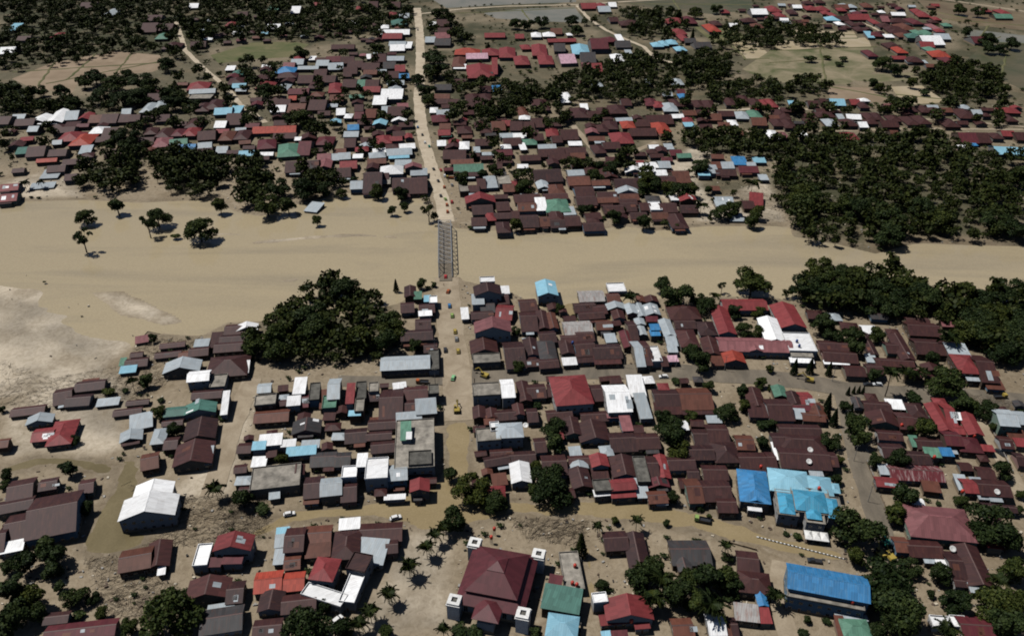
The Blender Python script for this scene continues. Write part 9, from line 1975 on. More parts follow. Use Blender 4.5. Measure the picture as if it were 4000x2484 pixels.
def add_volume(par,base,s,detail,wm,first):
    t=s.split(); X,Y,W,L,R=map(float,t[:5]); ty,colk,z=t[5],t[6],float(t[7]); flag=t[8] if len(t)>8 else ''
    bx,by,br=base; a=math.radians(R); c_,s_=math.cos(-br),math.sin(-br); dx,dy=X-bx,Y-by
    loc=(dx*c_-dy*s_,dx*s_+dy*c_,0); rz=a-br
    mb,ridge=roof_geo(ty,W,L,z); mat=RM[flag] if flag in RM else RM[colk]
    if ty=='f': mat=RM['e'] if colk in 'ey' else (M_DKCON if colk=='g' else RM[colk])
    ro=mb.build('roof',mat,par); ro.location=loc; ro.rotation_euler=(0,0,rz)
    if not first and colk!=add_volume.main: ro['label']={'w':'white','y':'grey zinc','m':'rust-brown','r':'red','k':'pink','e':'pale concrete','s':'','o':'rusty','b':'blue','a':'azure','c':'pale blue','g':'grey','v':'maroon','l':'pink','n':'green','t':'teal','d':'red'}.get(colk,'plain')+' side roof'
    if first: add_volume.main=colk
    if detail and ridge and (Vector(ridge[1])-Vector(ridge[0])).length>1.5:
        r=MB(); p,q_=Vector(ridge[0]),Vector(ridge[1]); d=(q_-p).normalized(); n=Vector((-d.y,d.x,0))*.28; up=Vector((0,0,.07)); dn=Vector((0,0,-.05))
        v=[p-n+dn,p+up,p+n+dn,q_-n+dn,q_+up,q_+n+dn]; r.add(v,[(0,3,4,1),(1,4,5,2),(0,1,2),(3,5,4),(0,2,5,3)])
        r.build('ridge_cap',M_RIDGE if colk in 'mogv' else mat,ro)
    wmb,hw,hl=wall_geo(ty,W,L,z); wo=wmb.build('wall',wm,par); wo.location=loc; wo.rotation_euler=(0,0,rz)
    if detail>1 and z>2.5:
        hgt=1.2; nst=2 if z>5.3 else 1
        for st in range(nst):
            zb=.95+st*3.0
            if zb+hgt>z-.3: continue
            nw=max(1,int((2*hw-1)/2.8)); dk=rnd.randrange(nw)
            for k in range(nw):
                x=-hw+(k+.5)*2*hw/nw
                if st==0 and k==dk: put(U_DOOR,'door',wo,x,-hl-.002,0,0,1.0,2.1)
                else: put(U_WIN,'window',wo,x,-hl-.002,zb,0,1.3,hgt)
            nw=max(1,int((2*hl-1)/3.6))
            for k in range(nw):
                y=-hl+(k+.5)*2*hl/nw
                if abs(X)>20: put(U_WIN,'window',wo,(-hw-.002) if X>0 else hw+.002,y,zb,-math.pi/2 if X>0 else math.pi/2,1.3,hgt)
    if detail and ty in 'xg' and W*L>40 and rnd.random()<.32:      # odd replacement sheets nailed on the slope
        for _ in range(rnd.randint(1,3)):
            b_=L/2 if ty=='x' else W/2; a_=W/2 if ty=='x' else L/2
            u0=rnd.uniform(-a_*.8,a_*.6); du=rnd.uniform(.9,3.5); k0=rnd.uniform(.1,.45); k1=k0+rnd.uniform(.25,.5); sg=-1
            if ty=='g': sg=rnd.choice((-1,1))
            pts=[]
            for uu,kk in((u0,k1),(u0+du,k1),(u0+du,k0),(u0,k0)):
                y=sg*b_*kk; zz=z+.36*b_*(1-kk)+.03; pts.append((uu,y,zz) if ty=='x' else (y,uu,zz))
            if (ty=='x') != (sg<0): pts=pts[::-1]
            p=MB(); p.add(pts+[(x,y,zz-.028) for x,y,zz in pts],[(0,1,2,3),(7,6,5,4),(0,4,5,1),(1,5,6,2),(2,6,7,3),(3,7,4,0)])
            p.build('roof_patch',RM[rnd.choice('yoommg' if colk in 'mov' else 'yw')],ro)
    return wo
for ln in HOUSES.strip().split('\n'):
    k_,lab,area,vols=ln.split('|'); nme,cat={'H':('house','house'),'F':('flat_roofed_building','building'),'S':('lean_to_shed','shed'),'C':('school','school'),'O':('office_building','office'),'P':('prayer_hall','hall'),'L':('long_hall','hall'),'R':('hip_roofed_hall','hall')}[k_]; vols=vols.split(';'); t=vols[0].split(); X,Y,R=float(t[0]),float(t[1]),math.radians(float(t[4]))
    root=thing(nme,lab,cat,(X,Y,0),R,{'house':'houses of the flooded town','shed':'lean-to sheds of the town','building':'flat-roofed blocks of the town'}.get(cat))
    z0=float(t[7]); colk=t[6]
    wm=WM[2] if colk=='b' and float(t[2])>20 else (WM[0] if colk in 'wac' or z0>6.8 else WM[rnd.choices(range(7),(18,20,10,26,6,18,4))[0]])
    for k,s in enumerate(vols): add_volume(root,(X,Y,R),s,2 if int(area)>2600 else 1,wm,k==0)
# smaller far houses: past the limit of single things, one mass of real roofs and walls
keys=list(RC)+['wall']; FM=[RM[k] for k in RC]+[WM[1],WM[5],WM[3]]; big=MB()
for s in FAR_HOUSES.split('\n'):
    t=s.split(); X,Y,W,L,R=map(float,t[:5]); ty,colk,z=t[5],t[6],float(t[7])
    M=Matrix.Translation((X,Y,0))@Matrix.Rotation(math.radians(R),4,'Z')
    mb,_=roof_geo(ty,W,L,z); big.add([M@Vector(v) for v in mb.v],mb.f,list(RC).index(colk))
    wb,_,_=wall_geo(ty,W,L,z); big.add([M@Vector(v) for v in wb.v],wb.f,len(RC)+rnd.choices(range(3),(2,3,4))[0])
o=big.build('far_houses',FM); o['kind']='stuff'; o['label']='crowd of small far-off town houses'

# ------------------------------------------------------------------ mosque: two-tier red roof, four corner towers
def mosque():
    cx,cy=MOSQUE_C; rz=math.radians(-13); root=thing('mosque','big mosque with two-tier red roof, white corner towers and front porch','mosque',(cx,cy,0),rz)
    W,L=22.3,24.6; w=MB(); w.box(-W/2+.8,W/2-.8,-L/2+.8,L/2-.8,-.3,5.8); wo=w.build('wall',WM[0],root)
    for k in range(6): put(U_WIN,'window',wo,-W/2+3+k*3.3,-L/2+.798,1.2,0,1.5,2.8)
    for k in range(6): put(U_WIN,'window',wo,-W/2+.798,-L/2+4+k*3.4,1.2,-math.pi/2,1.5,2.8)
    def frus(hw,hl,z0,k,rise,t=.25):
        m=MB(); a=[(-hw,-hl),(hw,-hl),(hw,hl),(-hw,hl)]; v=[(x,y,z0) for x,y in a]+[(x*k,y*k,z0+rise) for x,y in a]+[(x,y,z0-t) for x,y in a]
        m.add(v,[(0,1,5,4),(1,2,6,5),(2,3,7,6),(3,0,4,7),(4,5,6,7),(0,8,9,1),(1,9,10,2),(2,10,11,3),(3,11,8,0),(11,10,9,8)]); return m
    frus(W/2+.6,L/2+.6,6.0,.72,2.2).build('roof',M_MOSQUE,root)['label']='lower red roof tier'
    dr=MB(); dr.box(-W*.345,W*.345,-L*.345,L*.345,8.0,9.4); dr.build('drum_wall',WM[5],root)
    frus(W*.40,L*.40,9.3,.34,3.9).build('roof',M_MOSQUE,root)['label']='upper red roof tier'
    c=MB(); c.box(-2.3,2.3,-2.6,2.6,12.9,13.5); c.build('cap_wall',WM[5],root)
    m,_=roof_geo('p',6.0,6.6,13.45); m.build('roof',M_MOSQUE,root)['label']='topmost pyramid cap'
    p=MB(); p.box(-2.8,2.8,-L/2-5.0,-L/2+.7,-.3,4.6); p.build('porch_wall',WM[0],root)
    m,_=roof_geo('p',9.0,10.0,5.2); o=m.build('porch_roof',M_MOSQUE,root); o.location=(0,-L/2-.4,1.1)
    for sx in(-1,1):
        for sy in(-1,1):
            t_=MB(); x,y=sx*(W/2+.4),sy*(L/2+.4); s=2.1
            t_.box(x-s,x+s,y-s,y+s,-.3,6.6); t_.box(x-s-.25,x+s+.25,y-s-.25,y+s+.25,6.602,7.0)
            to=t_.build('tower',M_WHITEP,root)
            q=MB()
            w_=1.15; q.box(x-s,x+s,y-s,y-s+w_,7.002,7.7); q.box(x-s,x+s,y+s-w_,y+s,7.002,7.7); q.box(x-s,x-s+w_,y-s+w_+.003,y+s-w_-.003,7.002,7.7); q.box(x+s-w_,x+s,y-s+w_+.003,y+s-w_-.003,7.002,7.7)
            q.build('parapet',M_WHITEP,to)
            f=MB(); f.box(x-s+1.16,x+s-1.16,y-s+1.16,y+s-1.16,7.003,7.06); f.build('tower_roof',M_DKCON,to)
M_MOSQUE=roof_mat('mosque_roof_sheet',(.090,.021,.026),.5,(.060,.018,.020),.5,.4,.05,.08)
MOSQUE_C=(-4.8, 186.6)
mosque()

# ------------------------------------------------------------------ truss bridge
def bridge():
    A,B_=Vector((*BR0,0)),Vector((*BR1,0)); d=B_-A; L=d.length; rz=math.atan2(d.y,d.x)-math.pi/2
    root=thing('truss_bridge','grey steel truss bridge carrying the main road over the river','bridge',(A.x,A.y,0),rz)
    hw=3.9; n=12; st=L/n; zt=6.9; zb=.55
    dk=MB(); dk.box(-hw+.3,hw-.3,-4,L+4,.1,.45); dk.build('deck',M_DECK,root)
    for sx in(-1,1):
        c=MB(); c.bar((sx*hw,0,zb),(sx*hw,L,zb),.28); c.build('bottom_chord',M_STEEL,root)
        c=MB(); c.bar((sx*hw,st,zt),(sx*hw,L-st,zt),.30); c.build('top_chord',M_STEEL,root)
        for k in range(n+1):
            if 0<k<n: c=MB(); c.bar((sx*hw,k*st,zb),(sx*hw,k*st,zt),.17); c.build('post',M_STEEL,root)
        for k in range(n):
            y0,y1=k*st,(k+1)*st
            if k==0: a,b_=(y0,zb),(y1,zt)
            elif k==n-1: a,b_=(y0,zt),(y1,zb)
            else: a,b_=((y0,zt),(y1,zb)) if k<n/2 else ((y0,zb),(y1,zt))
            c=MB(); c.bar((sx*hw,*a),(sx*hw,*b_),.20); c.build('diagonal',M_STEEL,root)
        g=MB(); g.bar((sx*(hw-.35),0,1.35),(sx*(hw-.35),L,1.35),.07); g.build('guard_rail',M_STEEL,root)
    for k in range(1,n):
        c=MB(); c.bar((-hw,k*st,zt),(hw,k*st,zt),.17); c.build('cross_beam',M_STEEL,root)
        if k<n-1:
            for s in(-1,1):
                c=MB(); c.bar((-hw*s,k*st,zt),(hw*s,(k+1)*st,zt),.12); c.build('wind_brace',M_STEEL,root)
    for y in(-1.5,L+1.5):
        c=MB(); c.box(-hw-1,hw+1,y-2.2,y+2.2,-2,.08,taper=.1); c.build('abutment',RM['e'],root)
BR0=(-38.3, 409.0); BR1=(-43.7, 478.8)
bridge()

# ------------------------------------------------------------------ trees
def crown_quads(n,lobes,leaf,seed,flat_=.0):
    g=np.random.default_rng(seed); out=[]; w=np.array([l[3]**2 for l in lobes]); w/=w.sum()
    for l,k in zip(lobes,(w*n).astype(int)):
        d=g.normal(size=(k,3)); d/=np.linalg.norm(d,axis=1)[:,None]; d[:,2]=np.where(d[:,2]<-.45,-d[:,2]*.6,d[:,2])
        r=l[3]*(.62+.42*g.random(k)**.6)*(1+.14*np.sin(d[:,0]*7+l[0]*3)*np.cos(d[:,1]*6))
        c=np.array(l[:3])+d*r[:,None]*np.array((1,1,.82))
        nrm=d+g.normal(size=(k,3))*.55; nrm/=np.linalg.norm(nrm,axis=1)[:,None]
        u=np.cross(nrm,g.normal(size=(k,3))); u/=np.linalg.norm(u,axis=1)[:,None]; v=np.cross(nrm,u)
        s=(leaf*(.6+.8*g.random(k)))[:,None]
        out.append(np.stack([c-u*s-v*s*.55,c+u*s*.3-v*s*.8,c+u*s+v*s*.5,c-u*s*.4+v*s*.8],1))
    return np.concatenate(out)
def lobes_for(seed,kind):
    g=random.Random(seed); l=[]
    if kind=='round':
        l=[(0,0,.55,.34)]
        for i in range(9):
            a=i*2.4+g.random(); r=g.uniform(.14,.33); l.append((r*math.cos(a),r*math.sin(a),g.uniform(.30,.80),g.uniform(.15,.23)))
    elif kind=='tall':
        l=[(0,0,.48,.24),(0.05,0,.76,.19)]
        for i in range(8):
            a=i*2.4+g.random(); r=g.uniform(.10,.24); l.append((r*math.cos(a),r*math.sin(a),g.uniform(.22,.88),g.uniform(.11,.18)))
    elif kind=='flat':
        for i in range(12):
            a=i*2.4+g.random(); r=.08+.34*math.sqrt(i/12); l.append((r*math.cos(a),r*math.sin(a),g.uniform(.28,.74),g.uniform(.16,.24)))
    elif kind=='bush':
        for i in range(7):
            a=i*2.4+g.random(); r=.28*math.sqrt(i/7); l.append((r*math.cos(a),r*math.sin(a),g.uniform(.35,.62),g.uniform(.2,.3)))
    elif kind=='sparse':
        for i in range(8):
            a=i*2.4+g.random(); r=g.uniform(.12,.36); l.append((r*math.cos(a),r*math.sin(a),g.uniform(.45,.95),g.uniform(.10,.17)))
    return l
CROWN={}
for i,(k,n,leaf) in enumerate((('round',3600,.030),('round',3600,.030),('round',3400,.031),('tall',3000,.029),('tall',3000,.029),('flat',4200,.028),('flat',4200,.028),('bush',700,.075),('bush',600,.08),('sparse',900,.03))):
    CROWN.setdefault(k,[]).append((quads_mesh('crown',crown_quads(n,lobes_for(20+i,k),leaf,40+i),M_LEAF),lobes_for(20+i,k)))
def conifer_mesh():
    g=np.random.default_rng(9); n=2200; z=g.random(n)**1.3; a=g.random(n)*2*math.pi; r=(1-z)**.75*.5*(.6+.42*g.random(n))*(1+.12*np.sin(a*5+z*40))
    c=np.stack([r*np.cos(a),r*np.sin(a),.08+z*.92],1); d=np.stack([np.cos(a),np.sin(a),-.4+0*a],1)+g.normal(size=(n,3))*.4; d/=np.linalg.norm(d,axis=1)[:,None]
    u=np.cross(d,g.normal(size=(n,3))); u/=np.linalg.norm(u,axis=1)[:,None]; v=np.cross(d,u); s=.05
    k=np.array((1,1,.5))
    return quads_mesh('crown',np.stack([c-u*s*k-v*s*.5*k,c+u*s*.3*k-v*s*.8*k,c+u*s*k+v*s*.5*k,c-u*s*.4*k+v*s*.8*k],1),M_LEAF2)
CONIFER=conifer_mesh()
def trunk_mesh(lobes,sparse=False):
    mb=MB(); mb.bar((0,0,-.02),(.01,0,.34),.032,0,6,.022); mb.bar((.01,0,.34),(0,.01,.62),.022,0,6,.010)
    for l in lobes[:7]: mb.bar((.005,0,.30+.12*abs(l[0])),(l[0]*.9,l[1]*.9,l[2]),.012,0,4,.004)
    return mesh('trunk',mb.v,mb.f,M_BARK,None)
TRUNK={k:[trunk_mesh(l) for _,l in v] for k,v in CROWN.items()}
def palm_frond():
    g=random.Random(4); mb=MB(); n=9; prev=None
    for i in range(n):
        t=i/(n-1); x=t*1.0; z=.28*math.sin(t*2.0)-.55*t*t; 
        if prev: mb.bar(prev,(x,0,z),.008,0,3)
        prev=(x,0,z)
        if i:
            ln=.30*math.sin(min(1,t*1.15+.12)*math.pi)+.06
            for s in(-1,1):
                for dt in(0,.03,.06,.09):
                    b0=(x-dt,0,z); mb.add([(x-dt-.02,0,z),(x-dt+.085,s*ln*.6,z-.05),(x-dt+.12,s*ln,z-.17),(x-dt+.0,s*ln*.6,z-.09)],[(0,1,2,3)])
    return mesh('frond',mb.v,mb.f,M_PALM)
FROND=[palm_frond()]
def palm_trunk():
    mb=MB(); p=(0,0,-.02); 
    for i in range(6):
        q_=(.012*math.sin(i*1.1),.01*math.cos(i*.9),(i+1)*.88/6); mb.bar(p,q_,.021-.0015*i,0,6); p=q_
    return mesh('trunk',mb.v,mb.f,M_BARK)
PTRUNK=palm_trunk()
con_tr=MB(); con_tr.bar((0,0,-.02),(0,0,.9),.03,0,6,.006); CTR=mesh('trunk',con_tr.v,con_tr.f,M_BARK)
for ln in TREES.strip().split('\n'):
    lab,grp,nums=ln.split('|'); t=nums.split(); nme,cat={'t':('tree','tree'),'s':('sparse_tree','tree'),'b':('bush','bush'),'c':('conifer','conifer'),'p':('palm_tree','palm')}[t[4]]; grp=grp or ('palms around town' if t[4]=='p' else 'single trees around town'); X,Y,h,cw=map(float,t[:4]); ty=t[4]; rz=rnd.uniform(0,6.28)
    root=thing(nme,lab,cat,(X,Y,-.3 if ty!='b' else 0),rz,grp)
    if ty in 'tbs':
        k={'b':'bush','s':'sparse'}.get(ty) or ('flat' if cw>13 else rnd.choice(('round','round','round','tall','flat') if cw<h*1.02 else ('round','round','flat')))
        i=rnd.randrange(len(CROWN[k])); wd={'round':.98,'tall':.72,'flat':1.0,'bush':1.0,'sparse':.9}[k]
        if ty=='t' and k=='flat': h=min(h,cw*.95)
        sc=(cw/wd,cw/wd,h)
        c=link('crown',CROWN[k][i][0],root); c.scale=sc; tr=link('trunk',TRUNK[k][i],root); tr.scale=(max(cw/wd*.6,h*.5),)*2+(h,)
        tr.scale=sc
    elif ty=='c':
        c=link('crown',CONIFER,root); c.scale=(cw,cw,h); tr=link('trunk',CTR,root); tr.scale=(h*.4,h*.4,h)
    else:
        tr=link('trunk',PTRUNK,root); tr.scale=(h*.85,h*.85,h); nf=15
        for i in range(nf):
            f=link('frond',FROND[0],root); f.location=(.012*math.sin(5.5)*h*.85,0,.87*h); L=cw*.62*rnd.uniform(.9,1.12); f.scale=(L,L*1.35,L)
            f.rotation_euler=(0,rnd.uniform(-.75,.35),i*2.4+rnd.uniform(-.2,.2))
# trees past the limit: one mass of leaf faces and stems
FT=np.array([(list(map(float,s.split(',')))+[rnd.choice((6,8,10,12,15))*rnd.uniform(.9,1.15)])[:3] for s in FAR_TREES.split()]); FT=np.concatenate([FT,FT[:,2:]*nrg.uniform(.85,1.15,(len(FT),1))],1)
tmpl=[crown_quads(280,lobes_for(60+i,k),.062,80+i) for i,k in enumerate(('round','round','tall','flat','round'))]
parts=[]; stems=MB()
for i,(X,Y,h,cw) in enumerate(FT):
    tq=tmpl[i%5]; a=nrg.random()*6.28; ca_,sa=math.cos(a),math.sin(a); x=(tq[...,0]*ca_-tq[...,1]*sa)*cw*1.05; y=(tq[...,0]*sa+tq[...,1]*ca_)*cw*1.05
    parts.append(np.stack([x+X,y+Y,tq[...,2]*h],-1)); stems.bar((X,Y,-.2),(X,Y,h*.6),.22,0,4,.1)
o=link('woodland',quads_mesh('woodland',np.concatenate(parts),M_WOOD)); o['kind']='stuff'; o['label']='dark mass of far-off trees'
o2=stems.build('woodland_stems',M_BARK,o)
# low scrub between the far gardens
n=4200; sx=nrg.uniform(-760,760,n); sy=nrg.uniform(560,1350,n); keep=np.abs(sx)<sy*.68
for p in [river]+[p for _,p in FIELDS]+SANDS[:5]: keep&=~in_poly(sx,sy,p)
for pl,w in ROAD_KEEP: keep&=dist_poly(sx,sy,pl,False)>w*.5+2
bq=crown_quads(60,lobes_for(3,'bush'),.14,5); parts=[]
for X,Y in zip(sx[keep],sy[keep]):
    s=nrg.uniform(2,6); parts.append(np.stack([bq[...,0]*s+X,bq[...,1]*s+Y,bq[...,2]*s*.6],-1))
o=link('scrub',quads_mesh('scrub',np.concatenate(parts),M_LEAF)); o['kind']='stuff'; o['label']='low green scrub between far gardens'

n=1500; sy=180+560*nrg.random(n); sx=nrg.uniform(-1,1,n)*(sy*.64+60); keep=~in_poly(sx,sy,river)
for k in RIVERS: keep&=~in_poly(sx,sy,RIVERS[k])
for p in SANDS: keep&=~in_poly(sx,sy,p)
for pl,w in ROAD_KEEP: keep&=dist_poly(sx,sy,pl,False)>w*.5+1.5
bq=crown_quads(110,lobes_for(7,'bush'),.10,6); parts=[]
for X,Y in zip(sx[keep],sy[keep]):
    s=nrg.uniform(1.2,3.8); parts.append(np.stack([bq[...,0]*s+X,bq[...,1]*s+Y,bq[...,2]*s*.7],-1))
o=link('weeds',quads_mesh('weeds',np.concatenate(parts),M_LEAF)); o['kind']='stuff'; o['label']='small weeds and shrubs between the town houses'

# ------------------------------------------------------------------ driftwood and flood litter
mb=MB()
for n,p in STICKS:
    xs=[q_[0] for q_ in p]; ys=[q_[1] for q_ in p]; k=0
    P=np.array(p)
    n=n*2
    while k<n:
        x,y=rnd.uniform(min(xs),max(xs)),rnd.uniform(min(ys),max(ys))
        if not in_poly(np.array([x]),np.array([y]),p)[0]: k+=.2; continue
        k+=1; a=rnd.gauss(.5,.8); L=rnd.choice((1.2,2,3,5))*rnd.uniform(.5,1.2); z=rnd.uniform(.03,.5); r=rnd.uniform(.025,.075)
        mb.bar((x-L/2*math.cos(a),y-L/2*math.sin(a),z),(x+L/2*math.cos(a),y+L/2*math.sin(a),z+rnd.uniform(-.3,.4)),r,0,3)
o=mb.build('driftwood',M_TIMBER); o['kind']='stuff'; o['label']='tangled driftwood left by the flood'
JM=[plain('litter_grey',(.30,.29,.27),.8),plain('litter_brown',(.10,.07,.05),.9),plain('litter_pale',(.52,.46,.36),.8),plain('litter_dark',(.03,.028,.025),.9)]
mb=MB(); n=7500; jy=180+580*nrg.random(n)**1.3; jx=nrg.uniform(-1,1,n)*(jy*.64+60); keep=~in_poly(jx,jy,river)
for k in RIVERS: keep&=~in_poly(jx,jy,RIVERS[k])
for s in SANDS[:2]+SANDS[5:]: keep&=~in_poly(jx,jy,s)|(nrg.random(n)<.06)
for pl,w in ROAD_KEEP: keep&=dist_poly(jx,jy,pl,False)>w*.42
for X,Y in zip(jx[keep],jy[keep]):
    M=Matrix.Translation((X,Y,0))@Matrix.Rotation(rnd.uniform(0,3),4,'Z')@Matrix.Rotation(rnd.uniform(-.25,.25),4,'X'); s=rnd.uniform(.15,.65)
    mb.box(-s,s,-s*rnd.uniform(.2,.9),s*rnd.uniform(.2,.9),-.1,rnd.uniform(.1,.6),rnd.choices(range(4),(3,5,3,2))[0],M)
o=mb.build('flood_litter',JM); o['kind']='stuff'; o['label']='scattered boards, sheets and rubbish on the silt'

# ------------------------------------------------------------------ vehicles
PAINT={}
def paint(c):
    if c not in PAINT: PAINT[c]=plain('paint_'+c,{'white':(.75,.75,.74),'silver':(.50,.52,.54),'dark':(.03,.033,.04),'yellow':(.36,.27,.06),'green':(.22,.48,.24),'orange':(.38,.10,.03),'red':(.42,.03,.035),'blue':(.04,.17,.38),'teal':(.03,.24,.19),'grey':(.22,.22,.22),'lime':(.26,.38,.11)}[c],.35,0,.12)
    return PAINT[c]
def wheel(par,x,y,r=.33,w=.22):
    mb=MB(); mb.lathe([(r*.5,-w/2),(r,-w/2),(r,w/2),(r*.5,w/2)],10,Matrix.Translation((x,y,r))@Matrix.Rotation(math.pi/2,4,'Y')); mb.build('wheel',M_RUBBER,par)
def car(x,y,rz,c,lab,pickup=False):
    root=thing('pickup_truck' if pickup else 'car',lab,'pickup' if pickup else 'car',(x,y,.06),rz)
    mb=MB(); L,W=(5.1,1.85) if pickup else (4.3,1.75)
    prof=[(-L/2,.35),(-L/2,.8),(-L/2+.15,.95),(-L*.2,1.0),(L*.2,1.0),(L*.42,.95),(L/2,.8),(L/2,.35)]
    v=[(sx*W/2*(.94 if z>.9 else 1),yy,z) for sx in(-1,1) for yy,z in prof]; n=len(prof)
    mb.add(v,[(i,i+1,n+i+1,n+i) for i in range(n-1)]+[tuple(range(n-1,-1,-1)),tuple(range(n,2*n)),(n-1,0,n,2*n-1)]); mb.build('body',paint(c),root)
    y0,y1=((-.1,1.5) if pickup else (-L*.42,L*.2)); cb=MB(); cb.add([(sx*(W/2-.08 if k<2 else W/2-.25),yy,zz) for sx in(-1,1) for k,(yy,zz) in enumerate(((y0,1.002),(y1+.35,1.002),(y1-.25,1.50),(y0+.3,1.50)))],[(3,2,1,0),(4,5,6,7),(0,1,5,4),(1,2,6,5),(2,3,7,6),(3,0,4,7)]); cb.build('cabin_glass',M_GLASS,root)
    rf=MB(); rf.box(-W/2+.22,W/2-.22,y0+.28,y1-.22,1.502,1.55); rf.build('car_roof',paint(c),root)
    if pickup:
        bd=MB(); bd.box(-W/2+.1,W/2-.1,-L/2+.1,-.3,1.003,1.02); bd.build('cargo_bed',M_DARKSTEEL,root)
    for sx in(-1,1):
        for yy in(-L*.3,L*.3): wheel(root,sx*(W/2-.1),yy)
def truck(x,y,rz,c,bed,lab):
    root=thing('truck',lab,'truck',(x,y,.06),rz); mb=MB(); mb.box(-1.0,1.0,1.3,2.9,.5,2.2,taper=.08); mb.build('cab',paint(c),root)
    g=MB(); g.box(-.85,.85,2.85,2.93,1.35,2.0); g.build('windscreen',M_GLASS,root)
    b=MB(); b.box(-1.05,1.05,-2.9,1.2,.7,.95); 
    for s in(-1,1): b.box(s*1.05-.05,s*1.05+.05,-2.9,1.2,.952,1.6)
    b.box(-1.0,1.0,-2.95,-2.87,.952,1.6); b.build('cargo_bed',paint(bed),root)
    for sx in(-1,1):
        for yy in(-1.9,1.9): wheel(root,sx*.9,yy,.45,.3)
def excavator(x,y,rz,c,lab,ang=.5):
    root=thing('excavator',lab,'excavator',(x,y,.05),rz)
    for s in(-1,1): m=MB(); m.box(s*1.15-.3,s*1.15+.3,-1.9,1.9,0,.85,taper=.12); m.build('track',M_RUBBER,root)
    b=MB(); b.box(-1.3,1.3,-2.0,1.1,1.0,1.9,taper=.1); b.build('body',paint(c),root)
    cbn=MB(); cbn.box(-1.25,-.25,.1,1.5,1.902,2.9,taper=.1); cbn.build('cab',M_GLASS,root); rf=MB(); rf.box(-1.15,-.35,.2,1.4,2.902,2.98); rf.build('cab_roof',paint(c),root)
    m=MB(); m.bar((.35,1.0,1.6),(.35,3.4,4.0),.32,0,4,.28); m.build('boom',paint(c),root); m=MB(); m.bar((.35,3.4,4.0),(.35,5.6,2.2),.25,0,4,.18); m.build('arm',paint(c),root)
    m=MB(); m.box(-.2,.9,5.3,6.2,1.3,2.2,taper=.12); m.build('bucket',M_DARKSTEEL,root)
for pxy,rz,c,lab in(
 ((171.0, 304.7),1.45,'silver','silver car parked beside the road fork'),((166.5, 304.7),1.5,'dark','dark car parked behind the silver one at the road fork'),
 ((71.9, 311.0),1.6,'white','white car driving along the wet cross street'),((-57.7, 174.3),-.7,'white','white car beside the white L-shaped terrace at the bottom'),
 ((-84.7, 222.0),-1.3,'white','white car at the left end of the flooded street'),((-44.0, 220.1),-1.2,'white','white car at the corner of the flooded square'),
 ((-29.4, 350.8),.1,'yellow','yellow car high on the main road before the junction'),((-26.8, 332.7),.1,'yellow','yellow car lower on the main road near the junction'),((-33.2, 333.6),.1,'dark','dark car on the left side of the main road'),
 ((-28.2, 343.6),.1,'grey','grey car between the two yellow cars'),((-27.8, 310.0),-.15,'green','green car crossing the muddy junction'),((-34.0, 376.6),.1,'blue','blue car on the main road near the bridge'),
 ((-31.9, 366.5),.1,'lime','lime green car on the main road below the blue car'),((-35.7, 392.3),-.2,'orange','orange car just below the bridge'),((-38.4, 409.3),.05,'red','red car at the near mouth of the bridge'),
 ((-48.8, 543.4),.1,'orange','orange car on the road beyond the bridge, farthest of three'),((-44.7, 512.1),.1,'orange','orange car on the road beyond the bridge, middle of three'),((-43.5, 500.6),.1,'orange','orange car at the far mouth of the bridge'),
 ((-46.4, 521.7),.3,'lime','lime green car beyond the bridge among orange cars'),((-50.1, 527.6),.2,'dark','dark car beyond the bridge beside the lime green car'),((-54.0, 555.0),.3,'dark','dark car beyond the bridge near the yellow truck'),
 ((-41.6, 516.9),.1,'red','red car parked beyond the bridge at the roadside'),((-43.4, 547.2),.2,'grey','grey car parked beyond the bridge at the roadside'),((-59.3, 578.4),.3,'dark','dark car on the northern road above the yellow truck'),
 ((-53.7, 576.3),.3,'red','red car on the northern road above the yellow truck'),((-50.0, 565.0),.2,'white','white car beside the yellow truck'),((-67.0, 628.4),.25,'teal','teal car on the northern road'),((-75.2, 656.5),.2,'dark','dark car far up the northern road'),((-81.1, 676.4),.1,'blue','blue car far up the northern road'),
 ((-95.2, 839.4),.05,'dark','dark car high on the straight northern road'),((-118.6, 1054.1),.05,'grey','grey car at the top of the northern road'),((-71.3, 637.6),.2,'white','white car on the northern road near the teal car')):
    car(pxy[0],pxy[1],rz,c,lab)
car(*(203.7, 257.0),.45,'dark','dark pickup truck on the east lane',True); car(*(107.9, 199.2),1.4,'dark','dark pickup with white load beside the long blue hall',True)
truck(*(71.7, 218.7),1.3,'lime','dark','lime green truck stranded in the flooded street'); truck(*(223.4, 295.2),-1.5,'yellow','dark','yellow-cabbed truck at the right end of the cross street'); truck(*(-45.7, 560.5),1.4,'yellow','orange','yellow truck parked beyond the bridge')
truck(*(-42.1, 306.3),1.5,'orange','dark','orange-cabbed truck in the left arm of the junction')
excavator(*(140.0, 307.9),1.2,'yellow','yellow digger clearing the cross street'); excavator(*(136.4, 207.5),.1,'teal','teal excavator under the big tree at the side street'); excavator(*(132.4, 202.3),.2,'yellow','yellow excavator left of its twin at the street end')
excavator(*(135.3, 200.9),.3,'yellow','yellow excavator right of its twin at the street end'); excavator(*(-24.6, 285.1),.1,'yellow','yellow excavator digging in the main road'); excavator(*(-13.0, 311.6),1.0,'yellow','yellow excavator at the start of the cross street')

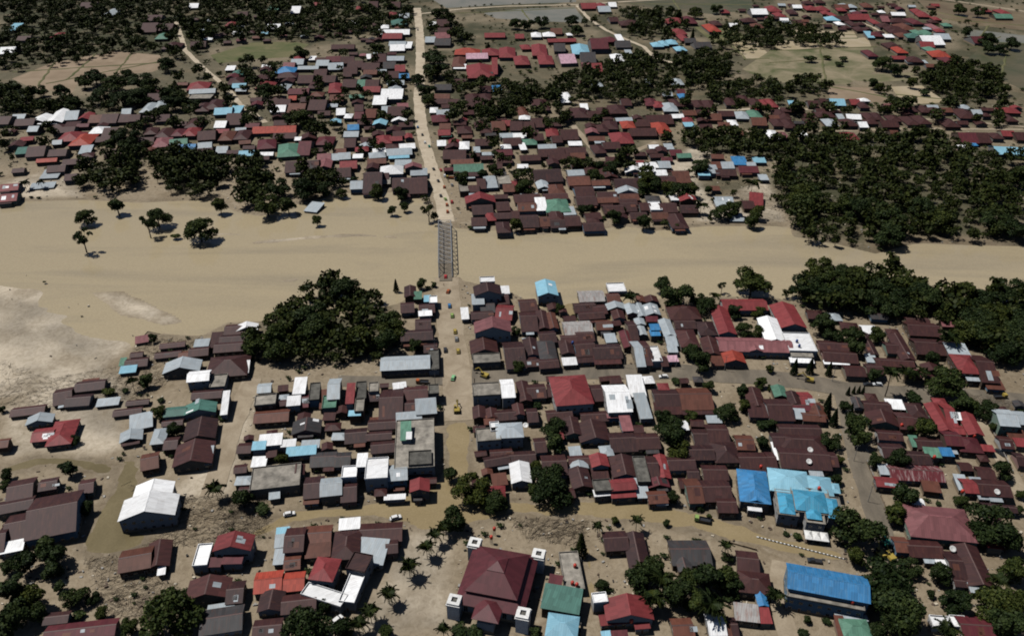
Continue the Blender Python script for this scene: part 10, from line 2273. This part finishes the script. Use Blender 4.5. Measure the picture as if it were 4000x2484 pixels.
# ------------------------------------------------------------------ tent, tanks, dishes, poles, kerb
def tent():
    x,y=(111.4, 209.3); rz=math.radians(-10); root=thing('canopy_tent','white three-peaked canopy tent in front of the azure office block','tent',(x,y,0),rz); W,D_=8.4,4.6
    for k in range(3):
        m=MB(); x0=-W/2+k*W/3; x1=x0+W/3; c=((x0+x1)/2,0,3.6); e=[(x0,-D_/2,2.5),(x1,-D_/2,2.5),(x1,D_/2,2.5),(x0,D_/2,2.5)]
        m.add(e+[c]+[(a,b,zz-.2) for a,b,zz in e],[(0,1,4),(1,2,4),(2,3,4),(3,0,4),(0,5,6,1),(1,6,7,2),(2,7,8,3),(3,8,5,0),(8,7,6,5)]); m.build('canopy',M_WHITEP,root)
    for k in range(4):
        for s in(-1,1): m=MB(); m.bar((-W/2+k*W/3,s*D_/2,0),(-W/2+k*W/3,s*D_/2,2.4),.05); m.build('pole',M_STEEL,root)
tent()
def tank(x,y,z,mat,lab,r=.75):
    root=thing('water_tank',lab,'tank',(x,y,z),0,'plastic water tanks'); mb=MB(); mb.lathe([(r*.9,0),(r,.1),(r,1.2),(r*.8,1.5),(r*.3,1.65)],12); mb.build('tank_body',mat,root,True)
    l=MB(); l.lathe([(r*.3,1.652),(r*.3,1.72)],8); l.build('lid',mat,root)
    for k in range(4):
        a=k*math.pi/2+.4; g=MB(); g.bar((r*.7*math.cos(a),r*.7*math.sin(a),-z if z<4 else -1.0),(r*.7*math.cos(a),r*.7*math.sin(a),0),.06); g.build('stand_leg',M_STEEL,root)
for (x,y),z,mt,lab in(((-6.5, 211.9),2.6,M_TANK,'orange water tank behind the mosque'),((-7.5, 207.8),2.6,M_TANK,'orange water tank touching the mosque roof edge'),((22.0, 194.2),3.1,M_TANK,'orange barrel highest on the concrete slab'),((20.6, 186.7),3.1,M_TANK,'orange barrel at left on the concrete slab'),((22.1, 186.0),3.1,M_TANK,'orange barrel at right on the concrete slab'),((38.8, 171.3),3.2,M_TANK,'orange tank in front of the red gabled hall'),
 ((111.5, 176.0),6.6,M_TANK,'orange tank on the ledge of the long blue hall'),((117.7, 228.8),6.6,M_TANK,'orange tank on the azure office block'),((99.6, 243.4),4.4,M_TANK,'orange tank behind the bright blue hip hall'),((167.4, 270.7),3.4,M_TANK,'orange tank on the brown roofs beside the side street'),((174.5, 230.6),3.4,M_TANK,'orange tank on the red roof near the right edge'),((195.1, 263.6),3.4,M_TANK,'orange tank beside the maroon hip roof'),
 ((141.0, 333.7),5.2,M_BLUETANK,'blue tank on the white flat roof'),((140.9, 329.4),5.2,M_BLUETANK,'smaller blue tank on the white flat roof'),((30.0, 333.2),4.5,M_BLUETANK,'blue tank among brown roofs above the cross street'),((172.2, 250.1),3.6,M_TANK,'orange tank under the green and blue lean-to')):
    tank(x,y,z,mt,lab,.62)
def dish(x,y,z,lab):
    root=thing('satellite_dish',lab,'dish',(x,y,z),0,'satellite dishes'); M=Matrix.Translation((0,0,.9))@Matrix.Rotation(.5,4,'X')
    mb=MB(); mb.lathe([(.15,0),(.6,.08),(1.0,.28),(1.15,.42),(1.12,.45),(.6,.14),(.15,.06)],14,M); mb.build('reflector',M_WHITEP,root,True); p=MB(); p.bar((0,0,-.6),(0,0,.95),.06); p.build('mast',M_STEEL,root)
for (x,y),z,lab in(((119.5, 246.0),4.6,'white satellite dish on the broad brown roof behind the office block'),((187.0, 229.6),3.8,'white satellite dish on the brown roof near the right edge'),((156.6, 201.0),3.8,'pale satellite dish between the brown roofs below the pink-red hip roof'),((122.3, 253.3),4.4,'small white satellite dish higher on the broad brown roof'),((5.7, 265.1),7.6,'white satellite dish on the pale hipped block')): dish(x,y,z,lab)
def pole(x,y,lab,h=8.5):
    root=thing('utility_pole',lab,'pole',(x,y,0),rnd.uniform(-.2,.2),'utility poles'); m=MB(); m.bar((0,0,-.2),(0,0,h),.14,0,8,.09); m.build('mast',M_POLE,root)
    c=MB(); c.bar((-.9,0,h-.5),(.9,0,h-.5),.07); c.build('crossarm',M_DARKSTEEL,root)
    for s in(-.8,0,.8): i=MB(); i.lathe([(.06,h-.43),(.07,h-.3),(.03,h-.2)],6,Matrix.Translation((s,0,0))); i.build('insulator',M_WHITEP,root)
names=['first','second','third','fourth','fifth','sixth','seventh','eighth','ninth','tenth']
for k,p in enumerate(((3.7, 315.8),(23.4, 317.1),(54.4, 319.2),(79.1, 318.8),(102.1, 316.7),(123.5, 313.7),(150.9, 307.9))): pole(*p,f'grey utility pole, {names[k]} along the cross street from the junction')
for k,p in enumerate(((-36.0, 305.9),(-15.2, 286.6),(-14.4, 265.5),(-38.1, 331.5),(-16.8, 294.1))): pole(*p,f'grey utility pole by the main road, {names[k]} counted around the junction')
for k,p in enumerate(((145.6, 275.7),(141.1, 252.5),(138.1, 229.0))): pole(*p,f'grey utility pole on the side street, {names[k]} from the fork')
kb=link('kerb',None); kb['kind']='structure'; kb.location=(0,0,0)
A=Vector((*(90.7, 210.9),0)); B_=Vector((*(120.0, 200.2),0)); n=46; blk=MB(); blk.box(-.42,.42,-.22,.22,-.1,.28); BM=[mesh('kerb_block',blk.v,blk.f,M_WHITEP),mesh('kerb_block',blk.v,blk.f,M_DKCON)]
for k in range(n):
    p=A.lerp(B_,k/n); o=link('kerb_block',BM[k%2],kb); o.location=p; o.rotation_euler=(0,0,math.atan2((B_-A).y,(B_-A).x))
def wall_run(a,b,h,lab,mat):
    A,B_=Vector((*a,0)),Vector((*b,0)); d=B_-A; root=thing('boundary_wall',lab,'wall',A,math.atan2(d.y,d.x)); n=max(2,int(d.length/4)); s=d.length/n
    for k in range(n):
        m=MB(); m.box(k*s+.15,(k+1)*s-.15,-.08,.08,-.2,h+rnd.uniform(-.1,.1)); m.build('panel',mat,root)
    for k in range(n+1):
        m=MB(); m.box(k*s-.145,k*s+.145,-.16,.16,-.2,h+.2); m.build('post',mat,root)
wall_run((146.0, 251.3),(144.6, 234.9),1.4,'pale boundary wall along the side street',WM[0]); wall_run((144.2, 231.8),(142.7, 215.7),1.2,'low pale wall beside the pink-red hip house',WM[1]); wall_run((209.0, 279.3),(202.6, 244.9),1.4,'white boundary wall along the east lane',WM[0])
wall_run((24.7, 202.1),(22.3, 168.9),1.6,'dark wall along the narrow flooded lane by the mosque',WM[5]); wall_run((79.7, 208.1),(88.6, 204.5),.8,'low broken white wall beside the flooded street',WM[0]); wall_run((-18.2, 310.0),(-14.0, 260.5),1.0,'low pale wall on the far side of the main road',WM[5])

# ------------------------------------------------------------------ people: one skinned body, posed mid-step
def person_mesh():
    J=[(0,0,.95),(0,0,1.2),(0,0,1.42),(0,0,1.52),(0,.01,1.66),(.10,.02,.92),(.11,.12,.50),(.11,.06,.06),(.11,.18,.03),(-.10,-.02,.92),(-.11,-.04,.50),(-.11,-.20,.08),(-.11,-.08,.03),(.19,0,1.40),(.24,-.06,1.13),(.25,.06,.92),(-.19,0,1.40),(-.24,.06,1.13),(-.25,.16,.95)]
    E=[(0,1),(1,2),(2,3),(3,4),(0,5),(5,6),(6,7),(7,8),(0,9),(9,10),(10,11),(11,12),(2,13),(13,14),(14,15),(2,16),(16,17),(17,18)]
    R=[.14,.13,.13,.06,.105,.09,.06,.045,.04,.09,.06,.045,.04,.065,.045,.035,.065,.045,.035]
    m=bpy.data.meshes.new('person'); m.from_pydata(J,E,[]); o=bpy.data.objects.new('person_form',m); COLL.objects.link(o)
    o.modifiers.new('skin','SKIN'); sv=m.skin_vertices
    if not sv: bpy.context.view_layer.objects.active=o; o.select_set(True); sv=m.skin_vertices
    if sv:
        for i,r in enumerate(R): sv[0].data[i].radius=(r,r)
        sv[0].data[0].use_root=True
    o.modifiers.new('smooth','SUBSURF').levels=1
    dg=bpy.context.evaluated_depsgraph_get(); r=bpy.data.meshes.new_from_object(o.evaluated_get(dg)); bpy.data.objects.remove(o); r.name='person'
    mats=[plain('cloth_dark',(.03,.03,.045),.9),plain('cloth_shirt',(.25,.10,.07),.9),plain('skin',(.19,.10,.065),.7)]
    for k in mats: r.materials.append(k)
    r.polygons.foreach_set('material_index',[2 if p.center.z>1.5 else (1 if p.center.z>.98 else 0) for p in r.polygons]); return r
try:
    PM=person_mesh()
    for k,(p,lab) in enumerate((((142.3, 215.4),'person in red shirt at the side street near the pink-red hip house'),((139.4, 208.1),'person standing right of the teal excavator'),((139.2, 201.9),'person nearer the two yellow excavators on the muddy lane'),((140.5, 202.5),'person farther from the two yellow excavators on the muddy lane'),((-39.4, 218.9),'person wading at the flooded square beside the white car'),((-37.9, 214.4),'person wading at the corner of the flooded square'),((-38.7, 399.3),'person walking just below the bridge'),((-57.0, 565.0),'person walking on the northern road beside the dark car'),((-75.5, 637.6),'person walking on the northern road near the white car'),((125.6, 307.5),'person walking along the cross street near the digger'),((-49.9, 585.8),'person walking on the roadside above the yellow truck'),((-62.1, 602.3),'person crossing the northern road above the cars'))):
        o=link('person',PM); o.location=(*p,.1); o.rotation_euler=(0,0,k*1.7); o['label']=lab; o['category']='person'; o['group']='people on the roads'
except Exception as ex: print('person',ex)
